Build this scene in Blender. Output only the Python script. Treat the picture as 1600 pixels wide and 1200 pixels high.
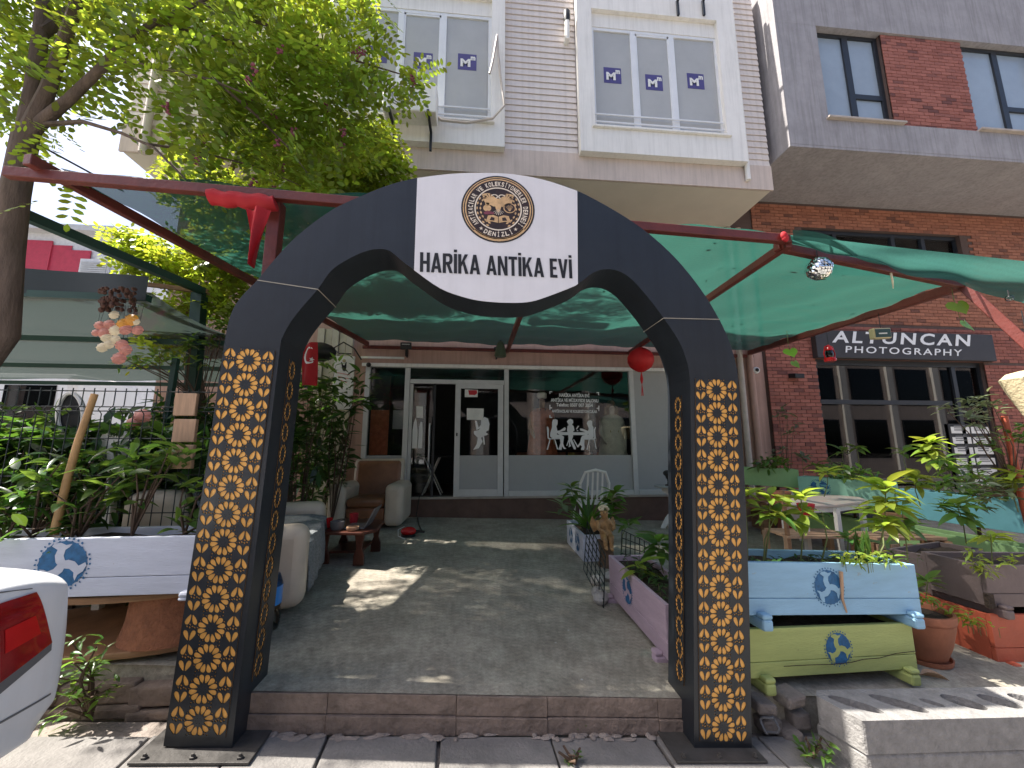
import bpy, bmesh, math, random
from math import sin, cos, pi, radians as rad
from mathutils import Matrix, Vector
random.seed(7)
for o in list(bpy.data.objects): bpy.data.objects.remove(o)
SC = bpy.context.scene
COL = SC.collection
# ---------------------------------------------------------------- camera, sky, sun, exposure
F = 620.0; PITCH = math.atan(F/3900); YAW = rad(5.1); CH = 1.42
cd = bpy.data.cameras.new('camera'); cam = bpy.data.objects.new('camera', cd); COL.objects.link(cam)
cd.sensor_width = 36; cd.lens = 36*F/1600; cd.clip_start = .05; cd.clip_end = 2000
cam.location = (0, 0, CH); cam.rotation_euler = (pi/2+PITCH, 0, -YAW); SC.camera = cam
SUN_EL = 56; SUN_AZ = -87     # degrees clockwise from +Y (into the shop); -90 is straight from the left
W = bpy.data.worlds.new('World'); SC.world = W; W.use_nodes = True
nt = W.node_tree; sky = nt.nodes.new('ShaderNodeTexSky'); sky.sky_type = 'NISHITA'; sky.sun_disc = False
sky.sun_elevation = rad(SUN_EL); sky.sun_rotation = rad(SUN_AZ); sky.air_density = .65; sky.dust_density = 3; sky.ozone_density = .6
bg = nt.nodes['Background']; bg.inputs[1].default_value = .12
nt.links.new(sky.outputs[0], bg.inputs[0])
sd = bpy.data.lights.new('sun', 'SUN'); sd.energy = 5.0; sd.angle = rad(.53); sd.color = (1, .95, .87)
sun = bpy.data.objects.new('sun', sd); COL.objects.link(sun)
_d = Vector((sin(rad(SUN_AZ))*cos(rad(SUN_EL)), cos(rad(SUN_AZ))*cos(rad(SUN_EL)), sin(rad(SUN_EL))))
sun.rotation_euler = _d.to_track_quat('Z', 'Y').to_euler(); sun.location = (-20, 0, 30)
vs = SC.view_settings; vs.view_transform = 'Standard'; vs.look = 'None'; vs.gamma = 1; vs.exposure = 1.42; vs.use_curve_mapping = False
# ---------------------------------------------------------------- pixel (1600x1200) -> place
cp, sp, cy, sy = cos(PITCH), sin(PITCH), cos(YAW), sin(YAW)
FW = (sy*cp, cy*cp, sp); RT = (cy, -sy, 0); UPV = (-sy*sp, -cy*sp, cp); CAM = (0, 0, CH)
def ray(px, py):
    a = (px-800)/F; b = -(py-600)/F
    return [FW[i]+a*RT[i]+b*UPV[i] for i in range(3)]
def atY(px, py, Y):
    d = ray(px, py); t = Y/d[1]; return Vector([CAM[i]+t*d[i] for i in range(3)])
def atZ(px, py, Z):
    d = ray(px, py); t = (Z-CH)/d[2]; return Vector([CAM[i]+t*d[i] for i in range(3)])
def fl(x, y):
    x = max(-5, min(6, x)); t = max(0, min(1, (y-2.4)/5.1))
    return (.165-.0645*(x+1.1))*(1-t)+(.19-.027*(x+1.2))*t
def sw(x, y=0):
    return -.0585*(max(-14, min(14, x))+1.46)
def onfl(px, py):
    z = .15
    for _ in range(12):
        p = atZ(px, py, z); z = fl(p.x, p.y)
    return p
# ---------------------------------------------------------------- materials
MATS = {}
def _nt(name):
    m = bpy.data.materials.new(name); m.use_nodes = True; MATS[name] = m
    return m, m.node_tree.nodes, m.node_tree.links, m.node_tree.nodes['Principled BSDF']
def mat(name, col, rough=.6, metal=0, var=.12, scale=6, bump=0, bscale=40, spec=.5, stretch=(1, 1, 1), col2=None, dirt=0, streak=0, peel=None):
    m, N, L, b = _nt(name)
    tc = N.new('ShaderNodeTexCoord'); mp = N.new('ShaderNodeMapping'); mp.inputs['Scale'].default_value = stretch
    L.new(tc.outputs['Object'], mp.inputs[0])
    n = N.new('ShaderNodeTexNoise'); n.inputs['Scale'].default_value = scale; n.inputs['Detail'].default_value = 7; n.inputs['Roughness'].default_value = .65
    L.new(mp.outputs[0], n.inputs['Vector'])
    r = N.new('ShaderNodeValToRGB'); r.color_ramp.elements[0].position = .3; r.color_ramp.elements[1].position = .7
    c2 = col2 or tuple(min(1, c*(1+var)) for c in col)
    r.color_ramp.elements[0].color = (*[c*(1-var) for c in col], 1); r.color_ramp.elements[1].color = (*c2, 1)
    L.new(n.outputs[0], r.inputs[0]); out = r.outputs[0]
    if dirt:
        n2 = N.new('ShaderNodeTexNoise'); n2.inputs['Scale'].default_value = 1.7; n2.inputs['Detail'].default_value = 9; n2.inputs['Roughness'].default_value = .7
        L.new(tc.outputs['Object'], n2.inputs['Vector'])
        r2 = N.new('ShaderNodeValToRGB'); r2.color_ramp.elements[0].position = .42; r2.color_ramp.elements[1].position = .62
        r2.color_ramp.elements[0].color = (1, 1, 1, 1); r2.color_ramp.elements[1].color = (1-dirt, 1-dirt*1.05, 1-dirt*1.15, 1)
        mx = N.new('ShaderNodeMixRGB'); mx.blend_type = 'MULTIPLY'; mx.inputs[0].default_value = 1
        L.new(out, mx.inputs[1]); L.new(r2.outputs[0], mx.inputs[2]); out = mx.outputs[0]
    if streak:
        ms = N.new('ShaderNodeMapping'); ms.inputs['Scale'].default_value = (7, 7, .35); L.new(tc.outputs['Object'], ms.inputs[0])
        n4 = N.new('ShaderNodeTexNoise'); n4.inputs['Scale'].default_value = 2.2; n4.inputs['Detail'].default_value = 8; n4.inputs['Roughness'].default_value = .7; L.new(ms.outputs[0], n4.inputs['Vector'])
        r5 = N.new('ShaderNodeValToRGB'); r5.color_ramp.elements[0].position = .46; r5.color_ramp.elements[0].color = (1, 1, 1, 1); r5.color_ramp.elements[1].position = .74; r5.color_ramp.elements[1].color = (1-streak, 1-streak*1.03, 1-streak*1.08, 1)
        L.new(n4.outputs[0], r5.inputs[0]); m5 = N.new('ShaderNodeMixRGB'); m5.blend_type = 'MULTIPLY'; m5.inputs[0].default_value = 1; L.new(out, m5.inputs[1]); L.new(r5.outputs[0], m5.inputs[2]); out = m5.outputs[0]
    if peel:
        mp_ = N.new('ShaderNodeMapping'); mp_.inputs['Scale'].default_value = (1, 1, 2.5); L.new(tc.outputs['Object'], mp_.inputs[0])
        n6 = N.new('ShaderNodeTexNoise'); n6.inputs['Scale'].default_value = 7; n6.inputs['Detail'].default_value = 12; n6.inputs['Roughness'].default_value = .78; L.new(mp_.outputs[0], n6.inputs['Vector'])
        r6 = N.new('ShaderNodeValToRGB'); r6.color_ramp.elements[0].position = .645; r6.color_ramp.elements[0].color = (0, 0, 0, 1); r6.color_ramp.elements[1].position = .675; r6.color_ramp.elements[1].color = (1, 1, 1, 1); L.new(n6.outputs[0], r6.inputs[0])
        m6 = N.new('ShaderNodeMixRGB'); L.new(r6.outputs[0], m6.inputs[0]); L.new(out, m6.inputs[1]); m6.inputs[2].default_value = (*peel, 1); out = m6.outputs[0]
    L.new(out, b.inputs['Base Color'])
    b.inputs['Roughness'].default_value = rough; b.inputs['Metallic'].default_value = metal; b.inputs['Specular IOR Level'].default_value = spec
    if bump:
        n3 = N.new('ShaderNodeTexNoise'); n3.inputs['Scale'].default_value = bscale; n3.inputs['Detail'].default_value = 6
        L.new(mp.outputs[0], n3.inputs['Vector']); bp = N.new('ShaderNodeBump'); bp.inputs['Strength'].default_value = bump; bp.inputs['Distance'].default_value = .02
        L.new(n3.outputs[0], bp.inputs['Height']); L.new(bp.outputs[0], b.inputs['Normal'])
    return m
def leafmat(name, col, tcol, fac=.45, rough=.35, rnd=.35):
    m, N, L, b = _nt(name)
    oi = N.new('ShaderNodeObjectInfo'); geo = N.new('ShaderNodeNewGeometry')
    tc = N.new('ShaderNodeTexCoord'); no = N.new('ShaderNodeTexNoise'); no.inputs['Scale'].default_value = 3.5; L.new(tc.outputs['Object'], no.inputs['Vector'])
    ad = N.new('ShaderNodeMath'); ad.operation = 'ADD'; L.new(oi.outputs['Random'], ad.inputs[0]); L.new(geo.outputs['Random Per Island'], ad.inputs[1])
    fr = N.new('ShaderNodeMath'); fr.operation = 'FRACT'; L.new(ad.outputs[0], fr.inputs[0])
    mr = N.new('ShaderNodeMapRange'); mr.inputs['To Min'].default_value = 1-rnd; mr.inputs['To Max'].default_value = 1+rnd; L.new(fr.outputs[0], mr.inputs[0])
    hs = N.new('ShaderNodeHueSaturation'); hs.inputs['Color'].default_value = (*col, 1); L.new(mr.outputs[0], hs.inputs['Value'])
    mh = N.new('ShaderNodeMapRange'); mh.inputs['To Min'].default_value = .475; mh.inputs['To Max'].default_value = .515; L.new(fr.outputs[0], mh.inputs[0]); L.new(mh.outputs[0], hs.inputs['Hue'])
    L.new(hs.outputs[0], b.inputs['Base Color']); b.inputs['Roughness'].default_value = rough
    t = N.new('ShaderNodeBsdfTranslucent'); h2 = N.new('ShaderNodeHueSaturation'); h2.inputs['Color'].default_value = (*tcol, 1)
    L.new(mr.outputs[0], h2.inputs['Value']); L.new(mh.outputs[0], h2.inputs['Hue']); L.new(h2.outputs[0], t.inputs[0])
    mx = N.new('ShaderNodeMixShader'); mx.inputs[0].default_value = fac
    L.new(b.outputs[0], mx.inputs[1]); L.new(t.outputs[0], mx.inputs[2]); L.new(mx.outputs[0], N['Material Output'].inputs[0])
    return m
def netmat(name, col, tcol, see=.3, fac=.5):
    m, N, L, b = _nt(name)
    tc = N.new('ShaderNodeTexCoord'); w = N.new('ShaderNodeTexWave'); w.inputs['Scale'].default_value = 9; w.inputs['Distortion'].default_value = 2.5; w.inputs['Detail'].default_value = 3; w.bands_direction = 'Y'
    L.new(tc.outputs['Object'], w.inputs[0])
    n = N.new('ShaderNodeTexNoise'); n.inputs['Scale'].default_value = 70; n.inputs['Detail'].default_value = 3; L.new(tc.outputs['Object'], n.inputs['Vector'])
    mul = N.new('ShaderNodeMath'); mul.operation = 'MULTIPLY_ADD'; mul.inputs[1].default_value = .3; mul.inputs[2].default_value = .70; L.new(n.outputs[0], mul.inputs[0])
    m2 = N.new('ShaderNodeMath'); m2.operation = 'MULTIPLY_ADD'; m2.inputs[1].default_value = .05; L.new(w.outputs[1], m2.inputs[0]); L.new(mul.outputs[0], m2.inputs[2])
    hs = N.new('ShaderNodeHueSaturation'); hs.inputs['Color'].default_value = (*col, 1); L.new(m2.outputs[0], hs.inputs['Value'])
    h2 = N.new('ShaderNodeHueSaturation'); h2.inputs['Color'].default_value = (*tcol, 1); L.new(m2.outputs[0], h2.inputs['Value'])
    L.new(hs.outputs[0], b.inputs['Base Color']); b.inputs['Roughness'].default_value = .7
    t = N.new('ShaderNodeBsdfTranslucent'); L.new(h2.outputs[0], t.inputs[0])
    mx = N.new('ShaderNodeMixShader'); mx.inputs[0].default_value = fac; L.new(b.outputs[0], mx.inputs[1]); L.new(t.outputs[0], mx.inputs[2])
    tr = N.new('ShaderNodeBsdfTransparent'); m3 = N.new('ShaderNodeMixShader'); m3.inputs[0].default_value = see
    L.new(mx.outputs[0], m3.inputs[1]); L.new(tr.outputs[0], m3.inputs[2]); L.new(m3.outputs[0], N['Material Output'].inputs[0])
    return m
def glassmat(name, tint=(.8, .82, .82), rough=.01, refl=1.0, ior=1.5):
    m, N, L, b = _nt(name)
    tr = N.new('ShaderNodeBsdfTransparent'); tr.inputs[0].default_value = (*tint, 1)
    g = N.new('ShaderNodeBsdfGlossy'); g.inputs['Roughness'].default_value = rough; g.inputs[0].default_value = (refl, refl, refl, 1)
    f = N.new('ShaderNodeFresnel'); f.inputs[0].default_value = ior
    mx = N.new('ShaderNodeMixShader'); L.new(f.outputs[0], mx.inputs[0]); L.new(tr.outputs[0], mx.inputs[1]); L.new(g.outputs[0], mx.inputs[2])
    L.new(mx.outputs[0], N['Material Output'].inputs[0]); return m
def floormat():
    m, N, L, b = _nt('terrace_concrete')
    tc = N.new('ShaderNodeTexCoord')
    def noise(s, d=8, r=.65):
        n = N.new('ShaderNodeTexNoise'); n.inputs['Scale'].default_value = s; n.inputs['Detail'].default_value = d; n.inputs['Roughness'].default_value = r
        L.new(tc.outputs['Object'], n.inputs['Vector']); return n
    a = noise(1.1); r = N.new('ShaderNodeValToRGB'); e = r.color_ramp.elements
    e[0].position = .36; e[0].color = (.35, .31, .255, 1); e[1].position = .62; e[1].color = (.37, .345, .28, 1)
    x = e.new(.75); x.color = (.275, .35, .28, 1); L.new(a.outputs[0], r.inputs[0])
    c = noise(26, 9, .8); r2 = N.new('ShaderNodeValToRGB'); r2.color_ramp.elements[0].position = .3; r2.color_ramp.elements[0].color = (.55, .55, .55, 1); r2.color_ramp.elements[1].position = .68; r2.color_ramp.elements[1].color = (1.3, 1.3, 1.28, 1)
    L.new(c.outputs[0], r2.inputs[0]); mx = N.new('ShaderNodeMixRGB'); mx.blend_type = 'MULTIPLY'; mx.inputs[0].default_value = 1
    L.new(r.outputs[0], mx.inputs[1]); L.new(r2.outputs[0], mx.inputs[2])
    v = N.new('ShaderNodeTexVoronoi'); v.inputs['Scale'].default_value = 3.1; L.new(tc.outputs['Object'], v.inputs['Vector'])   # pale specks of litter paint
    r3 = N.new('ShaderNodeValToRGB'); r3.color_ramp.elements[0].position = .022; r3.color_ramp.elements[0].color = (1, 1, 1, 1); r3.color_ramp.elements[1].position = .03; r3.color_ramp.elements[1].color = (0, 0, 0, 1)
    L.new(v.outputs[0], r3.inputs[0]); m2 = N.new('ShaderNodeMixRGB'); L.new(r3.outputs[0], m2.inputs[0]); L.new(mx.outputs[0], m2.inputs[1]); m2.inputs[2].default_value = (.5, .5, .46, 1)
    d = noise(3.3, 10, .75); r4 = N.new('ShaderNodeValToRGB'); r4.color_ramp.elements[0].position = .4; r4.color_ramp.elements[0].color = (.72, .71, .7, 1); r4.color_ramp.elements[1].position = .6; r4.color_ramp.elements[1].color = (1.1, 1.1, 1.1, 1)
    L.new(d.outputs[0], r4.inputs[0]); m3 = N.new('ShaderNodeMixRGB'); m3.blend_type = 'MULTIPLY'; m3.inputs[0].default_value = 1; L.new(m2.outputs[0], m3.inputs[1]); L.new(r4.outputs[0], m3.inputs[2])
    L.new(m3.outputs[0], b.inputs['Base Color']); b.inputs['Roughness'].default_value = .8
    bp = N.new('ShaderNodeBump'); bp.inputs['Strength'].default_value = .35; bp.inputs['Distance'].default_value = .01; L.new(c.outputs[0], bp.inputs['Height']); L.new(bp.outputs[0], b.inputs['Normal'])
    return m
def brickmat(name, c1, c2):
    m, N, L, b = _nt(name)
    oi = N.new('ShaderNodeObjectInfo'); g = N.new('ShaderNodeNewGeometry')
    ad = N.new('ShaderNodeMath'); ad.operation = 'ADD'; L.new(oi.outputs['Random'], ad.inputs[0]); L.new(g.outputs['Random Per Island'], ad.inputs[1])
    fr = N.new('ShaderNodeMath'); fr.operation = 'FRACT'; L.new(ad.outputs[0], fr.inputs[0])
    r = N.new('ShaderNodeValToRGB'); r.color_ramp.elements[0].color = (*c1, 1); r.color_ramp.elements[1].color = (*c2, 1); r.color_ramp.elements[1].position = .8
    x = r.color_ramp.elements.new(.97); x.color = (c1[0]*.55, c1[1]*.6, c1[2]*.7, 1); L.new(fr.outputs[0], r.inputs[0])
    tc = N.new('ShaderNodeTexCoord'); n = N.new('ShaderNodeTexNoise'); n.inputs['Scale'].default_value = 30; n.inputs['Detail'].default_value = 6; L.new(tc.outputs['Object'], n.inputs['Vector'])
    r2 = N.new('ShaderNodeValToRGB'); r2.color_ramp.elements[0].color = (.7, .7, .7, 1); r2.color_ramp.elements[1].color = (1.2, 1.2, 1.2, 1); L.new(n.outputs[0], r2.inputs[0])
    mx = N.new('ShaderNodeMixRGB'); mx.blend_type = 'MULTIPLY'; mx.inputs[0].default_value = 1; L.new(r.outputs[0], mx.inputs[1]); L.new(r2.outputs[0], mx.inputs[2])
    L.new(mx.outputs[0], b.inputs['Base Color']); b.inputs['Roughness'].default_value = .85; return m
M = MATS
mat('arch_metal', (.017, .021, .027), .38, 0, .12, 9, .02, 90, dirt=.12, streak=.3); mat('gold', (.86, .435, .10), .45, 0, .12, 9); mat('banner', (.72, .71, .74), .6, var=.03, bump=.06, bscale=4, streak=.06)
mat('ink', (.012, .012, .014), .5); mat('bronze', (.03, .014, .009), .35, var=.5, scale=14); mat('emblem_gold', (.62, .40, .2), .4, var=.25, scale=25); mat('emblem_pale', (.78, .68, .55), .5); mat('seam', (.35, .32, .26), .5)
mat('plate', (.07, .065, .06), .6, .3, .3, 12, .2); mat('beam', (.145, .028, .02), .45, var=.3, scale=5, bump=.15, dirt=.3); mat('red_cloth', (.40, .010, .016), .75, var=.15)
netmat('net', (.012, .062, .046), (.028, .118, .090), .13, .6); netmat('net_grey', (.035, .045, .042), (.035, .05, .045), .08, .55); netmat('net_pale', (.03, .12, .10), (.07, .24, .2), .10, .5)
mat('wall_beige', (.66, .55, .48), .8, var=.07, scale=2, bump=.1, dirt=.14, streak=.2); mat('wall_pink', (.52, .33, .27), .8, var=.08, scale=2, bump=.1, dirt=.2, streak=.25); mat('soffit', (.70, .65, .55), .85, var=.05, scale=1.5, dirt=.12); mat('siding', (.75, .675, .625), .7, var=.05, scale=3, dirt=.1, streak=.16)
mat('trim', (.86, .83, .775), .6, var=.04, scale=3, dirt=.1, streak=.16); mat('upvc', (.74, .75, .76), .35, var=.03); mat('alu', (.58, .58, .57), .4, .1, .06, 8); mat('film_grey', (.40, .40, .395), .6, var=.03)
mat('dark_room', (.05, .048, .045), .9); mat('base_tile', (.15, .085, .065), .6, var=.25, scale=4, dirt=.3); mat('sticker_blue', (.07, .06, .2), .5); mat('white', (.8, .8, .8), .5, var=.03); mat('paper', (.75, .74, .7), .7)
mat('render_grey', (.34, .325, .335), .85, var=.13, scale=3.2, bump=.25, bscale=14, dirt=.2, streak=.32); mat('mortar', (.10, .065, .055), .9, bump=.2); brickmat('brick_red', (.26, .085, .06), (.36, .13, .095)); brickmat('brick_warm', (.29, .11, .065), (.40, .16, .095))
mat('frame_dark', (.018, .021, .026), .4); mat('sill_stone', (.42, .36, .31), .7, var=.15); mat('sign_dark', (.035, .03, .03), .5); mat('black', (.01, .01, .011), .5); mat('curtain', (.45, .42, .38), .9)
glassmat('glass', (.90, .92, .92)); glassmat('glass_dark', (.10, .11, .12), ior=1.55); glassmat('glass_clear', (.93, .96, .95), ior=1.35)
mat('frosted_pane', (.42, .42, .405), .25, var=.06, scale=2); mat('sky_pane', (.30, .36, .42), .12, var=.1, scale=1.2)  # sky_pane: reflected sky put into the opaque base colour
floormat(); mat('slab', (.22, .208, .198), .85, var=.22, scale=5, bump=.35, bscale=60, dirt=.32); mat('kerb_tile', (.26, .20, .165), .9, var=.35, scale=9, bump=.7, bscale=30, dirt=.55); mat('mortar_rough', (.26, .22, .19), .95, var=.3, bump=.6, bscale=50)
mat('pale_paving', (.25, .235, .215), .9, var=.2, scale=20, bump=.3); mat('block_concrete', (.27, .26, .25), .95, var=.22, scale=16, bump=.5, bscale=60, dirt=.15); mat('stone_rough', (.2, .17, .15), .95, var=.35, scale=9, bump=.7, bscale=25)  # street surface as light concrete pavers, lightened to bounce sun onto the facade
mat('paint_white', (.60, .63, .72), .6, var=.1, scale=3, bump=.2, bscale=30, stretch=(1, 1, 6), dirt=.12, peel=(.33, .27, .22)); mat('paint_blue', (.30, .52, .70), .6, var=.1, scale=3, bump=.2, bscale=30, stretch=(1, 1, 6), dirt=.12, peel=(.33, .30, .26)); mat('paint_lime', (.47, .53, .18), .6, var=.1, scale=3, bump=.25, bscale=30, stretch=(1, 1, 6), dirt=.15, peel=(.22, .20, .09))
mat('paint_pink', (.50, .38, .45), .65, var=.12, scale=3, bump=.25, bscale=30, stretch=(6, 1, 6), dirt=.15, peel=(.27, .2, .18)); mat('paint_brown', (.17, .13, .125), .65, var=.12, scale=4, bump=.2, dirt=.2, peel=(.28, .21, .17)); mat('paint_red', (.48, .10, .05), .6, var=.15, scale=4, bump=.2, dirt=.25, peel=(.22, .10, .06))
mat('paint_mint', (.28, .55, .42), .6, var=.1, scale=3, dirt=.12, peel=(.25,.24,.18)); mat('paint_turq', (.20, .52, .60), .6, var=.12, scale=3, dirt=.15, peel=(.12,.26,.3)); mat('paint_green', (.32, .52, .22), .6, var=.12, scale=3, dirt=.12, peel=(.2,.22,.12))
mat('stencil', (.02, .12, .27), .6, var=.35, scale=30); mat('soil', (.045, .03, .02), .95, var=.4, scale=20, bump=1, bscale=50)
mat('terracotta', (.38, .14, .075), .75, var=.18, scale=6, bump=.15, dirt=.25); mat('rope_hub', (.30, .115, .055), .85, var=.25, scale=25, bump=.8, bscale=60); mat('wood', (.30, .16, .08), .6, var=.3, scale=5, stretch=(1, 1, 9), bump=.15); mat('wood_pale', (.45, .28, .17), .65, var=.2, scale=6, stretch=(9, 9, 1)); mat('wood_dark', (.07, .022, .013), .35, var=.3, scale=5); mat('bamboo', (.40, .23, .09), .5, var=.25, scale=9)
mat('car_paint', (.74, .75, .76), .18, var=.01, spec=.6, streak=.05); mat('tail_red', (.26, .008, .01), .08, var=.3, scale=9, spec=.8); mat('tyre', (.015, .015, .016), .8); mat('rim', (.5, .5, .52), .3, .8); mat('plastic_grey', (.13, .13, .135), .5)
mat('leather_cream', (.60, .51, .40), .4, var=.1, scale=5, dirt=.12); mat('leather_brown', (.24, .105, .05), .4, var=.2, scale=5); mat('blanket', (.20, .215, .22), .95, var=.35, scale=45, bump=.8, bscale=70); mat('appliance_red', (.5, .01, .012), .2); mat('laptop', (.2, .2, .21), .4, .4)
mat('bark', (.12, .085, .065), .9, var=.35, scale=14, bump=.9, bscale=25, stretch=(1, 1, .25)); mat('bark_pale', (.16, .10, .06), .9, var=.3, bump=.8); mat('twig', (.09, .055, .035), .8); mat('stem_green', (.13, .15, .05), .7)
mat('green_steel', (.012, .05, .035), .5); mat('wire', (.012, .02, .018), .5); mat('cable', (.012, .012, .012), .5); mat('pipe_beige', (.55, .48, .42), .5, dirt=.2); mat('corrugated', (.55, .5, .38), .6, dirt=.2)
mat('far_white', (.62, .62, .62), .8); mat('far_red', (.42, .03, .06), .7); mat('shutter', (.45, .46, .46), .6); mat('skin_pale', (.80, .72, .62), .5); mat('skin_dark', (.34, .22, .13), .5); mat('cloth_orange', (.48, .14, .07), .8, var=.3, scale=14); mat('cloth_tan', (.84, .78, .66), .8, var=.15, scale=9); mat('hair_tan', (.22, .17, .11), .7)
mat('cherub', (.42, .23, .09), .45, var=.5, scale=14); mat('lantern_red', (.55, .008, .01), .6); mat('mirror', (.8, .82, .82), .06, 1, .02); mat('shell_pink', (.62, .25, .19), .5, var=.3, scale=25); mat('shell_cream', (.75, .63, .42), .5, var=.2); mat('shell_amber', (.72, .32, .04), .4); mat('cone_brown', (.10, .045, .03), .8, var=.3)
mat('straw', (.58, .48, .3), .9, var=.2, scale=30, bump=.5); mat('brass', (.5, .42, .24), .4, .3); mat('pastel', (.72, .74, .66), .5, var=.25, scale=7, col2=(.72, .5, .42)); mat('label_blue', (.02, .22, .62), .4); mat('flower_pink', (.20, .05, .075), .7, var=.3); mat('flower_red', (.5, .02, .03), .6); mat('rock', (.42, .40, .37), .9, var=.3, bump=.5)
leafmat('leaf_tree', (.07, .125, .02), (.44, .55, .045), .56); leafmat('leaf_yellow', (.11, .17, .022), (.48, .58, .045), .55); leafmat('leaf_dark', (.028, .065, .02), (.14, .28, .03), .32, .28); leafmat('leaf_mid', (.055, .12, .028), (.25, .42, .05), .4, .3); leafmat('leaf_bright', (.17, .25, .035), (.5, .6, .06), .45, .4); leafmat('leaf_lime', (.20, .36, .04), (.4, .7, .06), .5, .35); leafmat('leaf_grey', (.12, .16, .10), (.25, .3, .1), .35, .4)
# ---------------------------------------------------------------- mesh helpers
class MB:
    def __init__(s): s.v = []; s.f = []
    def add(s, vs, fs):
        o = len(s.v); s.v += [tuple(v) for v in vs]; s.f += [tuple(i+o for i in f) for f in fs]; return s
    def box(s, a, b):
        x0, y0, z0 = [min(a[i], b[i]) for i in range(3)]; x1, y1, z1 = [max(a[i], b[i]) for i in range(3)]
        return s.add([(x0,y0,z0),(x1,y0,z0),(x1,y1,z0),(x0,y1,z0),(x0,y0,z1),(x1,y0,z1),(x1,y1,z1),(x0,y1,z1)],
                     [(0,3,2,1),(4,5,6,7),(0,1,5,4),(1,2,6,5),(2,3,7,6),(3,0,4,7)])
    def obox(s, o, ax, ay, az):
        o, ax, ay, az = map(Vector, (o, ax, ay, az))
        vs = [o, o+ax, o+ax+ay, o+ay, o+az, o+ax+az, o+ax+ay+az, o+ay+az]
        return s.add(vs, [(0,3,2,1),(4,5,6,7),(0,1,5,4),(1,2,6,5),(2,3,7,6),(3,0,4,7)])
    def bar(s, p, q, w, h, up=(0, 0, 1)):
        p, q = Vector(p), Vector(q); d = (q-p).normalized(); u = Vector(up)
        if abs(d.dot(u)) > .97: u = Vector((0, 1, 0))
        r = d.cross(u).normalized(); u = r.cross(d)
        return s.obox(p-r*w/2-u*h/2, r*w, u*h, q-p)
    def prism(s, pts, ext):
        n = len(pts); pts = [Vector(p) for p in pts]; e = Vector(ext)
        return s.add(pts+[p+e for p in pts], [tuple(range(n)), tuple(range(2*n-1, n-1, -1))]+[(i, i+n, (i+1) % n+n, (i+1) % n) for i in range(n)])
    def tube(s, path, rad_, n=8, caps=True):
        path = [Vector(p) for p in path]; k = len(path)
        if not hasattr(rad_, '__len__'): rad_ = [rad_]*k
        vs = []; up = None
        for i, p in enumerate(path):
            d = (path[min(i+1, k-1)]-path[max(i-1, 0)]).normalized()
            if up is None: up = Vector((0, 0, 1)) if abs(d.z) < .9 else Vector((1, 0, 0))
            a = d.cross(up).normalized(); up = a.cross(d).normalized()
            for j in range(n):
                t = 2*pi*j/n; vs.append(p+(a*cos(t)+up*sin(t))*rad_[i])
        fs = [(i*n+j, i*n+(j+1) % n, (i+1)*n+(j+1) % n, (i+1)*n+j) for i in range(k-1) for j in range(n)]
        if caps: fs += [tuple(range(n-1, -1, -1)), tuple(range((k-1)*n, k*n))]
        return s.add(vs, fs)
    def lathe(s, prof, c=(0, 0, 0), n=20, sx=1, sy=1):
        vs = [(c[0]+r*sx*cos(2*pi*j/n), c[1]+r*sy*sin(2*pi*j/n), c[2]+z) for r, z in prof for j in range(n)]; k = len(prof)
        return s.add(vs, [(i*n+j, i*n+(j+1) % n, (i+1)*n+(j+1) % n, (i+1)*n+j) for i in range(k-1) for j in range(n)]+[tuple(range(n-1, -1, -1)), tuple(range((k-1)*n, k*n))])
    def ell(s, c, r, nu=12, nv=8):
        if not hasattr(r, '__len__'): r = (r, r, r)
        prof = [(max(.02, sin(pi*i/nv)), -cos(pi*i/nv)) for i in range(nv+1)]
        vs = [(c[0]+r[0]*a*cos(2*pi*j/nu), c[1]+r[1]*a*sin(2*pi*j/nu), c[2]+r[2]*b) for a, b in prof for j in range(nu)]; k = nv+1
        return s.add(vs, [(i*nu+j, i*nu+(j+1) % nu, (i+1)*nu+(j+1) % nu, (i+1)*nu+j) for i in range(k-1) for j in range(nu)]+[tuple(range(nu-1, -1, -1)), tuple(range((k-1)*nu, k*nu))])
    def grid(s, fn, nu, nv):
        vs = [fn(i/nu, j/nv) for j in range(nv+1) for i in range(nu+1)]; w = nu+1
        return s.add(vs, [(j*w+i, j*w+i+1, (j+1)*w+i+1, (j+1)*w+i) for j in range(nv) for i in range(nu)])
    def mesh(s, name, m, smooth=False):
        me = bpy.data.meshes.new(name); me.from_pydata(s.v, [], s.f); me.update()
        if m: me.materials.append(M[m] if isinstance(m, str) else m)
        if smooth:
            me.polygons.foreach_set('use_smooth', [True]*len(me.polygons))
        return me
    def build(s, name, m, parent=None, smooth=False, bevel=0, seg=2, fix=True, **k):
        me = s.mesh(name, m, smooth)
        if fix and len(me.polygons) < 60000:
            bm = bmesh.new(); bm.from_mesh(me); bmesh.ops.recalc_face_normals(bm, faces=bm.faces); bm.to_mesh(me); bm.free()
        o = link(name, me, parent)
        if bevel:
            b = o.modifiers.new('bevel', 'BEVEL'); b.width = bevel; b.segments = seg; b.limit_method = 'ANGLE'; b.angle_limit = rad(40)
        if smooth and smooth != 2:
            try: me.set_sharp_from_angle(angle=rad(smooth if smooth > 2 else 45))
            except Exception: pass
        tag(o, **k); return o
def link(name, me, parent=None, mx=None):
    o = bpy.data.objects.new(name, me); COL.objects.link(o)
    if mx is not None: o.matrix_basis = mx
    if parent: o.parent = parent; o.matrix_parent_inverse = PINV[parent]
    PINV[o] = Matrix(); return o
PINV = {}
def tag(o, label=None, cat=None, group=None, kind=None):
    if label: o['label'] = label
    if cat: o['category'] = cat
    if group: o['group'] = group
    if kind: o['kind'] = kind
    return o
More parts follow.
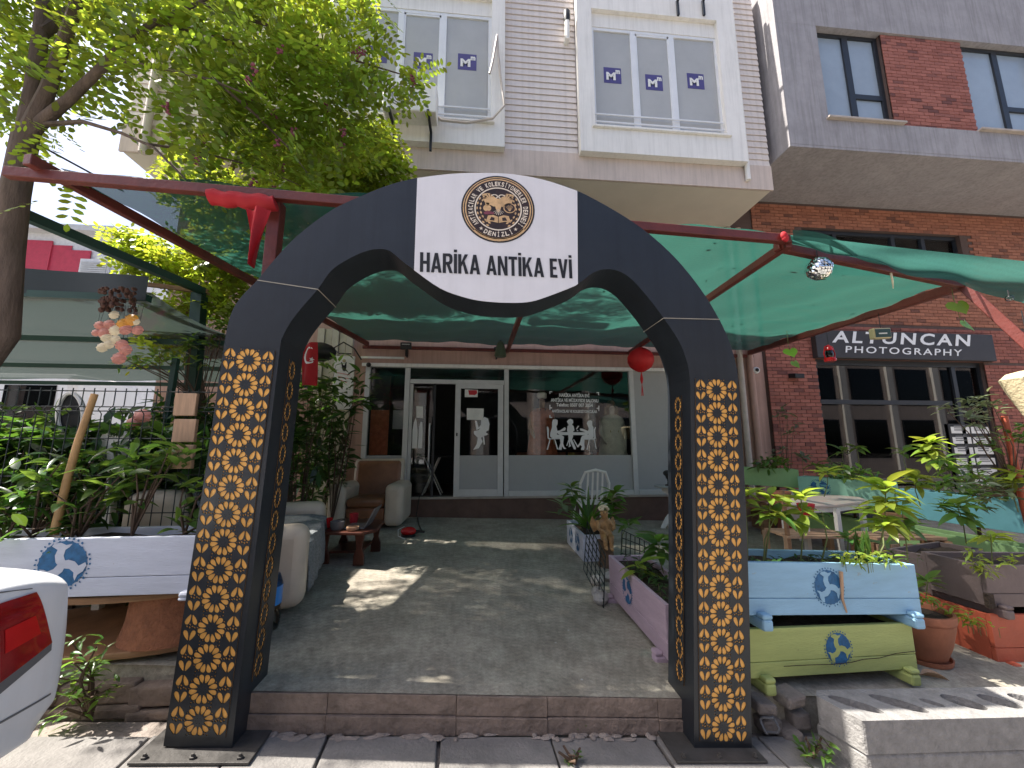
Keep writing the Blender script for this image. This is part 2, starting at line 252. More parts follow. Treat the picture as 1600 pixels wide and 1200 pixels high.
def thing(name, loc, label, cat, group=None):
    o = bpy.data.objects.new(name, None); COL.objects.link(o); o.location = loc; o.empty_display_size = .1
    PINV[o] = Matrix.Translation(-Vector(loc)); return tag(o, label, cat, group)
def text_geo(body, bold=.02, spacing=1.0):
    c = bpy.data.curves.new('t', 'FONT'); c.body = body; c.offset = bold; c.space_character = spacing; c.resolution_u = 3
    o = bpy.data.objects.new('t', c); COL.objects.link(o); dg = bpy.context.evaluated_depsgraph_get()
    me = bpy.data.meshes.new_from_object(o.evaluated_get(dg)); vs = [v.co.copy() for v in me.vertices]; fs = [tuple(p.vertices) for p in me.polygons]
    bpy.data.objects.remove(o); bpy.data.curves.remove(c); bpy.data.meshes.remove(me)
    return vs, fs
def text_on(body, p0, p1, ptop, m, name, parent, bold=.02, spacing=1.0, cap=None, lift=None):
    """baseline from p0 to p1, cap height from p0 to ptop, real lettering 2 mm thick"""
    vs, fs = text_geo(body, bold, spacing); p0, p1, pt = Vector(p0), Vector(p1), Vector(ptop)
    x0 = min(v.x for v in vs); x1 = max(v.x for v in vs); c = cap or .73; e = (p1-p0); u = (pt-p0)
    n = e.cross(u).normalized()*(.002 if lift is None else lift)
    b = MB(); b.add([p0+e*((v.x-x0)/(x1-x0))+u*(v.y/c)+n for v in vs], fs); return b.build(name, m, parent, fix=False)
def holes_geo(outer, holes, depth):
    c = bpy.data.curves.new('c', 'CURVE'); c.dimensions = '2D'; c.fill_mode = 'BOTH'; c.extrude = depth/2
    for pts in [outer]+holes:
        sp_ = c.splines.new('POLY'); sp_.points.add(len(pts)-1)
        for p, q in zip(sp_.points, pts): p.co = (q[0], q[1], 0, 1)
        sp_.use_cyclic_u = True
    o = bpy.data.objects.new('c', c); COL.objects.link(o); dg = bpy.context.evaluated_depsgraph_get()
    me = bpy.data.meshes.new_from_object(o.evaluated_get(dg)); vs = [v.co.copy() for v in me.vertices]; fs = [tuple(p.vertices) for p in me.polygons]
    bpy.data.objects.remove(o); bpy.data.curves.remove(c); bpy.data.meshes.remove(me); return vs, fs
def leaf_mesh(name, m, w=.32, curl=.25, fold=.12, tip=.6, n=5):
    b = MB(); vs = []
    for i in range(n+1):
        t = i/n; ww = w/2*(sin(pi*min(1, t**.75)))**.8 if 0 < t < 1 else .004
        z = -curl*t*t; vs += [(-ww, t, z+fold*ww*3), (0, t, z), (ww, t, z+fold*ww*3)]
    fs = []
    for i in range(n):
        a = i*3; fs += [(a, a+1, a+4, a+3), (a+1, a+2, a+5, a+4)]
    b.add(vs, fs); return b.mesh(name, m, True)
def heart_mesh(name, m):
    b = MB(); pts = []
    for i in range(18):
        t = 2*pi*i/18; x = .5*sin(t)**3*1.05; y = .5-(13*cos(t)-5*cos(2*t)-2*cos(3*t)-cos(4*t))/34; pts.append((x, y, -.25*x*x+.1*y*y))
    b.add([(0, .45, -.02)]+pts, [(0, i+1, (i+1) % 18+1) for i in range(18)]); return b.mesh(name, m, True)
def frame(o, d, n, s, sx=None):
    """matrix at o, leaf along d, normal near n, length s"""
    d = Vector(d).normalized(); n = Vector(n); x = d.cross(n)
    if x.length < 1e-4: x = d.orthogonal()
    x.normalize(); n = x.cross(d); k = sx or s
    return Matrix(((x.x*k, d.x*s, n.x*s, o[0]), (x.y*k, d.y*s, n.y*s, o[1]), (x.z*k, d.z*s, n.z*s, o[2]), (0, 0, 0, 1)))
R = random.uniform
LEAF = {k: leaf_mesh('leaf', k) for k in ('leaf_dark', 'leaf_mid', 'leaf_bright', 'leaf_grey')}
LEAF['strap'] = leaf_mesh('leaf', 'leaf_mid', .12, .35, .2); LEAF['blade'] = leaf_mesh('leaf', 'leaf_mid', .16, -.04, .25); LEAF['heart'] = heart_mesh('leaf', 'leaf_lime'); LEAF['strap_bright'] = leaf_mesh('leaf', 'leaf_bright', .18, .45, .2)
def leaf(parent, kind, o, d, n, s, sx=None): return link('leaf', LEAF[kind], parent, frame(o, d, n, s, sx))
# ================================================================ THE SETTING: ground, street, paving, terrace
b = MB(); b.grid(lambda u, v: ((u-.5)*400, (v-.5)*400-30, -1.6), 4, 4)
b.build('ground', 'pale_paving', kind='structure')
b = MB(); b.grid(lambda u, v: (-30+60*u, -9+9.3*v, sw(-30+60*u)-.16), 40, 4)
b.build('road', 'pale_paving', kind='structure')
b = MB(); b.grid(lambda u, v: (-14+28*u, .32+2.2*v, sw(-14+28*u)-.035), 28, 2); b.grid(lambda u, v: (-14+28*u, .32, sw(-14+28*u)-.035-.3*v), 28, 1)
pav = b.build('pavement', 'mortar_rough', kind='structure')
xs = [-3.9, -3.3, -2.7, -2.12, -1.56, -1.12, -.70, -.14, .45, 1.02, 1.62, 2.2, 2.8, 3.4, 4.0]
for r, (y0, y1) in enumerate(((1.72, 2.385), (1.05, 1.70), (.36, 1.03))):
    for i in range(len(xs)-1):
        x0, x1 = xs[i]+.006, xs[i+1]-.008; t = R(-.003, .003); off = (.0, .2, .08)[r]; x0 += off; x1 += off
        b = MB(); sl = -.03*(0 if r else 1)
        b.obox((x0, y0, sw(x0)-.045+t), (x1-x0, 0, sw(x1)-sw(x0)), (R(-.006, .006)+sl, y1-y0-.012+R(-.004, .004), R(-.004, .004)), (0, 0, .045))
        b.build('paving_slab', 'slab', pav, bevel=.007)
# terrace floor, one sheet with its front wall
def edge_y(x): return 2.40 if -1.35 < x < 1.25 else (2.62 if x <= -1.35 else 2.44)
b = MB(); XS = [-9, -5, -3.5, -2.5, -1.8, -1.3501, -1.3499, -.7, 0, .6, 1.2499, 1.2501, 1.9, 2.8, 4, 5.2, 8, 14]; YV = [0, .1, .25, .5, .75, 1]
vs = [(x, edge_y(x)+(7.62-edge_y(x))*t, fl(x, edge_y(x)+(7.62-edge_y(x))*t)) for t in YV for x in XS]; w = len(XS)
b.add(vs, [(j*w+i, j*w+i+1, (j+1)*w+i+1, (j+1)*w+i) for j in range(len(YV)-1) for i in range(w-1)])
b.add([(x, edge_y(x)+.012, z) for x in XS for z in (fl(x, edge_y(x))-.0, -1.4)], [(2*i, 2*i+1, 2*i+3, 2*i+2) for i in range(w-1)])
ter = b.build('terrace_floor', 'terrace_concrete', kind='structure', fix=False)
x = -1.24
while x < 1.2:      # two courses of old tile on the front of the step
    L = R(.35, .75); x1 = min(x+L, 1.22)
    for k in range(2):
        zt = fl(x, 2.4)-.004-k*.098; zt2 = fl(x1, 2.4)-.004-k*.098; h = .094 if k == 0 else max(.03, zt-sw(x)+.005)
        bb = MB(); bb.obox((x+.001, 2.392-.012*k+R(-.003, .003), zt-h), (x1-x-.002, R(-.004, .004), zt2-zt), (0, .03, 0), (0, 0, h)); bb.build('step_tile', 'kerb_tile', ter, bevel=.003)
    x = x1
b = MB()
for i in range(70):     # crumbled mortar line along the foot of the step
    x = R(-1.3, 1.2); b.ell((x, 2.372+R(-.03, .01), sw(x)+.0), (R(.012, .05), R(.010, .025), R(.004, .011)), 6, 4)
b.build('crumbled_mortar', 'mortar_rough', ter, True, kind='stuff')
def stone(parent, c, r, m='stone_rough', name='stone'):
    b = MB(); b.ell((0, 0, 0), 1, 9, 6); rr = random.Random(hash((round(c[0], 3), round(c[1], 3))))
    b.v = [(c[0]+v[0]*r[0]*(1+rr.uniform(-.2, .2)), c[1]+v[1]*r[1]*(1+rr.uniform(-.2, .2)), c[2]+v[2]*r[2]*(1+rr.uniform(-.2, .2))) for v in b.v]
    return b.build(name, m, parent, 30)
for (px, py, w_, h_) in ((1190, 1100, .10, .06), (1235, 1092, .12, .06), (1205, 1132, .13, .07), (1252, 1125, .11, .09), (1228, 1145, .1, .05)):
    p = atY(px, py, 2.40); b = MB(); b.obox((p.x-w_/2, 2.36+R(-.02, .02), p.z-h_/2), (w_, R(-.02, .02), R(-.02, .02)), (R(-.02, .02), .14, 0), (R(-.01, .01), 0, h_)); b.build('step_stone', 'stone_rough', ter, bevel=.015)
for ii, (px, py, w_, h_) in enumerate(((120, 1085, .36, .10), (185, 1080, .2, .1), (245, 1084, .24, .1), (50, 1084, .3, .1), (150, 1110, .5, .06), (255, 1112, .3, .05))):
    p = atY(px, py, 2.60); b = MB(); b.obox((p.x-w_/2, 2.575-.008*ii, p.z-h_/2+.002*ii), (w_, 0, 0), (0, .1, 0), (0, 0, h_)); b.build('step_stone', 'kerb_tile', ter, bevel=.012)
# ================================================================ THE ARCH
AY, AB = 2.26, 2.55
OUT = [(255,1166),(300,872),(331,667),(350,540),(360,493),(376,465),(402,437.7),(432,402),(465,368),(517.5,328.7),(570,303.8),(611,288),(652,278),(700,272),(745,270),(800,272),(850,281),(901,297.5),(963.7,331),(1011,363),(1055.6,403.5),(1095,452),(1123.8,499),(1140,535),(1150,570),(1154,600),(1164,760),(1171,960),(1175,1177)]
INN = [(362,1171),(382,1000),(403,831),(420,690),(437,548),(441,528),(453,505),(472,480),(496.5,452),(517.5,423),(543.7,405),(570,393),(591,389),(609,392),(630,409),(646,420.6),(688,449.5),(727.5,464),(760,470),(800,472),(830,470),(859,461),(903,443),(927,426),(948,420.6),(969,424.5),(990,439),(1016,469),(1037,497),(1058,528),(1069,552),(1078,593),(1080,700),(1083,860),(1084,1000),(1085,1177)]
arch = thing('entrance_arch', (0, AY, sw(0)), 'dark steel entrance arch with gold lattice legs and white name banner', 'arch')
KS = 4
def smooth_line(P, K=KS):
    out = []
    for i in range(len(P)-1):
        p0, p1, p2, p3 = P[max(i-1, 0)], P[i], P[i+1], P[min(i+2, len(P)-1)]
        for k in range(K):
            t = k/K; out.append(tuple(.5*(2*p1[j]+(p2[j]-p0[j])*t+(2*p0[j]-5*p1[j]+4*p2[j]-p3[j])*t*t+(3*p1[j]-p0[j]-3*p2[j]+p3[j])*t**3) for j in (0, 1)))
    return out+[P[-1]]
fo = [atY(x, y, AY) for x, y in smooth_line(OUT)]; fi = [atY(x, y, AY) for x, y in smooth_line(INN)]
def at_t(poly, z):  # x on a leg edge for a height
    for a_, b_ in zip(poly, poly[1:]):
        if (a_.z-z)*(b_.z-z) <= 0 and a_.z != b_.z: return a_.x+(b_.x-a_.x)*(z-a_.z)/(b_.z-a_.z)
D = Vector((0, AB-AY, 0)); b = MB()
def zipstrip(b, A, B, off):
    """triangulate between two open chains"""
    n, m_ = len(A), len(B); o = len(b.v); b.v += [tuple(p+off) for p in A]+[tuple(p+off) for p in B]; i = j = 0
    def cl(P):
        t = [0]
        for p, q in zip(P, P[1:]): t.append(t[-1]+(q-p).length)
        return [x/t[-1] for x in t]
    ta, tb = cl(A), cl(B)
    while i < n-1 or j < m_-1:
        if j == m_-1 or (i < n-1 and ta[i+1] <= tb[j+1]): b.f.append((o+i, o+i+1, o+n+j)); i += 1
        else: b.f.append((o+i, o+n+j+1, o+n+j)); j += 1
iT = OUT.index((800,272)); jT = INN.index((800,472))
for sl in (((0, 7), (0, 9)), ((6, 13), (8, 16)), ((12, 18), (15, 23)), ((17, 23), (22, 29)), ((22, 29), (28, 36))):
    so, si = fo[sl[0][0]*KS:(sl[0][1]-1)*KS+1], fi[sl[1][0]*KS:(sl[1][1]-1)*KS+1]; zipstrip(b, so, si, Vector()); zipstrip(b, so, si, D)
for ch in (fo, fi):
    o = len(b.v); n = len(ch); b.v += [tuple(p) for p in ch]+[tuple(p+D) for p in ch]; b.f += [(o+i, o+i+1, o+n+i+1, o+n+i) for i in range(n-1)]
bm_ = b; arch_body = b.build('arch_body', 'arch_metal', arch, fix=False)
_m = bmesh.new(); _m.from_mesh(arch_body.data); bmesh.ops.remove_doubles(_m, verts=_m.verts, dist=.0005); bmesh.ops.recalc_face_normals(_m, faces=_m.faces); _m.to_mesh(arch_body.data); _m.free()
# weld seams
for a_, c_ in (((402,437.7), (496.5,452)), ((1123.8,499), (1037,497))):
    p, q = atY(*a_, AY-.002), atY(*c_, AY-.002); MB().bar(p, q, .004, .004).build('weld_seam', 'seam', arch)
    MB().bar(q+Vector((.003 if a_[0] < 800 else -.003, 0, -.002)), q+D+Vector((.003 if a_[0] < 800 else -.003, 0, -.002)), .004, .003).build('weld_seam', 'seam', arch)
# lattice screens
def petal(c, ang, r0, r1, w, n=14):
    out = []; L = r1-r0
    for i in range(n):
        t = 2*pi*i/n; u = .5-.5*cos(t); wv = w*sin(t)*(.4+.8*u)
        x = r0+L*u; out.append((c[0]+x*cos(ang)-wv*sin(ang), c[1]+x*sin(ang)+wv*cos(ang)))
    return out
def dot(c, r, ang=0, n=5, k=1.0): return [(c[0]+r*cos(ang+2*pi*i/n), c[1]+r*k*sin(ang+2*pi*i/n)) for i in range(n)]
def pip(p, poly):
    c = False; n = len(poly)
    for i in range(n):
        x0, y0 = poly[i]; x1, y1 = poly[i-1]
        if (y0 > p[1]) != (y1 > p[1]) and p[0] < (x1-x0)*(p[1]-y0)/(y1-y0)+x0: c = not c
    return c
class Holes(list):
    def append(s, h):
        if any(abs(x) > s.hw-.008 or y < s.y0+.012 or y > s.y1-.012 for x, y in h): return
        cx = sum(p[0] for p in h)/len(h); cy_ = sum(p[1] for p in h)/len(h)
        for g in s[-110:]:
            if abs(g[0][0]-cx) > .6 or abs(g[0][1]-cy_) > .6: continue
            if min((p[0]-q[0])**2+(p[1]-q[1])**2 for p in h for q in g) < .013**2 or pip(h[0], g) or pip(g[0], h): return
        list.append(s, h)
def lattice(rows, hw, side):
    H = Holes(); H.hw = hw; H.y0 = -.51; H.y1 = rows-.49
    for k in range(rows):
        c = (0, k)
        for i in range(12): H.append(petal(c, 2*pi*i/12+pi/12, .185, .487, .104))
        for i in range(6): H.append(dot((.095*cos(i*pi/3), k+.095*sin(i*pi/3)), .011, 0, 4))
        for i in range(12):
            a = 2*pi*i/12; r = .475
            p = (r*cos(a), k+r*sin(a))
            if abs(p[0]) < hw-.04 and i % 6 != 3: H.append(dot(p, .034, a, 4))
        if side:
            for s in (-1, 1):
                for a in (67, 113): 
                    for q in (1, -1):
                        cc = (s*.725, k-.5*q)
                        H.append(petal(cc, rad(a*q), .06, .445, .10))
                H.append(dot((s*.745, k), .042, pi/2, 5))
                for j in range(5): H.append(dot((s*.745+.10*cos(rad(90+72*j)), k+.10*sin(rad(90+72*j))), .044, rad(90+72*j), 4))
                H.append(petal((s*.50, k+.27), pi/2+s*.3, -.06, .06, .034)); H.append(petal((s*.50, k-.27), pi/2-s*.3, -.06, .06, .034))
                H.append(dot((s*.575, k), .042, 0, 4)); H.append(dot((s*.60, k+.47), .03, 0, 4)); H.append(dot((s*.60, k-.47), .03, 0, 4)); H.append(dot((s*.34, k+.44), .034, pi/4, 4)); H.append(dot((s*.34, k-.44), .034, pi/4, 4)); H.append(dot((s*.935, k), .022, 0, 4))
        if k < rows-1:
            for s in (-1, 1): H.append(dot((s*.10, k+.475), .02, 0, 4)); H.append(dot((s*.22, k+.47), .02, 0, 4, .8))
    return H
ROWGEO = {}
def screen(quad, rows, hw, side, nrm, mname='gold'):
    TL, TR, BL, BR = quad; h0, h1 = -.5, rows-.5
    H1 = lattice(1, hw, side); vs = []; fs = []
    for k in range(rows):
        v1, f1 = ROWGEO.setdefault((hw, side), None) or holes_geo([(-hw, -.5), (hw, -.5), (hw, .5), (-hw, .5)], H1, .004); ROWGEO[(hw, side)] = (v1, f1)
        o = len(vs); vs += [Vector((v.x, v.y+k, v.z)) for v in v1]; fs += [tuple(i+o for i in f) for f in f1]
    n = Vector(nrm)
    def mp(p):
        u = (p[0]+hw)/(2*hw); v = (p[1]-h0)/(h1-h0); return (BL*(1-u)+BR*u)*(1-v)+(TL*(1-u)+TR*u)*v+n*(.0045+p[2])
    g = MB(); g.add([TL+n*.0015, TR+n*.0015, BR+n*.0015, BL+n*.0015], [(0, 1, 2, 3)]); g.build('gold_panel', mname, arch)
    g = MB(); g.add([mp(v) for v in vs], fs); g.build('lattice_screen', 'arch_metal', arch, fix=False)
A = lambda x, y: atY(x, y, AY)
screen((A(352,541), A(430.5,548), A(262.5,1149), A(353,1151)), 14, .96, True, (0, -1, 0))
screen((A(1086,591), A(1151,593), A(1093,1157), A(1167,1161)), 14, .96, True, (0, -1, 0))
for s, (zt, zb), (da, db) in ((0, (1.93, .22), (.12, .205)), (1, (1.74, .10), (.10, .19))):
    ed = fi[:5*KS+1] if s == 0 else fi[30*KS:]
    pt = lambda z, d_: Vector((at_t(ed, z), AY+d_, z))
    q = (pt(zt, da), pt(zt, db), pt(zb, da), pt(zb, db)) if s == 0 else (pt(zt, db), pt(zt, da), pt(zb, db), pt(zb, da))
    screen(q, 14, .5, False, (1, 0, 0) if s == 0 else (-1, 0, 0))
for s, (x0, x1) in enumerate(((-1.54, -1.02), (1.02, 1.50))):
    zz = lambda x: sw(x)+.016
    b = MB(); b.obox((x0, AY-.09, zz(x0)-.012), (x1-x0, 0, zz(x1)-zz(x0)), (0, .42-.20*(1), 0), (0, 0, .012)); bp = b.build('base_plate', 'plate', arch, bevel=.002)
    for (u, v) in ((.1, .12), (.9, .12), (.5, .12)):
        X = x0+(x1-x0)*u; bb = MB(); bb.lathe([(.014, 0), (.014, .01), (.008, .011), (.008, .022), (.001, .023)], (X, AY-.09+.22*v, zz(X)-.001), 6); bb.build('bolt', 'plate', bp)
# banner, emblem and lettering
bt = [(652,278),(700,272),(745,270),(800,272),(850,281),(902,298)]; bb_ = [(903,443.5),(895,448),(859,462),(830,471),(800,473),(760,471),(727.5,465),(688,450.5),(647,422)]
def ban(x, y): return atY(x, y, AY-.003)
b = MB(); top = [ban(*p) for p in smooth_line(bt)]; bot = [ban(*p) for p in smooth_line(bb_[::-1])]; zipstrip(b, top, bot, Vector((0, 0, 0))); zipstrip(b, top, bot, Vector((0, .0025, 0)))
banner = b.build('banner', 'banner', arch, fix=True)
T = .15     # heavy condensed capitals, drawn in a cell 1 high
GL = {'H': (.46, [[(0,0),(T,0),(T,1),(0,1)], [(.31,0),(.46,0),(.46,1),(.31,1)], [(T,.42),(.31,.42),(.31,.57),(T,.57)]]),
 'A': (.50, [[(0,0),(.145,0),(.30,1),(.175,1)], [(.50,0),(.35,0),(.20,1),(.325,1)], [(.16,.19),(.34,.19),(.325,.33),(.175,.33)]]),
 'R': (.47, [[(0,0),(T,0),(T,1),(0,1)], [(T,.86),(T,1),(.33,1),(.43,.93),(.46,.80),(.46,.62),(.42,.50),(.33,.44),(T,.42),(T,.56),(.27,.57),(.31,.63),(.31,.80),(.27,.86)], [(.17,.46),(.32,.47),(.47,0),(.32,0)]]),
 'İ': (.15, [[(0,0),(T,0),(T,1),(0,1)], [(0,1.09),(T,1.09),(T,1.22),(0,1.22)]]),
 'K': (.49, [[(0,0),(T,0),(T,1),(0,1)], [(T,.36),(T,.58),(.31,1),(.47,1)], [(.20,.56),(.30,.66),(.49,0),(.33,0)]]),
 'N': (.47, [[(0,0),(.135,0),(.135,1),(0,1)], [(.335,0),(.47,0),(.47,1),(.335,1)], [(.02,1),(.15,1),(.45,0),(.32,0)]]),
 'T': (.42, [[(.135,0),(.285,0),(.285,.9),(.135,.9)], [(0,.85),(.42,.85),(.42,1),(0,1)]]),
 'E': (.36, [[(0,0),(T,0),(T,1),(0,1)], [(T,.85),(.36,.85),(.36,1),(T,1)], [(T,0),(.36,0),(.36,.15),(T,.15)], [(T,.43),(.32,.43),(.32,.57),(T,.57)]]),
 'V': (.48, [[(0,1),(.15,1),(.29,0),(.17,0)], [(.48,1),(.33,1),(.19,0),(.31,0)]]), ' ': (.19, [])}
def block_text(s, p0, p1, ptop, m, parent):
    wd = sum(GL[c][0]+.055 for c in s)-.055; e = (p1-p0)/wd; u = ptop-p0; x = 0; k = 0
    for c in s:
        for poly in GL[c][1]:
            b = MB(); k += 1; b.prism([p0+e*(x+a)+u*h-Vector((0, .0004*(k % 3), 0)) for a, h in poly], (0, .002, 0))
            if c != ' ': letters.setdefault(c+str(round(x, 2)), MB()).add(b.v, b.f)
        x += GL[c][0]+.055
    for key in letters: letters[key].build('letter', m, parent)
letters = {}
block_text('HARİKA ANTİKA EVİ', atY(656,424.5,AY-.006), atY(894.5,435,AY-.006), atY(656.5,394,AY-.006), 'ink', banner)
EC = atY(778.5,326.5,AY-.004); EX = atY(835.5,328.5,AY-.004)-EC; EUP = atY(778,275,AY-.004)-EC
def E_(r, a, k=0.0): return EC+EX*(r*cos(a))+EUP*(r*sin(a))+Vector((0, -.0006*k, 0))
def Exy(x, y, k): return EC+EX*x+EUP*y+Vector((0, -.0006*k, 0))
def disc(r, k, m, name='emblem_disc', r_in=0, n=48, a0=0, a1=2*pi):
    b = MB()
    if r_in: 
        for i in range(n): 
            t0, t1 = a0+(a1-a0)*i/n, a0+(a1-a0)*(i+1)/n; b.add([E_(r, t0, k), E_(r, t1, k), E_(r_in, t1, k), E_(r_in, t0, k)], [(0, 1, 2, 3)])
    else: b.add([E_(0, 0, k)]+[E_(r, 2*pi*i/n, k) for i in range(n)], [(0, i+1, (i+1) % n+1) for i in range(n)])
    return b.build(name, m, banner)
disc(1, 1, 'ink'); disc(.955, 2, 'emblem_gold', 'emblem_ring', .93); disc(.90, 2, 'bronze'); disc(.90, 3, 'emblem_gold', 'emblem_ring', .865); disc(.645, 3, 'emblem_pale', 'emblem_ring', .61)
disc(.93, 3, 'emblem_gold', 'emblem_ring', .87, 20, rad(225), rad(320))
def ring_text(s, a_mid, span, r, h, flip=False):
    b = MB(); n = len(s); 
    for i, ch in enumerate(s):
        if ch == ' ': continue
        vs, fs = text_geo(ch, .03); x0 = min(v.x for v in vs); x1 = max(v.x for v in vs); wd = (x1-x0)
        a = a_mid+(span/2-span*(i+.5)/n)*(1 if not flip else -1); ws = span/n*r*.78
        if ch in 'İI': ws *= .42
        out = []
        for v in vs:
            u = ((v.x-x0)/wd-.5)*ws; y = v.y/.73*h
            rr, aa = (r+y, a-u/r) if not flip else (r-y, a+u/r)
            out.append(E_(rr, aa, 4))
        b.add(out, fs)
    b.build('emblem_lettering', 'emblem_pale', banner, fix=False)
ring_text('ANTİKACILAR VE KOLEKSİYONERLER DERNEĞİ', rad(90), rad(262), .685, .135); ring_text('DENİZLİ', rad(270), rad(62), .82, .13, True)
for a in (-128, -52):
    b = MB(); c = E_(.755, rad(a), 4); b.add([c+EX*(.06*(1 if i % 2 == 0 else .35)*cos(pi*i/5+pi/2))+EUP*(.06*(1 if i % 2 == 0 else .35)*sin(pi*i/5+pi/2)) for i in range(10)], [tuple(range(10))]); b.build('emblem_star', 'emblem_pale', banner)
def epoly(pts, k, m, name): b = MB(); b.add([Exy(x, y, k) for x, y in pts], [tuple(range(len(pts)))]); return b.build(name, m, banner)
for s in (-1, 1):
    wing = [(.02, .30), (.12, .36), (.22, .46), (.36, .45), (.42, .34), (.38, .20), (.30, .12), (.20, .10), (.12, .06), (.04, .08)]
    epoly([(s*x, y) for x, y in wing], 4, 'emblem_gold', 'eagle_wing')
    for q in range(5):
        a = rad(20+q*22); epoly([(s*(.2+.10*cos(a)), .24+.10*sin(a)), (s*(.2+.23*cos(a-.05)), .24+.21*sin(a-.05)), (s*(.2+.23*cos(a+.07)), .24+.21*sin(a+.07))], 5, 'bronze', 'eagle_feather')
    b = MB(); [b.add([E_(0, 0, 6)+EX*(s*(.10+.09*cos(t)*1.1)+s*0)+EUP*(.36+.07*sin(t)) for t in (rad(20+i*28), rad(48+i*28))]+[E_(0, 0, 6)+EX*(s*(.10+.06*cos(t)*1.1))+EUP*(.36+.045*sin(t)) for t in (rad(48+i*28), rad(20+i*28))], [(0, 1, 2, 3)]) for i in range(8)]; b.build('eagle_head', 'emblem_pale', banner)
    for q in range(8):
        a = rad(-60+q*15) if s > 0 else rad(240-q*15); r = .53
        for dd in (-.045, .045):
            p = (( r+dd)*cos(a), (r+dd)*sin(a)); t = (-sin(a)*s, cos(a)*s)
            epoly([(p[0]-t[0]*.05, p[1]-t[1]*.05), (p[0]+cos(a)*.028, p[1]+sin(a)*.028), (p[0]+t[0]*.055, p[1]+t[1]*.055), (p[0]-cos(a)*.028, p[1]-sin(a)*.028)], 4, 'emblem_gold', 'laurel_leaf')
    epoly([(s*.01, -.42), (s*.01, -.24), (s*.14, -.19), (s*.28, -.21), (s*.34, -.40), (s*.18, -.38)], 4, 'emblem_gold', 'book_page')
    epoly([(s*.03+s*.08, -.36), (s*.04+s*.06, -.27), (s*.13+s*.06, -.25), (s*.18+s*.06, -.35)], 5, 'bronze', 'book_picture')
epoly([(-.05, .30), (.05, .30), (.09, .10), (.05, -.06), (0, -.12), (-.05, -.06), (-.09, .10)], 5, 'emblem_gold', 'eagle_body')
for a in range(-60, 61, 20): epoly([(.0, -.02), (.16*sin(rad(a)), -.02-.17*cos(rad(a))), (.16*sin(rad(a))+.018, -.02-.17*cos(rad(a)))], 6, 'emblem_pale', 'eagle_tail')
epoly([(.31+.17*cos(t), .03+.15*sin(t)) for t in [2*pi*i/18 for i in range(18)]], 4, 'emblem_gold', 'tree_medallion'); epoly([(.31+.145*cos(t), .03+.125*sin(t)) for t in [2*pi*i/18 for i in range(18)]], 5, 'bronze', 'tree_medallion')
for a in (-60, -35, -12, 12, 35, 60): epoly([(.305, -.08), (.315, -.08), (.31+.11*sin(rad(a)), .03+.09*cos(rad(a))), (.30+.11*sin(rad(a)), .03+.09*cos(rad(a)))], 6, 'emblem_gold', 'tree_branch')
epoly([(-.30+.11*cos(t), .01+.10*sin(t)) for t in [2*pi*i/14 for i in range(14)]], 4, 'emblem_gold', 'urn'); epoly([(-.34, .09), (-.26, .09), (-.24, .17), (-.36, .17)], 4, 'emblem_gold', 'urn'); epoly([(-.40, -.13), (-.30, -.06), (-.10, -.12), (-.12, -.17), (-.36, -.18)], 5, 'flower_pink', 'drape')
# ================================================================ THE BEIGE SHOP BUILDING
FY = 7.5; OY = 6.2; ZS = 6.1
shop = thing('shop_building', (1, FY, .2), 'beige building with white bay windows above the antique shop front', 'building')
def part(name, a, b_, m, parent=None, bevel=0, **k): return MB().box(a, b_).build(name, m, parent or shop, bevel=bevel, **k)
XL, XR = -2.07, 5.02        # shop glazing
part('wall', (-5.7, FY, 2.98), (5.85, FY+.25, ZS-.003), 'wall_pink'); part('wall', (5.02, FY-.003, -.3), (5.85, FY+.25, 2.977), 'wall_pink'); part('wall', (-2.30, FY, -.3), (-2.075, FY+.25, 2.977), 'wall_pink')
part('wall', (-5.7, FY+.01, -.3), (-2.303, FY+.25, 2.977), 'wall_pink')
part('plinth', (-2.12, FY-.02, -.3), (5.02, FY+.22, .49), 'base_tile'); part('window_sill', (-2.12, FY-.06, .493), (5.02, FY+.2, .53), 'sill_stone', bevel=.006)
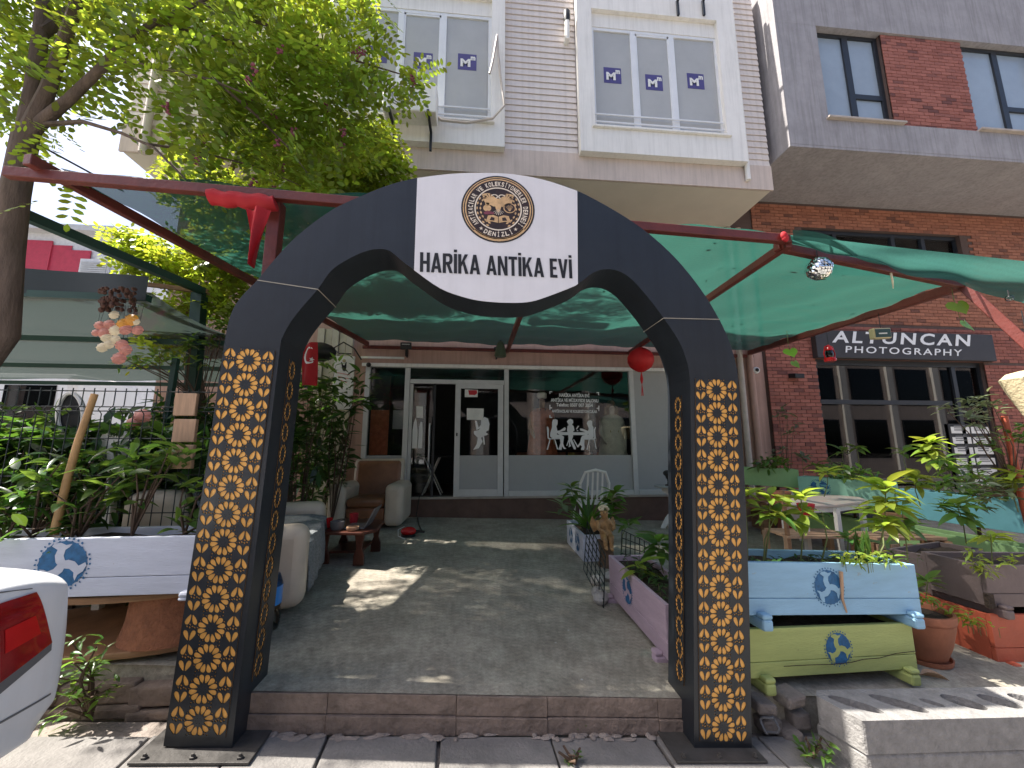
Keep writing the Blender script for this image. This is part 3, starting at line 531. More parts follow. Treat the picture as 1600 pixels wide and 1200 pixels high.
# upper storeys
part('upper_wall', (-5.7, OY, ZS), (5.35, 12, 10.5), 'siding'); part('soffit', (-5.68, OY+.02, ZS-.03), (5.33, 11.9, ZS-.002), 'soffit'); part('fascia', (-5.72, OY-.035, ZS-.035), (5.362, OY-.002, 6.55), 'wall_beige')
part('side_wall', (5.33, FY+.255, -.3), (5.345, 12, ZS-.04), 'wall_beige')
def bx(px, py, Y): return atY(px, py, Y)
BYF = 6.02
def bay(xa, xb, ox0, ox1, zt, zb, ot, ob, stickers, panes, label=None):
    """white projecting surround with a three-pane window set into it"""
    ww = []
    for a_, c_ in (((xa, BYF, zb), (ox0, OY-.04, zt)), ((ox1, BYF, zb), (xb, OY-.04, zt)), ((ox0, BYF, zb), (ox1, OY-.04, ob)), ((ox0, BYF, ot), (ox1, OY-.04, zt))):
        part('bay_surround', a_, c_, 'trim')
    part('shutter_box', (ox0, OY-.1, ot-.30), (ox1, OY-.045, ot), 'trim'); zt2 = ot-.303
    part('window_sill', (ox0-.06, BYF-.05, ob+.002), (ox1+.06, BYF+.12, ob+.04), 'trim', bevel=.006)
    win = MB().box((ox0, OY-.09, zt2-.06), (ox1, OY-.045, zt2)).build('window', 'upvc', shop)
    MB().box((ox0, OY-.09, ob+.04), (ox1, OY-.045, ob+.10)).build('window_frame', 'upvc', win)
    n = len(panes)-1
    for i, p in enumerate(panes):
        w2 = .05 if 0 < i < n else .04; MB().box((p-w2, OY-.092, ob+.041), (p+w2, OY-.045, zt2-.002)).build('window_frame', 'upvc', win)
    for i in range(n):
        a_, c_ = panes[i]+.045, panes[i+1]-.045; MB().box((a_, OY-.066, ob+.10), (c_, OY-.06, zt2-.06)).build('pane', 'frosted_pane', win)
        if i == 1: 
            for q in ((a_, ob+.1, a_+.035, zt2-.06), (c_-.035, ob+.1, c_, zt2-.06), (a_, zt2-.10, c_, zt2-.06), (a_, ob+.1, c_, ob+.14)): MB().box((q[0], OY-.085, q[1]), (q[2], OY-.06, q[3])).build('casement', 'upvc', win)
        px, py = stickers[i]; c = atY(px, py, OY-.068); s = .165
        st = MB().box((c.x-s, OY-.0695, c.z-s), (c.x+s, OY-.067, c.z+s)).build('sticker', 'sticker_blue', win)
        Y = OY-.0705; text_on('M', (c.x-s*.72, Y, c.z-s*.55), (c.x+s*.35, Y, c.z-s*.55), (c.x-s*.72, Y, c.z+s*.38), 'paper', 'sticker', win, .05); text_on('m', (c.x+s*.36, Y, c.z+s*.28), (c.x+s*.88, Y, c.z+s*.28), (c.x+s*.36, Y, c.z+s*.92), 'paper', 'sticker', win, .05)
    for z in (ob+.18, ob+.33): MB().tube([(ox0+.02, BYF+.05, z), (ox1-.02, BYF+.05, z)], .016, 8).build('guard_rail', 'upvc', shop, True)
g = lambda x, y: atY(x, y, BYF)
ot, ob = g(1020, 22).z, g(1030, 207).z
bay(g(904, 120).x, g(1157, 130).x, g(927, 100).x, g(1127, 110).x, 10.5, g(1030, 243).z, ot, ob, ((957, 118), (1022, 129), (1087, 127)), [atY(x, y, OY-.06).x for x, y in ((926, 130), (991, 130), (1052, 130), (1122, 130))])
bay(g(505, 120).x, g(789, 130).x, g(530, 100).x, g(768, 110).x, 10.5, g(680, 222).z, ot, g(680, 188).z, ((590, 85), (661, 95), (730, 97)), [atY(x, y, OY-.06).x for x, y in ((535, 100), (624, 100), (692, 100), (766, 100))])
for (xa, xb) in ((g(790, 100).x, g(903, 100).x), (g(1160, 100).x, 5.352), (-5.71, g(503, 100).x)):
    z = 6.555; me = None; h = .128
    while z < 10.35:
        if me is None:
            bo = MB(); bo.add([(xa+.004, OY-.03, z), (xb-.004, OY-.03, z), (xb-.004, OY-.012, z+h-.008), (xa+.004, OY-.012, z+h-.008), (xa+.004, OY, z), (xb-.004, OY, z), (xb-.004, OY, z+h-.008), (xa+.004, OY, z+h-.008)], [(0,1,2,3),(0,4,5,1),(3,2,6,7),(0,3,7,4),(1,5,6,2)])
            ob0 = bo.build('siding_board', 'siding', shop); me = ob0.data; z0 = z
        else: link('siding_board', me, shop, Matrix.Translation((0, 0, z-z0)))
        z += h
dp = atY(1166, 262, OY-.06); MB().tube([(dp.x, OY-.08, 6.2), (dp.x, OY-.08, 10.5)], .045, 10).build('downpipe', 'trim', shop, True)
c = atY(884, 70, OY); ve = MB(); ve.tube([(c.x, OY, c.z), (c.x, OY-.12, c.z-.02), (c.x, OY-.14, c.z+.22), (c.x, OY-.14, c.z+.34)], [.05, .05, .045, .045], 10); v = ve.build('flue_pipe', 'trim', shop, True); MB().lathe([(.05, 0), (.065, .06), (.065, .2), (.03, .26)], (c.x, OY-.14, c.z+.34), 10).build('flue_cap', 'black', v, True)
for k in (1058, 1098):
    c = atY(k, 12, BYF); b = MB(); b.box((c.x-.02, BYF-.3, c.z+.1), (c.x+.02, BYF-.003, c.z+.14)); b.box((c.x-.02, BYF-.04, c.z-.2), (c.x+.02, BYF-.004, c.z+.1)); b.build('bracket', 'frame_dark', shop)
# left corner pipes of the building
for X, r_ in ((-5.3, .06), (-5.0, .05)): MB().tube([(X, OY-.1, 6.0), (X, OY-.1, 10.5)], r_, 10).build('corner_pipe', 'pipe_beige', shop, True)
for i in range(5):
    X = -2.95+i*.13; MB().box((X, FY-.10+.03*(i % 2), .2), (X+.115, FY-.005, 3.6)).build('corrugated_sheet', 'corrugated', shop)
for X, r_, m_ in ((5.30, .055, 'pipe_beige'), (5.52, .06, 'wall_pink')): MB().tube([(X, FY-.075, fl(X, FY)), (X, FY-.075, 6.05)], r_, 12).build('downpipe', m_, shop, True)
# shop glazing
def post(xa, xb, za=.53, zb=2.9, y0=-.03, y1=.06): return part('shop_frame', (xa, FY+y0, za), (xb, FY+y1, zb), 'alu', bevel=.004)
for xa, xb in ((-2.07, -1.985), (-1.345, -1.255), (.52, .605), (2.985, 3.075), (4.94, 5.02)): post(xa, xb)
part('shop_frame', (-2.07, FY-.035, 2.903), (5.02, FY+.06, 2.977), 'alu', bevel=.004); part('shutter_rail', (-2.13, FY-.075, 2.905), (5.0, FY-.037, 2.965), 'trim')
for xa, xb in ((-1.98, -1.35), (.61, 2.98), (3.08, 4.935)): part('shop_frame', (xa, FY-.028, .532), (xb, FY+.055, .62), 'alu', bevel=.004)
part('shop_frame', (-1.25, FY-.028, 2.60), (.515, FY+.055, 2.68), 'alu', bevel=.004)
FZ = 1.27
def pane(xa, xb, za, zb, m='glass', y=.02, name='pane'): return MB().box((xa, FY+y-.004, za), (xb, FY+y+.004, zb)).build(name, m, shop)
pane(-1.98, -1.35, FZ, 2.9); pane(-1.98, -1.35, .62, FZ-.002, 'film_grey', name='frosted_film'); pane(-1.25, .515, 2.68, 2.9)
pane(.61, 2.98, FZ, 2.9); pane(.61, 2.98, .62, FZ-.002, 'film_grey', name='frosted_film'); pane(3.08, 4.935, .62, 2.9, 'film_grey', name='frosted_film')
door = MB().box((-.40, FY-.06, .535), (-.30, FY-.032, 2.595)).build('door', 'alu', shop, bevel=.003)
for a_, c_ in (((.40, FY-.06, .535), (.50, FY-.032, 2.595)), ((-.299, FY-.06, .535), (.399, FY-.032, .66)), ((-.299, FY-.06, 2.51), (.399, FY-.032, 2.595))): MB().box(a_, c_).build('door_frame', 'alu', door, bevel=.003)
MB().box((-.30, FY-.05, FZ+.0), (.40, FY-.044, 2.51)).build('door_pane', 'glass', door); MB().box((-.30, FY-.05, .66), (.40, FY-.044, FZ-.002)).build('frosted_film', 'film_grey', door)
MB().box((-.37, FY-.075, 1.62), (-.345, FY-.0605, 1.68)).build('door_lock', 'black', door)
d2 = MB().box((-1.25, FY+.0, .535), (-1.19, FY+.05, 2.595)).build('door', 'alu', shop, bevel=.003); MB().box((-1.19, FY+.02, .6), (-.80, FY+.026, 2.55)).build('door_pane', 'glass', d2)
MB().tube([(-.86, FY-.0, 1.15), (-.86, FY-.045, 1.18), (-.86, FY-.045, 1.82), (-.86, FY, 1.85)], .014, 8).build('door_handle', 'alu', d2, True); MB().box((-.81, FY+.0, .535), (-.77, FY+.05, 2.595)).build('door_frame', 'frame_dark', d2)
# room behind the glass
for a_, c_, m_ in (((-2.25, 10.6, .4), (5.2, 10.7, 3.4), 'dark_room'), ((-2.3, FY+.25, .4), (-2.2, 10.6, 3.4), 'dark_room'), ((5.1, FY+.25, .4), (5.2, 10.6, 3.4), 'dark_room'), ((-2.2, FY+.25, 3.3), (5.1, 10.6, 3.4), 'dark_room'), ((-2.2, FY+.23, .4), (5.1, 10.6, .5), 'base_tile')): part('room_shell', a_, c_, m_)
# white stickers on the glass
DY = FY+.02-.0075
def gp(px, py, Y=DY): return atY(px, py, Y)
def decal(polys, m='white', Y=DY, name='window_sticker', parent=None):
    b = MB()
    for k, poly in enumerate(polys): b.prism([atY(x, y, Y-.0006*(k % 4)) for x, y in poly], (0, .001, 0))
    return b.build(name, m, parent or shop)
def Z3(pts): return [(820+x/8., 580+y/8.) for x, y in pts]
W1 = Z3([(340,640),(350,605),(385,598),(412,612),(410,660),(395,690),(408,745),(440,740),(500,700),(512,712),(505,740),(440,760),(405,775),(398,790),(465,800),(490,820),(480,905),(495,950),(520,968),(490,972),(465,940),(460,985),(420,980),(425,960),(445,900),(440,850),(350,845),(315,815),(318,770),(340,700)])
W2 = Z3([(525,630),(545,605),(572,595),(600,610),(607,640),(590,668),(612,690),(622,740),(605,752),(610,775),(600,830),(590,850),(640,960),(635,978),(612,975),(565,870),(570,915),(580,935),(548,952),(552,925),(545,840),(540,770),(528,745),(532,690),(548,672)])
W3 = Z3([(775,650),(790,620),(820,614),(842,625),(845,680),(858,700),(862,820),(845,845),(748,850),(745,905),(748,960),(740,985),(702,985),(705,965),(715,940),(690,920),(672,950),(650,950),(655,940),(690,890),(705,830),(720,805),(800,790),(790,775),(740,755),(690,740),(690,715),(720,718),(790,748),(800,720),(790,690)])
decal([W1, W2, W3, Z3([(405,760),(800,762),(805,775),(770,798),(440,798),(410,778)]), Z3([(274,695),(290,692),(302,720),(300,830),(320,840),(440,842),(440,850),(300,852),(284,838)]), Z3([(310,850),(322,850),(290,980),(272,982)]), Z3([(368,850),(380,850),(418,975),(402,978)]),
       Z3([(890,700),(878,698),(862,730),(868,830),(850,842),(750,845),(750,855),(870,855),(886,842),(880,740)]), Z3([(800,852),(812,852),(785,980),(772,980)]), Z3([(862,852),(872,852),(900,970),(888,972)]), Z3([(545,855),(555,858),(530,935),(520,932)]), Z3([(605,855),(615,850),(668,940),(655,945)]), Z3([(640,722),(665,680),(680,684),(650,730)]), Z3([(650,738),(668,738),(668,750),(650,750)])])
for c_ in ([(308,250),(342,250),(342,262),(320,262),(320,285),(308,285)], [(928,262),(896,262),(896,274),(916,274),(916,300),(928,300)], [(308,420),(320,420),(320,450),(342,452),(342,464),(320,466),(320,484),(308,484)], [(932,430),(920,430),(918,456),(898,458),(898,470),(918,474),(920,498),(932,498)], [(308,548),(320,548),(320,572),(342,572),(342,584),(308,584)]): decal([Z3(c_)])
def dtext(s, x0, y0, x1, y1, h, bold=.04): text_on(s, gp(820+x0/8., 580+y0/8., DY-.002), gp(820+x1/8., 580+y1/8., DY-.002), gp(820+x0/8., 580+(y0-h)/8., DY-.002), 'white', 'window_lettering', shop, bold)
dtext('HARİKA ANTİKA EVİ', 430, 318, 808, 326, 42); dtext('ANTİKA VE MÜZAYEDE SALONU', 325, 380, 920, 390, 42); dtext('Telefon: 0507 007 3854', 392, 438, 850, 446, 42); dtext('ANTİKACILAR VE KOLEKSİYONCULAR', 338, 514, 905, 522, 34)
Z5 = lambda pts: [(400+x/3.333, 480+y/3.333) for x, y in pts]
decal([Z5([(1140,590),(1150,592),(1160,628),(1172,610),(1172,585),(1190,572),(1208,580),(1216,608),(1212,640),(1196,650),(1210,662),(1190,668),(1172,680),(1180,700),(1160,735),(1132,742),(1150,712),(1155,680),(1135,660),(1135,645),(1160,640),(1168,630),(1148,640)])], Y=FY-.052, parent=door)
decal([Z5([(1180,672),(1188,672),(1192,715),(1186,716)]), Z5([(1160,670),(1200,660),(1204,666),(1166,676)])], Y=FY-.052, parent=door)
decal([Z5([(1098,526),(1186,528),(1184,588),(1098,586)])], 'paper', FY-.053, 'notice', door); decal([Z5([(1088,428),(1155,430),(1154,468),(1087,468)])], 'paper', FY-.053, 'notice', door); decal([Z5([(1105,432),(1150,432),(1152,448),(1140,458),(1110,456)])], 'flower_red', FY-.055, 'notice', door)
for k in (546, 556, 567): text_on('SATIŞ VE MEZAT GÜNÜ'[:12+(k % 5)], atY(*Z5([(1112, k)])[0], FY-.0545), atY(*Z5([(1172, k)])[0], FY-.0545), atY(*Z5([(1112, k-7)])[0], FY-.0545), 'plastic_grey', 'notice_lettering', door, .01) if False else None
decal([Z5([(835,515),(870,517),(870,578),(835,575)])], 'paper', FY+.016, 'notice', d2); decal([Z5([(815,640),(822,600),(832,575),(838,600),(842,650),(838,735),(812,735)]), Z5([(850,620),(858,595),(866,600),(868,650),(864,735),(842,735),(846,680)])], Y=FY+.015, parent=d2)
poster = MB().box((-1.95, FY+.05, 1.28), (-1.62, FY+.054, 2.75)).build('poster', 'cloth_orange', shop); MB().box((-1.949, FY+.046, 2.1), (-1.621, FY+.0495, 2.75)).build('poster_picture', 'dark_room', poster)
MB().box((-1.55, FY+.05, 1.75), (-1.36, FY+.056, 2.1)).build('paper_sheet', 'film_grey', poster)
# wall lamps, camera, cables
def flood(px, py, Y, s=.1):
    c = atY(px, py, Y); b = MB(); b.obox((c.x-s, Y-.05, c.z-s*.5), (2*s, 0, 0), (0, .05, .02), (0, -.04, s*1.2)); o = b.build('floodlight', 'black', shop, bevel=.008); MB().obox((c.x-s*.7, Y-.054, c.z-s*.3), (s*1.4, 0, 0), (0, .002, 0), (0, -.03, s*.8)).build('lamp_glass', 'film_grey', o); MB().box((c.x-.015, Y, c.z-.16), (c.x+.015, FY, c.z-.02)).build('lamp_arm', 'black', o)
flood(635, 543, FY-.14); flood(776, 547, FY-.1, .05)
part('light_strip', (atY(565, 558, FY).x, FY-.05, atY(600, 561, FY).z), (atY(632, 558, FY).x, FY-.004, atY(600, 558, FY).z), 'paper')
c = atY(1180, 579, FY-.1); sc = MB().ell((c.x, FY-.12, c.z), .07, 12, 8).build('security_camera', 'white', shop, True); MB().ell((c.x-.01, FY-.165, c.z), .04, 10, 6).build('camera_lens', 'black', sc, True)
c = atY(576, 570, FY-.1); MB().ell((c.x, FY-.1, c.z), .045, 10, 8).build('security_camera', 'black', shop, True)
# air conditioner on the left bay with its hoses
ac = thing('air_conditioner', atY(640, 165, 5.75), 'white outdoor air conditioner on steel brackets below the left bay window', 'air conditioner')
c = atY(640, 150, 5.6); MB().box((c.x-.42, 5.6, c.z-.25), (c.x+.42, 5.9, c.z+.25)).build('casing', 'trim', ac, bevel=.02); b = MB()
for r_ in (.07, .11, .15, .19): b.tube([(c.x-.12+r_*cos(t), 5.592, c.z+r_*sin(t)) for t in [2*pi*i/20 for i in range(21)]], .006, 5)
b.build('fan_grille', 'plastic_grey', ac)
for dx in (-.3, .3): b = MB(); b.box((c.x+dx-.02, 5.55, c.z-.30), (c.x+dx+.02, 5.97, c.z-.255)); b.box((c.x+dx-.02, 5.975, c.z-.62), (c.x+dx+.02, 6.015, c.z-.255)); b.build('bracket', 'frame_dark', ac)
MB().tube([atY(x, y, 5.93) for x, y in ((668, 170), (690, 188), (730, 192), (770, 185), (788, 165), (782, 120), (778, 80), (777, 55), (770, 95), (765, 115))], .02, 8).build('hose', 'pipe_beige', ac, True)
# ================================================================ THE GREY AND BRICK BUILDING
BY = 7.4; OB = 5.85; ZB = 6.72
bb = thing('brick_building', (9, BY, 0), 'grey rendered building with red brick panels and a dark photography shop front', 'building')
def bp_(name, a, c_, m, parent=None, **k): return MB().box(a, c_).build(name, m, parent or bb, **k)
X0, X1 = 5.86, 14.5; SX0, SX1 = atY(1280, 600, BY).x, atY(1545, 600, BY).x
ZW = atY(1400, 563, BY).z; WZ1, WZ0 = atY(1400, 362, BY).z, atY(1400, 432, BY).z; WX0, WX1 = atY(1253, 350, BY).x, atY(1503, 350, BY).x
bp_('wall', (X0, BY+.02, -.5), (SX0, BY+.3, ZB-.003), 'mortar'); bp_('wall', (SX1, BY+.02, -.5), (X1, BY+.3, ZB-.003), 'mortar'); bp_('wall', (SX0, BY+.021, ZW), (SX1, BY+.3, WZ0), 'mortar'); bp_('wall', (SX0, BY+.022, WZ0), (WX0, BY+.3, ZB-.004), 'mortar'); bp_('wall', (WX0, BY+.021, WZ1), (WX1, BY+.3, ZB-.004), 'mortar'); bp_('wall', (WX1, BY+.022, WZ0), (SX1, BY+.3, ZB-.004), 'mortar') if WX1 < SX1 else None
bp_('wall', (5.36, BY+.03, 5.9), (5.858, BY+.3, ZB-.004), 'mortar')
# bricks
BW, BH = .205, .062; stuff = {'brick_red': MB(), 'brick_warm': MB()}; single = 0; bme = {}
def brick(x0, x1, z, m, Y, own):
    global single
    w_ = x1-x0; d_ = R(0, .004)
    if own and single < 300:
        key = (round(w_, 3), m)
        if key not in bme: bme[key] = MB().box((0, 0, 0), (w_, .03, BH)).mesh('brick', m)
        link('brick', bme[key], bb, Matrix.Translation((x0, Y-.012-d_, z))); single += 1
    else: stuff[m].box((x0, Y-.012-d_, z), (x1, Y+.019, z+BH))
def bricks(xa, xb, za, zb, m, Y, own=False, blocks=()):
    k = 0; z = za
    while z+BH < zb:
        x = xa-(BW+.01)*.5*(k % 2)
        while x < xb:
            a_, c_ = max(x, xa), min(x+BW, xb)
            if c_-a_ > .03 and not any(a_ < q[1] and c_ > q[0] and z < q[3] and z+BH > q[2] for q in blocks): brick(a_, c_, z, m, Y, own)
            x += BW+.01
        z += BH+.01; k += 1
bricks(X0, SX0, 1.3, 4.0, 'brick_red', BY+.02, True); bricks(X0, SX0, .0, 1.3, 'brick_red', BY+.02)
hole = [(WX0, WX1, WZ0, WZ1)]
bricks(X0, X1, 4.002, ZB-.02, 'brick_warm', BY+.02, False, hole); bricks(SX0, X1, ZW, 4.0, 'brick_red', BY+.02); bricks(SX1, X1, 0, ZW, 'brick_red', BY+.02)
# overhanging upper storey
LX = 5.50; u0 = lambda x, y: atY(x, y, OB)
wins = [(u0(1283, 100).x, u0(1390, 120).x), (u0(1517, 130).x, u0(1640, 150).x)]
wz1, wz0 = u0(1275, 40).z, u0(1340, 190).z; pz0 = u0(1440, 208).z
bp_('soffit', (LX, OB+.003, ZB), (X1, BY+.3, ZB+.05), 'render_grey'); bp_('upper_wall', (LX, OB, ZB+.053), (X1, OB+.3, wz0-.0), 'render_grey'); bp_('upper_wall', (LX, OB, wz1), (X1, OB+.3, 13.5), 'render_grey'); bp_('upper_wall', (LX, OB+.001, wz0+.001), (wins[0][0], OB+.3, wz1-.001), 'render_grey'); bp_('upper_wall', (wins[1][1], OB+.001, wz0+.001), (X1, OB+.3, wz1-.001), 'render_grey')
bp_('upper_side', (LX+.001, OB+.302, ZB+.054), (LX+.3, 12, 13.5), 'render_grey'); bp_('brick_panel', (wins[0][1], OB+.05, wz0), (wins[1][0], OB+.3, wz1), 'mortar'); bricks(wins[0][1], wins[1][0], wz0+.003, wz1, 'brick_red', OB+.05)
for (xa, xb) in wins:
    w_ = MB().box((xa, OB+.12, wz1-.07), (xb, OB+.2, wz1-.002)).build('window', 'frame_dark', bb); xm = xa+(xb-xa)*.50
    for a_, c_ in (((xa, OB+.12, wz0+.003), (xb, OB+.2, wz0+.06)), ((xa+.001, OB+.12, wz0+.06), (xa+.05, OB+.2, wz1-.07)), ((xb-.08, OB+.12, wz0+.06), (xb-.001, OB+.2, wz1-.07)), ((xm-.06, OB+.12, wz0+.06), (xm+.06, OB+.2, wz1-.07)), ((xm+.06, OB+.121, wz0+.62), (xb-.08, OB+.2, wz0+.72))): MB().box(a_, c_).build('window_frame', 'frame_dark', w_)
    for a_, c_ in (((xa+.05, OB+.155, wz0+.06), (xm-.06, OB+.16, wz1-.07)), ((xm+.06, OB+.155, wz0+.06), (xb-.08, OB+.16, wz0+.62)), ((xm+.06, OB+.155, wz0+.72), (xb-.08, OB+.16, wz1-.07))): MB().box(a_, c_).build('pane', 'sky_pane', w_)
    MB().box((xa-.05, OB-.07, wz0-.004), (xb+.12, OB+.115, wz0+.035)).build('window_sill', 'sill_stone', w_, bevel=.006)
bricks_ready = [stuff[k].build('brick_courses', k, bb, fix=False, kind='stuff') for k in stuff]
# mezzanine window with curtains
mw = MB().box((WX0, BY+.1, WZ1-.08), (WX1, BY+.18, WZ1-.002)).build('window', 'frame_dark', bb); W_ = WX1-WX0
for f_ in (0, .20, .56, .75, .97):
    MB().box((WX0+W_*f_, BY+.1, WZ0+.002), (WX0+W_*f_+.09, BY+.18, WZ1-.08)).build('window_frame', 'frame_dark', mw)
MB().box((WX0, BY+.14, WZ0), (WX1, BY+.146, WZ1)).build('pane', 'glass', mw)
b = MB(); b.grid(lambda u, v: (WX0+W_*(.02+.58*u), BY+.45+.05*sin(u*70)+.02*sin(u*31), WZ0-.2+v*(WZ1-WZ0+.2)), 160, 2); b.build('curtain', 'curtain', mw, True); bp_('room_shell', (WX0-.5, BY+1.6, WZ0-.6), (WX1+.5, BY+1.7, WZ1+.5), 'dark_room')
# ground floor shop window and name board
z0 = .25; wf = MB().box((SX0, BY+.10, ZW-.1), (SX1, BY+.2, ZW-.001)).build('shop_window', 'frame_dark', bb)
for px in (1281, 1500, 1543):
    X = atY(px, 640, BY+.1).x; MB().box((X-.04, BY+.10, z0), (X+.05, BY+.2, ZW-.1)).build('window_frame', 'frame_dark', wf)
zt = atY(1380, 629, BY+.1).z; MB().box((SX0+.05, BY+.10, zt-.04), (atY(1490, 640, BY+.1).x, BY+.2, zt+.05)).build('window_frame', 'frame_dark', wf)
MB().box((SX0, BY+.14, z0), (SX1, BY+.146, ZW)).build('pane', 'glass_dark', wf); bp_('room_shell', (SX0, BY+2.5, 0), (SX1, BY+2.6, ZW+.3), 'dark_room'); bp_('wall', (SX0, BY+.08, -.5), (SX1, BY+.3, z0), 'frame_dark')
sg0, sg1 = atY(1273, 516, BY-.12), atY(1550, 522, BY-.12); zb_ = atY(1410, 561, BY-.12).z
sg = MB().box((sg0.x, BY-.12, zb_), (sg1.x, BY+.001, (sg0.z+sg1.z)/2)).build('name_board', 'sign_dark', bb, bevel=.006); ZZ = lambda pts: [(1230+x/4.324, 380+y/4.324) for x, y in pts]
def nb(s, a_, c_, t): text_on(s, atY(*ZZ([a_])[0], BY-.122), atY(*ZZ([c_])[0], BY-.122), atY(*ZZ([t])[0], BY-.122), 'white', 'letter_row', sg, .025 if s[0] == 'A' else .012, 1.25, lift=.006)
nb('ALTUNCAN', (302, 668), (1232, 694), (312, 590)); nb('PHOTOGRAPHY', (392, 738), (1180, 762), (395, 692))
mb_ = atY(1520, 700, BY-.04); board = MB().obox((atY(1503, 720, BY-.03).x, BY+.105, atY(1520, 765, BY).z), (1.0, 0, 0), (0, .02, 0), (0, 0, atY(1520, 662, BY).z-atY(1520, 765, BY).z)).build('price_board', 'black', bb)
ox, oz = board.data.vertices[0].co.x, board.data.vertices[0].co.z; hh = (board.data.vertices[4].co.z-oz)/6.2
for i in range(6):
    for j in range(2):
        MB().box((ox+.05+j*.47, BY+.100, oz+.06+i*hh), (ox+.48+j*.47, BY+.1045, oz+hh*.92+i*hh)).build('price_sheet', 'paper', board)
        for q in range(3): MB().box((ox+.12+j*.47, BY+.0975, oz+.12+i*hh+q*hh*.2), (ox+.30+j*.47+R(0, .1), BY+.0998, oz+.12+i*hh+q*hh*.2+.022)).build('print_line', 'plastic_grey', board)
c = atY(1245, 587, BY-.1); MB().obox((c.x-.1, BY-.18, c.z-.06), (.2, 0, 0), (0, .18, .03), (0, 0, .09)).build('wall_lamp', 'black', bb, bevel=.01)
# ================================================================ SHADE AWNING OVER THE TERRACE
FL_, FR_, BR_, BL_ = Vector((-2.9, 2.75, 3.27)), Vector((4.68, 3.25, 2.97)), Vector((5.5, 7.4, 3.31)), Vector((-2.04, 7.4, 3.32)); KN = Vector((2.56, 2.85, 3.12))
aw = thing('shade_awning', (1, 5, 3.2), 'green shade net awning on a dark red timber frame over the terrace', 'awning')
def beam(p, q, w=.058, h=.07): return MB().bar(p, q, w, h).build('beam', 'beam', aw, bevel=.005)
fl0 = atY(10, 270, 2.68); beam(fl0, KN, .055, .07); beam(KN+Vector((-.05, .08, -.02)), FR_); beam(atY(42, 248, 2.6), BL_, .06, .075); beam(Vector(KN)+Vector((0, 0, -.03)), Vector((3.0, 7.42, 3.27))); beam(FR_, BR_, .075, .09); beam(Vector((.57, 2.80, 3.12)), Vector((.57, 7.42, 3.24)), .06, .08); beam(atY(434, 318, 2.83), Vector((atY(434, 318, 2.83).x, 2.83, fl(-1.4, 2.83))), .085, .085); beam(FR_, atY(1640, 570, 2.9), .07, .08); beam((BL_.x-.1, 7.44, 3.27), (BR_.x+.1, 7.44, 3.25), .05, .06)
def netpt(u, v):
    if u < .72: a_ = FL_.lerp(KN, u/.72)
    else: a_ = KN.lerp(FR_, (u-.72)/.28)
    c_ = BL_.lerp(BR_, u); p = a_.lerp(c_, v)
    sag = .10*sin(pi*v)*abs(sin(pi*u*2.9))+.016*sin(u*37+v*9)+.013*sin(v*41+u*13)+.008*sin(u*90+v*30)+.05*max(0, v-.86)/.14*0
    return (p.x, p.y, p.z+.062-sag)
b = MB(); b.grid(netpt, 110, 60); b.build('shade_net', 'net', aw, True, fix=False)
def flap(u, v):     # loose end of the net thrown over the front beam to the right
    t0 = atY(1222, 366, 2.86).lerp(atY(1640, 417, 2.72), u); t1 = atY(1235, 376, 2.86).lerp(atY(1640, 480, 2.84), u); p = t0.lerp(t1, v)
    s = sin(v*9+u*5)*.03*u+.02*sin(u*23+v*4)*v; return (p.x, p.y+s+.05*sin(pi*v), p.z+.035*sin(pi*u)*(.5-v)-.02*sin(u*17)*v)
b = MB(); b.grid(flap, 50, 14); b.build('loose_net', 'net_pale', aw, True, fix=False)
b = MB(); b.grid(lambda u, v: tuple(Vector(KN).lerp(FR_, u)+Vector((0, -.05-.03*sin(u*9), .06-.09*v+.02*sin(u*14)))), 30, 3); b.build('net_hem', 'net', aw, True, fix=False)
for px, py in ((1225, 368), (1227, 372)): c = atY(px, py, 2.8); MB().ell(tuple(c), (.03, .02, .035), 8, 6).build('tie', 'red_cloth', aw, True)
b = MB(); rl_ = random.Random(21)
for i in range(110):
    u, v = rl_.random(), rl_.random()**1.3; p = Vector(netpt(u, v))+Vector((0, 0, .006)); a_ = rl_.uniform(0, 6.3); l = rl_.uniform(.03, .07); d_ = Vector((cos(a_), sin(a_), rl_.uniform(-.1, .2)))*l; w_ = Vector((-sin(a_), cos(a_), 0))*l*.25; b.add([p, p+d_*.5+w_, p+d_, p+d_*.5-w_], [(0, 1, 2, 3)])
b.build('caught_leaves', 'cone_brown', aw, fix=False, kind='stuff')
# red cloth wrapped on the front beam
rc = MB(); P0, P1 = atY(318, 300, 2.62), atY(424, 310, 2.66)
rc.tube([P0.lerp(P1, t)+Vector((0, .06, -.0+.008*sin(t*19))) for t in [i/12 for i in range(13)]], [.053+.003*sin(i*2.1) for i in range(13)], 12)
def hang(u, v):
    a_ = atY(384+(36-14*v)*u-2*v, 325+(88+4*(1-abs(2*u-1)))*v, 2.60); w_ = (1-v*.62); x = a_.x; cx = atY(401-3*v, 370, 2.6).x
    return (cx+(x-cx)*w_, 2.60+.03*sin(u*8+v*3), a_.z)
rc.grid(hang, 14, 12); rc.build('flag_cloth', 'red_cloth', None, True, fix=False, label='red cloth wrapped round the front awning beam with its end hanging down', cat='cloth')
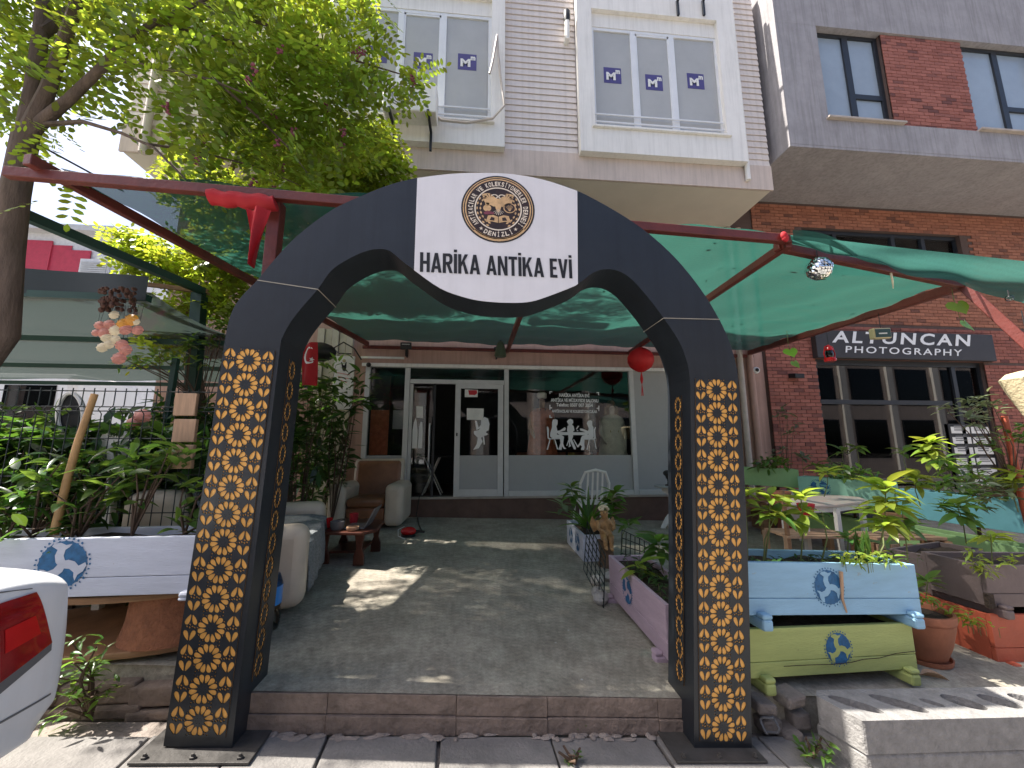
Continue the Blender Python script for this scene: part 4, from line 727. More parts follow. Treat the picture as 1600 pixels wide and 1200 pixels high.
# ================================================================ TREES
def leaflets(clumps, n, L, rng, w=.5, kinds=13):
    vs = []; fs = []
    tot = sum(c[1]**2*c[2] for c in clumps)
    for (c, r, dens) in clumps:
        for _ in range(int(n*r*r*dens/tot)):
            while True:
                p = Vector((rng.uniform(-1, 1), rng.uniform(-1, 1), rng.uniform(-1, 1)))
                if .15 < p.length < 1: break
            p = Vector(c)+Vector((p.x*r*1.15, p.y*r, p.z*r*.8)); d = Vector((rng.gauss(0, 1), rng.gauss(0, 1), rng.gauss(-.45, .55))).normalized()
            up = Vector((rng.gauss(0, .45), rng.gauss(0, .45), 1)); x = d.cross(up).normalized(); nn = x.cross(d)
            k = kinds//2; l = L*rng.uniform(.75, 1.25)
            for i in range(k+1):
                o = p+d*(i*l*.62)-Vector((0, 0, 1))*(i*l*.62)**2*.9
                for s in ((-1, 1) if i < k else (0,)):
                    dd = (x*s*.92+d*(.38 if s else 1)+nn*rng.uniform(-.25, .25)).normalized(); e = nn+x*rng.uniform(-.3, .3); ww = dd.cross(e).normalized()*l*w*.5
                    a_ = o+dd*l*.06; j = len(vs); vs += [a_, a_+dd*l*.38+ww, a_+dd*l*.74+ww*.85, a_+dd*l, a_+dd*l*.74-ww*.85, a_+dd*l*.38-ww]; fs.append((j, j+1, j+2, j+3, j+4, j+5))
    return vs, fs
def add_foliage(name, vs, fs, m, parent): 
    b = MB(); b.v = [tuple(v) for v in vs]; b.f = fs; return b.build(name, m, parent, fix=False, kind='stuff')
rng = random.Random(3)
t1 = thing('locust_tree', (-4.0, 3.0, .1), 'locust tree with forked grey trunk and pink blossom at the left edge', 'tree')
q = lambda x, y, Y: atY(x, y, Y)
trunk = [Vector((-3.95, 3.05, .1)), Vector((-3.85, 3.04, 1.2)), q(2, 520, 3.02), q(12, 400, 3.0), q(24, 300, 3.0), q(40, 215, 3.0)]
MB().tube(trunk, [.13, .11, .095, .085, .08, .075], 12).build('trunk', 'bark', t1, True)
br = [([q(38, 222, 3.0), q(52, 140, 3.0), q(64, 50, 3.0), q(72, -40, 3.05), q(80, -200, 3.2)], [.06, .05, .045, .04, .025]), ([q(42, 215, 3.0), q(75, 140, 2.95), q(105, 50, 2.9), q(135, -40, 2.9), q(170, -200, 2.9)], [.062, .045, .04, .036, .02]),
      ([q(48, 205, 3.0), q(108, 155, 2.95), q(160, 105, 2.9), q(200, 62, 2.9), q(245, 33, 2.9), q(310, 5, 3.0), q(400, -50, 3.1)], [.05, .036, .032, .028, .022, .016, .01]),
      ([q(178, 92, 2.9), q(260, 108, 2.85), q(330, 125, 2.8), q(380, 145, 2.8)], [.016, .013, .01, .006]), ([q(60, 195, 3.0), q(130, 190, 2.9), q(190, 208, 2.85), q(240, 230, 2.8), q(300, 290, 2.8)], [.02, .015, .012, .009, .005]),
      ([q(240, 35, 2.9), q(340, 55, 3.1), q(430, 100, 3.3), q(500, 160, 3.4)], [.02, .016, .012, .006]), ([q(310, 5, 3.0), q(420, 40, 3.2), q(540, 90, 3.3), q(640, 120, 3.3)], [.018, .014, .01, .005]), ([q(230, 225, 2.8), q(300, 235, 3.0), q(400, 260, 3.2), q(470, 290, 3.3)], [.010, .008, .007, .004]), ([q(330, 120, 2.8), q(400, 180, 3.0), q(450, 230, 3.1), q(480, 270, 3.2)], [.012, .01, .007, .004])]
for pa, ra in br: MB().tube(pa, ra, 8).build('branch', 'bark', t1, True)
cl = []
for (x, y, Y, r, d) in ((20,60,3.2,.5,1), (90,30,3.3,.5,1), (150,70,2.9,.38,1), (40,150,3.1,.33,.9), (200,20,3.0,.45,1), (270,60,2.9,.4,1.1), (330,20,3.1,.5,1.1), (290,150,2.9,.32,1.2), (380,90,3.0,.42,1.3), (350,200,3.0,.33,1.2), (430,40,3.2,.5,1.2), (420,160,3.1,.4,1.5), (480,110,3.2,.42,1.5), (450,220,3.2,.33,1.6), (520,50,3.3,.42,1.3), (540,150,3.3,.34,1.5), (500,200,3.3,.3,1.5), (590,110,3.3,.26,1.2), (560,20,3.4,.3,1), (640,125,3.3,.16,1.3), (300,250,2.9,.2,.8), (400,275,3.1,.24,1.1), (470,280,3.3,.24,1.2), (110,300,2.9,.10,.8), (60,330,2.9,.12,.5), (185,190,2.8,.12,.7), (10,210,2.8,.22,.8), (-60,100,3.2,.6,1), (100,-120,3.3,.8,1), (300,-140,3.4,.8,1), (500,-100,3.6,.7,1), (-100,-100,3.4,.9,1), (560,190,3.5,.2,1.3)):
    cl.append((q(x, y, Y), r, d))
up_ = [(Vector(c_[:3]), c_[3], 1) for c_ in ((-4.3, 3.6, 7.9, .8), (-3.3, 4.3, 8.3, .9), (-2.6, 5.2, 8.8, .8), (-4.0, 5.2, 8.4, .9), (-3.4, 3.4, 7.4, .6), (-5.0, 4.6, 7.8, .9), (-5.0, 3.2, 6.6, .6))]
vs, fs = leaflets(up_, 750, .08, rng); add_foliage('upper_crown', vs, fs, 'leaf_tree', t1)
MB().tube([q(64, 50, 3.0), Vector((-3.4, 3.6, 6.2)), Vector((-3.1, 4.2, 7.4)), Vector((-2.6, 4.8, 8.4))], [.05, .045, .035, .02], 8).build('branch', 'bark', t1, True)
vs, fs = leaflets(cl, 1650, .067, rng); add_foliage('crown', vs, fs, 'leaf_tree', t1)
for i in range(26):
    c_, r_, _ = cl[rng.randrange(9, 24)]; p = Vector(c_)+Vector((rng.uniform(-1, 1)*r_, rng.uniform(-1, 0)*r_, rng.uniform(-.9, .2)*r_)); b = MB()
    for k in range(9): b.ell(tuple(p+Vector((rng.uniform(-.022, .022), rng.uniform(-.022, .022), -k*.009))), (.012, .012, .009), 5, 4)
    b.build('blossom', 'flower_pink', t1, True)
# bright young tree behind, by the green post
t2 = thing('young_tree', (-3.55, 5.6, .2), 'slender tree with bright yellow green leaves behind the left post', 'tree')
MB().tube([(-3.62, 5.6, .1), (-3.6, 5.6, 1.6), q(292, 500, 5.6), q(300, 400, 5.6), q(330, 320, 5.6), q(380, 230, 5.4)], [.11, .10, .09, .07, .05, .03], 10).build('trunk', 'bark_pale', t2, True)
for pa in ([q(300, 420, 5.6), q(240, 400, 5.3), q(200, 385, 5.2)], [q(310, 380, 5.6), q(400, 320, 5.3), q(480, 270, 5.2), q(560, 240, 5.0)], [q(296, 470, 5.6), q(350, 440, 5.3), q(380, 400, 5.2)]): MB().tube(pa, [.035, .025, .012, .008][:len(pa)], 7).build('branch', 'bark_pale', t2, True)
c2 = [(q(x, y, Y), r, d) for (x, y, Y, r, d) in ((400,330,5.2,.5,1), (300,420,5.3,.5,1), (240,400,5.2,.42,1), (350,400,5.0,.4,1.2), (360,470,5.1,.32,1.2), (480,260,5.0,.55,1.1), (560,250,4.9,.5,1.2), (610,270,4.9,.28,1.2), (590,220,5.0,.3,1.2), (430,240,5.2,.5,1), (330,300,5.4,.6,.9), (280,480,5.2,.3,1), (540,300,5.0,.35,1.2), (200,380,5.1,.25,.8), (420,400,5.3,.4,1), (260,540,5.0,.28,.7))]
vs, fs = leaflets(c2, 1850, .075, rng, .55, 9); add_foliage('crown', vs, fs, 'leaf_yellow', t2)
# ================================================================ THE NEIGHBOUR'S CANOPY ON THE LEFT, FAR HOUSES
nc = thing('grey_canopy', (-5.5, 5.5, 2.7), 'grey net canopy on dark green steel frame over the left terrace', 'awning')
z1, z2 = q(80, 452, 3.6).z, q(100, 593, 7.3).z
def ncp(u, v):
    a_ = Vector((-8.5, 3.6, z1+.06)).lerp(Vector((q(235, 458, 3.6).x, 3.6, z1)), u); c_ = Vector((-9.5, 7.3, z2)).lerp(Vector((-2.75, 7.3, z2)), u); p = a_.lerp(c_, v); return (p.x, p.y, p.z-.05*abs(sin(v*pi*3))+.015*sin(u*22))
b = MB(); b.grid(ncp, 40, 30); b.build('shade_net', 'net_grey', nc, True, fix=False)
for v in (0, .34, .68, 1): MB().bar(Vector(ncp(0, v))+Vector((0, 0, -.06)), Vector(ncp(1, v))+Vector((0, 0, -.06)), .05, .06).build('beam', 'green_steel', nc)
b = MB(); b.grid(lambda u, v: tuple(Vector(ncp(u, 0))+Vector((0, -.02+.02*sin(u*30), .16-.22*v+.03*sin(u*11)))), 40, 4); b.build('rolled_net', 'wire', nc, True, fix=False)
pt_ = q(312, 458, 4.9); MB().bar((q(300, 700, 4.9).x+.02, 4.9, fl(-3, 4.9)), pt_, .12, .12).build('post', 'green_steel', nc); MB().bar(q(-8, 316, 3.0), pt_+Vector((.05, 0, .02)), .07, .08).build('beam', 'green_steel', nc); MB().bar(pt_+Vector((-1.0, -.4, 0)), pt_+Vector((.1, 0, .02)), .03, .05).build('beam', 'wood', nc); MB().bar(pt_+Vector((-1.0, -.4, .03)), pt_+Vector((.1, .03, .0)), .02, .03).build('beam', 'wood_pale', nc)
p_ = q(258, 640, 4.4); MB().bar((p_.x, 4.4, fl(-3, 4.4)), (p_.x+.04, 4.4, q(262, 560, 4.4).z), .05, .05).build('post', 'green_steel', nc)
fr = thing('far_house', (-22, 20, 0), 'white house with deep red panels and shuttered windows beyond the canopy', 'house')
def far(name, x0, y0, x1, y1, Y, m, parent=None, d=.3):
    a_, c_ = atY(x0, y0, Y), atY(x1, y1, Y); o = MB().box((a_.x, Y, c_.z), (c_.x, Y+d, a_.z)).build(name, m, parent or fr); return o
far('wall', -150, 352, 175, 760, 20.3, 'far_white', d=6); far('wall', 175.5, 395, 560, 800, 20.31, 'far_white', d=4)
for x0, x1, y0, y1 in ((28, 64, 374, 470), (98, 128, 390, 470), (210, 278, 480, 528)): far('red_panel', x0, y0, x1, y1, 20.2, 'far_red', d=.05)
far('red_recess', 64.5, 382, 97, 470, 20.25, 'far_red', d=.02)
for x0, x1, y0, y1 in ((14, 27, 372, 420), (126, 163, 404, 450)):
    w_ = far('window', x0, y0, x1, y1, 20.18, 'far_white', d=.1); a_, c_ = atY(x0+2, y0+3, 20.15), atY(x1-2, y1-2, 20.15)
    for k in range(12): MB().box((a_.x, 20.13, c_.z+(a_.z-c_.z)*k/12), (c_.x, 20.16, c_.z+(a_.z-c_.z)*(k+.7)/12)).build('shutter_slat', 'shutter', w_)
far('roof_edge', -170, 346, 178, 353, 19.8, 'shutter', d=1)
vn = thing('white_van', (-9, 11, 0), 'white van parked on the street behind the left canopy', 'van')
VX = atY(115, 600, 10.5).x; zt_ = atY(60, 592, 10.5).z
MB().box((VX-5.2, 10.5, .45), (VX, 12.4, zt_+.15)).build('van_body', 'car_paint', vn, bevel=.12)
for k in range(3): MB().box((VX-1.5-k*1.5, 10.48, 1.45), (VX-.35-k*1.5, 10.498, zt_-.15)).build('van_window', 'glass_dark', vn, bevel=.05) if k < 1 else MB().box((VX-1.5-k*1.5, 10.482, .9), (VX-.42-k*1.5, 10.4985, zt_-.1)).build('side_panel', 'car_paint', vn)
for k in (-.9, -4.1): MB().tube([(VX+k, 10.46, .36), (VX+k, 10.7, .36)], .36, 20).build('wheel', 'tyre', vn)
# ================================================================ PLANTERS
def emblem(parent, o, ex, ez, r, base):
    """round blue stencil with a pale three-armed figure"""
    o, ex, ez = Vector(o), Vector(ex).normalized(), Vector(ez).normalized(); n = ex.cross(ez).normalized()
    P = lambda x, y, k: o+ex*(x*r)+ez*(y*r)+n*(.0012*k)
    b = MB(); pts = []
    for i in range(96):
        t = 2*pi*i/96; rr = .86 if i % 4 else .9; pts.append((rr*cos(t), rr*sin(t)))
    b.add([P(0, 0, 1)]+[P(x, y, 1) for x, y in pts], [(0, i+1, (i+1) % 96+1) for i in range(96)])
    rg = random.Random(5)
    for i in range(34):
        if i in (3, 4, 15, 26): continue
        t = 2*pi*i/34; d_ = rg.uniform(.03, .055); b.add([P(a_*cos(t+e), a_*sin(t+e), 1) for a_, e in ((.93, -d_), (1.0, -d_*.6), (1.01, d_*.6), (.93, d_))], [(0, 1, 2, 3)])
    st = b.build('stencil', 'stencil', parent, fix=False); b = MB()
    for k in range(3):
        a0 = rad(90+120*k); ca, sa = cos(a0), sin(a0)
        arm = [(-.06, .10), (-.13, -.05), (.05, -.10), (.16, .08), (.20, .30), (.16, .50), (.30, .62), (.26, .72), (.10, .74), (-.02, .66), (-.16, .70), (-.10, .58), (-.02, .50), (.0, .30)]
        b.add([P(x*ca-y*sa, x*sa+y*ca, 2+.4*k) for y, x in [(p[0]*1.55, p[1]*1.08) for p in arm]], [tuple(range(len(arm)))])
    b.build('stencil_figure', base, st, fix=False); return st
def planter(label, A_, B_, h, dep, m, feet=True, em=None, boards=2, group='painted wooden planters', name='wooden_planter', foot_h=.07, soil=True):
    """A_ to B_: bottom front edge, left to right as seen"""
    A_, B_ = Vector(A_), Vector(B_); e = (B_-A_); L = e.length; ex = e/L; n = Vector((-ex.y, ex.x, 0)).normalized()   # n points away behind
    up = Vector((0, 0, 1)); t = .03; root = thing(name, (A_+B_)/2+n*dep/2, label, 'planter', group)
    for k in range(boards):
        hb = h*(.68 if k == 0 else .32) if boards == 2 else h; z0 = h-hb if k == 0 else 0
        if boards == 2: z0 = h*.32 if k == 0 else 0
        front = MB().obox(A_+up*z0, ex*L, n*t, up*(hb-.003)).build('front_board', m, root, bevel=.004)
        if k == 0: front0 = front
        MB().obox(A_+n*(dep-t)+up*z0, ex*L, n*t, up*(hb-.003)).build('back_board', m, root, bevel=.004)
    for q_ in (0, L-t): MB().obox(A_+n*(t+.001)+ex*q_, ex*t, n*(dep-2*t-.002), up*(h-.006)).build('end_board', m, root, bevel=.004)
    if soil:
        b = MB(); b.grid(lambda u, v: tuple(A_+ex*(t+(L-2*t)*u)+n*(t+(dep-2*t)*v)+up*(h-.05+.02*sin(u*19)*cos(v*7+u*5))), 16, 6); b.build('soil', 'soil', root, True)
    if feet:
        for q_ in (.05, L-.05-.08):
            o = A_+ex*q_-n*.06; MB().prism([o-up*foot_h*.0-up*foot_h, o+n*.0+up*.03*0-up*.02+up*foot_h*.55, o+n*.05+up*foot_h*.75, o+n*(dep+.05)+up*0-up*.002, o+n*(dep+.05)-up*foot_h], ex*.07).build('foot', m, root, bevel=.012) if False else MB().obox(o-up*foot_h, ex*.07, n*(dep+.12), up*(foot_h-.002)).build('foot', m, root, bevel=.015)
            MB().obox(o-up*.004, ex*.07, n*.057, up*.03).build('foot_block', m, root, bevel=.012)
    if em: emblem(front0, A_+ex*(L*em[0])+up*(h*em[1])-n*.001, ex, up, em[2], m)
    return root, ex, n
pl_lime, _, _ = planter('lime green planter with blue stencil and a long crack, under the blue planter', atY(1173.5, 1061, 2.47), atY(1434.5, 1045, 2.57), .275, .36, 'paint_lime', em=(.52, .52, .105))
ck = [atY(x, y, 2.455+.1*(x-1174)/262-.003) for x, y in ((1225, 1041), (1262, 1039), (1300, 1038), (1330, 1035), (1350, 1030), (1375, 1028), (1400, 1021), (1432, 1017))]; MB().tube(ck, .0022, 5).build('crack', 'soil', pl_lime)
PB, exB, nB = planter('sky blue planter with blue stencil, standing on the lime green planter', atY(1169, 962, 2.45), atY(1441, 960, 2.55), .31, .36, 'paint_blue', em=(.46, .53, .118))
MB().tube([atY(x, y, 2.49) for x, y in ((1314, 893), (1316, 920), (1316, 935), (1323, 957))], [.011, .009, .008, .005], 6).build('dried_root', 'wood_pale', PB, True)
PP, _, _ = planter('dusty pink planter with blue stencil beside the right arch leg', (1.25, 3.83, fl(1.25, 3.83)+.04), (1.25, 2.70, fl(1.25, 2.7)+.04), .34, .36, 'paint_pink', em=(.40, .55, .115), foot_h=.06)
PS, _, _ = planter('small light blue planter by the cherub statue', (1.3, 5.8, fl(1.3, 5.8)), (1.3, 4.92, fl(1.3, 4.92)), .31, .36, 'paint_white', feet=False, em=(.68, .5, .12)); emblem([c for c in PS.children if c.name.startswith('front_board')][0], (1.2988, 5.55, fl(1.3, 5.5)+.16), (0, -1, 0), (0, 0, 1), .11, 'paint_white')
PBr, _, _ = planter('weathered brown planter stacked on the red planter at right', atY(1548, 949, 2.86), atY(1548, 949, 2.86)+Vector((1.3, .05, -.05)), .30, .42, 'paint_brown', em=None)
MB().obox(atY(1538, 884, 2.84)+Vector((-.02, -.004, -.30)), (.05, 0, 0), (0, .03, 0), (0, 0, .1)).build('peeling_patch', 'soil', PBr)
planter('orange red planter under the brown planter at right', atY(1560, 1038, 2.86), atY(1560, 1038, 2.86)+Vector((1.3, .05, -.06)), .34, .46, 'paint_red')
planter('second brown planter behind the stacked pair at right', atY(1470, 917, 3.45), atY(1470, 917, 3.45)+Vector((.9, .3, -.02)), .26, .34, 'paint_brown', feet=False)
# white planter on the cable drum table
planter('long white planter with blue stencil left of the arch', (-3.35, 2.56, .600), (-1.50, 2.56, .600), .315, .34, 'paint_white', em=(.573, .55, .145), foot_h=.02)
sp = thing('cable_drum', (-2.15, 3.0, .17), 'wooden cable drum table with rust brown hub under the white planter', 'table')
for z in (.245, .542): MB().lathe([(.02, 0), (.70, 0), (.705, .012), (.705, .028), (.70, .036), (.02, .036)], (-2.20, 3.04, z), 36, 1.15, .62).build('drum_disc', 'wood', sp)
MB().lathe([(.30, 0), (.285, .05), (.27, .12), (.262, .22), (.262, .26)], (-1.86, 2.92, .2815), 28).build('drum_hub', 'rope_hub', sp, True)
# receding planters along the brick shop front
def plq(label, p, q_, h, m, z, em=None): return planter(label, (p[0], p[1], z), (q_[0], q_[1], z-.03), h, .3, m, feet=False, em=em, boards=1)
plq('pale green planter at the far end of the right hand row', (4.55, 6.75), (5.35, 6.3), .30, 'paint_green', .78)
plq('mint green planter with blue stencil in the right hand row', (5.15, 6.1), (5.75, 5.15), .36, 'paint_mint', .60, (.25, .55, .14))
plq('turquoise planter with foliage in the right hand row', (5.72, 5.1), (6.1, 3.9), .36, 'paint_turq', .50)
plq('light green planter below the mint planter', (5.08, 5.9), (5.55, 5.1), .34, 'paint_green', .1); plq('light green planter below the turquoise planter', (5.5, 4.95), (5.72, 3.7), .36, 'paint_green', .05)
bn = thing('display_bench', (5.5, 5, .1), 'low wooden trestle carrying the right hand planters', 'bench')
MB().bar((4.7, 6.6, .56), (5.95, 5.0, .50), .3, .04).build('bench_top', 'wood', bn)
for p in ((4.8, 6.5), (5.3, 5.85), (5.85, 5.1)): MB().box((p[0]-.04, p[1]-.04, fl(*p)), (p[0]+.04, p[1]+.04, .50)).build('leg', 'wood', bn)
# terracotta pot
def pot(label, c, r, h, m='terracotta', saucer=True, group=None):
    t = thing('flower_pot', c, label, 'pot', group); z = .035 if saucer else 0
    MB().lathe([(r*.62, z), (r*.8, z+h*.3), (r*.93, z+h*.65), (r*.97, z+h*.8), (r*.95, z+h*.82), (r*1.0, z+h*.84), (r*1.02, z+h*.97), (r, z+h), (r*.9, z+h), (r*.88, z+h*.85), (.02, z+h*.85)], c, 28).build('pot_body', m, t, 40)
    MB().lathe([(r*.86, 0), (r*.86, .006), (.01, .012)], (c[0], c[1], c[2]+z+h*.87), 20).build('soil', 'soil', t)
    if saucer: MB().lathe([(r*.6, 0), (r*.74, .008), (r*.78, .04), (r*.74, .04), (r*.70, .014), (.02, .014)], c, 24).build('saucer', m, t)
    return t
pc = onfl(1478, 1047); pot('large terracotta pot with saucer beside the lime planter', (pc.x, pc.y+.14, pc.z), .205, .31)
pot('terracotta pot on the ground behind the blue planter', tuple(onfl(1425, 880)), .16, .22, saucer=False); pot('dark plant pot by the pink pilaster', (5.35, 7.0, fl(5.3, 7)), .2, .3, 'terracotta', False); pot('small red pot on the wooden stand', (3.95, 4.6, .62), .09, .13, 'flower_red', False); pot('brown pot hanging by the trestle', (3.75, 4.75, .70), .12, .18, 'terracotta', False)
# concrete block with cored holes
cb = thing('concrete_block', (2.6, 2.0, -.2), 'rough cored concrete block on the pavement below the planters', 'block')
bx0 = atY(1263, 1078, 2.33); CL = 1.9; cw = .52; ctop = bx0.z
def oval(cx, cy_, a_, b2, t): return [(cx+a_*cos(u)*cos(t)-b2*sin(u)*sin(t), cy_+a_*cos(u)*sin(t)+b2*sin(u)*cos(t)) for u in [2*pi*i/22 for i in range(22)]]
hp = [(atZ(x, y, ctop), a_, b2) for x, y, a_, b2 in ((1338, 1100, .115, .042), (1412, 1100, .12, .046), (1455, 1091, .05, .024), (1525, 1099, .09, .055), (1590, 1099, .085, .05), (1660, 1104, .09, .05))]
vs, fs = holes_geo([(bx0.x+.06, 2.07), (bx0.x+CL, 2.07), (bx0.x+CL, 2.33), (bx0.x+.05, 2.33), (bx0.x+.0, 2.28)], [oval(p.x, 2.20, a_, b2, rad(-38)) for p, a_, b2 in hp], .15)
tilt = lambda x: -.035*(x-bx0.x)
b = MB(); b.add([(v.x, v.y, v.z+ctop-.075+tilt(v.x)) for v in vs], fs); cbo = b.build('cored_top', 'block_concrete', cb, bevel=.012)
MB().obox((bx0.x+.062, 2.072, ctop-.42), (CL-.07, 0, tilt(CL+bx0.x)), (-.05, .25, 0), (0, 0, .268)).build('block_base', 'block_concrete', cb, bevel=.02)
# ================================================================ PLANTS
def whorl_plant(label, base, top, n=12, L=.13, kind='leaf_bright', tiers=1, group='potted leafy plants', droop=.2, name='leafy_plant', r=.006, cat='plant'):
    base, top = Vector(base), Vector(top); t = thing(name, base, label, cat, group); rr = random.Random(hash(label) & 0xffff if False else sum(map(ord, label)))
    mid = base.lerp(top, .5)+Vector((rr.uniform(-.03, .03), rr.uniform(-.03, .03), 0)); MB().tube([base, mid, top], [r, r*.8, r*.6], 6).build('stem', 'stem_green', t, True)
    for k in range(tiers):
        c = top.lerp(mid, k*.42) if tiers > 1 else top
        for i in range(n):
            a_ = 2.4*i+rr.uniform(-.3, .3); el = rr.uniform(-.35, .75)-droop*k
            d = Vector((cos(a_)*cos(el), sin(a_)*cos(el), sin(el))); leaf(t, kind, c+d*.01-Vector((0, 0, .012*i/n*6*L*5)), d, Vector((0, 0, 1))+Vector((rr.gauss(0, .2), rr.gauss(0, .2), 0)), L*rr.uniform(.7, 1.2), L*rr.uniform(1.05, 1.4))
    return t
def onB(px, Y=2.66): return Vector((atY(px, 890, Y).x, Y, atY(px, 900, 2.6).z+.02))
zb = atY(1300, 893, 2.5).z-.03
def wp(label, px0, px, py, Y, **k): return whorl_plant(label, (atY(px0, 880, Y).x, Y, zb), atY(px, py, Y), **k)
wp('tall leafy stem at the left end of the blue planter', 1193, 1203, 772, 2.72, n=13, L=.15, tiers=2); wp('second leafy stem in the blue planter, before the white table', 1250, 1251, 772, 2.72, n=13, L=.15, tiers=2)
wp('largest yellow green plant rising from the right of the blue planter', 1370, 1384, 755, 2.75, n=15, L=.19, kind='leaf_bright', tiers=3, droop=.1); wp('short leafy stem in front of the tall yellow plant', 1366, 1378, 818, 2.70, n=9, L=.10)
wp('bare dark twig with few leaves in the blue planter', 1282, 1284, 800, 2.74, n=5, L=.08, kind='leaf_dark'); wp('leafy shoot partly hidden by the right arch leg', 1168, 1163, 770, 2.75, n=11, L=.13)
wp('drooping broad leaf stem beside the right arch leg', 1192, 1214, 800, 2.70, n=6, L=.17, kind='leaf_mid', droop=.6)
sv = thing('snake_plant', (atY(1352, 880, 2.66).x, 2.66, zb), 'upright snake plant with pointed blades in the blue planter', 'plant')
for i in range(9):
    a_ = 2.4*i; p = Vector((atY(1352, 880, 2.66).x+.03*cos(a_), 2.66+.03*sin(a_), zb)); leaf(sv, 'blade', p, (R(-.2, .2)+(-.5 if i == 7 else 0), R(-.15, .15), 1), (cos(a_), sin(a_), .1), R(.16, .27), .24)
def cover(label, pts, n, L, kind, parent_box, group='ground cover in the planters', hang=.3):
    t = thing('trailing_plant', pts[0], label, 'plant', group); rr = random.Random(n*7+len(label)); b = MB()
    for i in range(n):
        u = rr.random()*(len(pts)-1); k = int(u); p = Vector(pts[k]).lerp(Vector(pts[k+1]), u-k)+Vector((rr.uniform(-1, 1)*parent_box[0], rr.uniform(-1, 1)*parent_box[1], rr.uniform(0, 1)*parent_box[2]))
        a_ = rr.uniform(0, 2*pi); d = Vector((cos(a_), sin(a_), rr.uniform(-hang, .8)))
        leaf(t, kind, p, d, (rr.gauss(0, .3), rr.gauss(0, .3), 1), L*rr.uniform(.6, 1.2), L*rr.uniform(.8, 1.2))
        if i % 5 == 0: b.tube([p-Vector((0, 0, .06)), p], .002, 4)
    b.build('stems', 'stem_green', t); return t
B0 = atY(1175, 885, 2.66); B1 = atY(1430, 885, 2.72); cover('low dark ivy covering the soil of the blue planter', [(B0.x, 2.64, zb+.02), (B1.x, 2.74, zb+.02)], 150, .055, 'leaf_dark', (.02, .1, .05))
cover('bright creeping plant spilling over the rim of the blue planter', [atY(1310, 880, 2.50), atY(1400, 876, 2.54)], 80, .055, 'leaf_bright', (.03, .06, .06), hang=.9)
cover('bright creeper with a red flower on the brown planter', [atY(1515, 862, 2.9), atY(1535, 900, 2.82), atY(1590, 872, 2.95)], 90, .06, 'leaf_bright', (.04, .05, .05), hang=.9)
cover('leafy plant overflowing the large terracotta pot', [Vector((pc.x-.15, pc.y+.1, pc.z+.36)), Vector((pc.x, pc.y+.05, pc.z+.42)), Vector((pc.x+.2, pc.y-.02, pc.z+.33)), Vector((pc.x+.28, pc.y-.05, pc.z+.26))], 95, .06, 'leaf_bright', (.06, .06, .05), hang=.9)
cover('low green plants in the dusty pink planter', [(1.42, 2.85, fl(1.4, 2.8)+.36), (1.42, 3.75, fl(1.4, 3.7)+.36)], 110, .07, 'leaf_dark', (.11, .05, .06))
whorl_plant('young bright plant in the pink planter', (1.42, 3.3, fl(1.4, 3.3)+.3), atY(996, 882, 3.3), n=6, L=.2, kind='leaf_bright'); whorl_plant('leafy shoot beside the wire cage near the arch', (1.6, 3.4, fl(1.6, 3.4)+.3), atY(1030, 838, 3.4), n=10, L=.2, kind='leaf_mid', tiers=2)
whorl_plant('leafy stem behind the cherub statue', (1.55, 5.0, fl(1.5, 5)+.28), atY(960, 768, 5.0), n=12, L=.2, kind='leaf_mid', tiers=3, droop=0); whorl_plant('leafy stem over the small light blue planter', (1.42, 5.5, fl(1.4, 5.5)+.28), atY(892, 760, 5.5), n=14, L=.2, kind='leaf_mid', tiers=2); whorl_plant('low leafy sprig left of the small light blue planter', (1.4, 5.3, fl(1.4, 5.3)+.28), atY(880, 787, 5.3), n=9, L=.2, kind='leaf_grey'); whorl_plant('leafy sprig at the right of the cherub', (1.62, 4.5, fl(1.6, 4.5)+.25), atY(982, 815, 4.5), n=9, L=.18, kind='leaf_mid')
dr = thing('dracaena', (1.5, 5.3, fl(1.5, 5.3)+.26), 'spiky dracaena in the small light blue planter', 'plant')
for i in range(22): a_ = 2.4*i; el = R(.35, 1.4); leaf(dr, 'strap', Vector((1.48+.02*cos(a_), 5.3+.02*sin(a_), fl(1.5, 5.3)+.30)), (cos(a_)*cos(el), sin(a_)*cos(el), sin(el)), (0, 0, 1), R(.35, .6), .4)
bk = [(1315, 703, 6.6, 5.0, 'leaf_mid'), (1338, 697, 6.5, 5.1, 'leaf_mid'), (1410, 703, 5.9, 5.4, 'leaf_mid'), (1450, 686, 5.6, 5.5, 'leaf_bright'), (1297, 722, 6.7, 4.9, 'leaf_grey'), (1253, 712, 6.8, 4.7, 'leaf_grey'), (1275, 725, 6.7, 4.8, 'leaf_mid')]
BKL = ('thin stem with a leaf star before the dark window, leftmost', 'thin stem with a leaf star before the dark window, second from left', 'small leaf star left of the big bright plant before the window', 'big bright leafy plant before the dark shop window', 'small pale sprig beside the far pale green planter', 'pale leafy sprig at the left foot of the brick pier', 'leafy sprig at the middle foot of the brick pier')
for i, (px, py, Y, X, kd) in enumerate(bk):
    tp = atY(px, py, Y); whorl_plant(BKL[i], (tp.x+R(-.05, .1), Y, .95 if i < 4 else .7), tp, n=14 if kd == 'leaf_bright' else 9, L=.26 if kd == 'leaf_bright' else .2, kind=kd, tiers=3 if kd == 'leaf_bright' else 1)
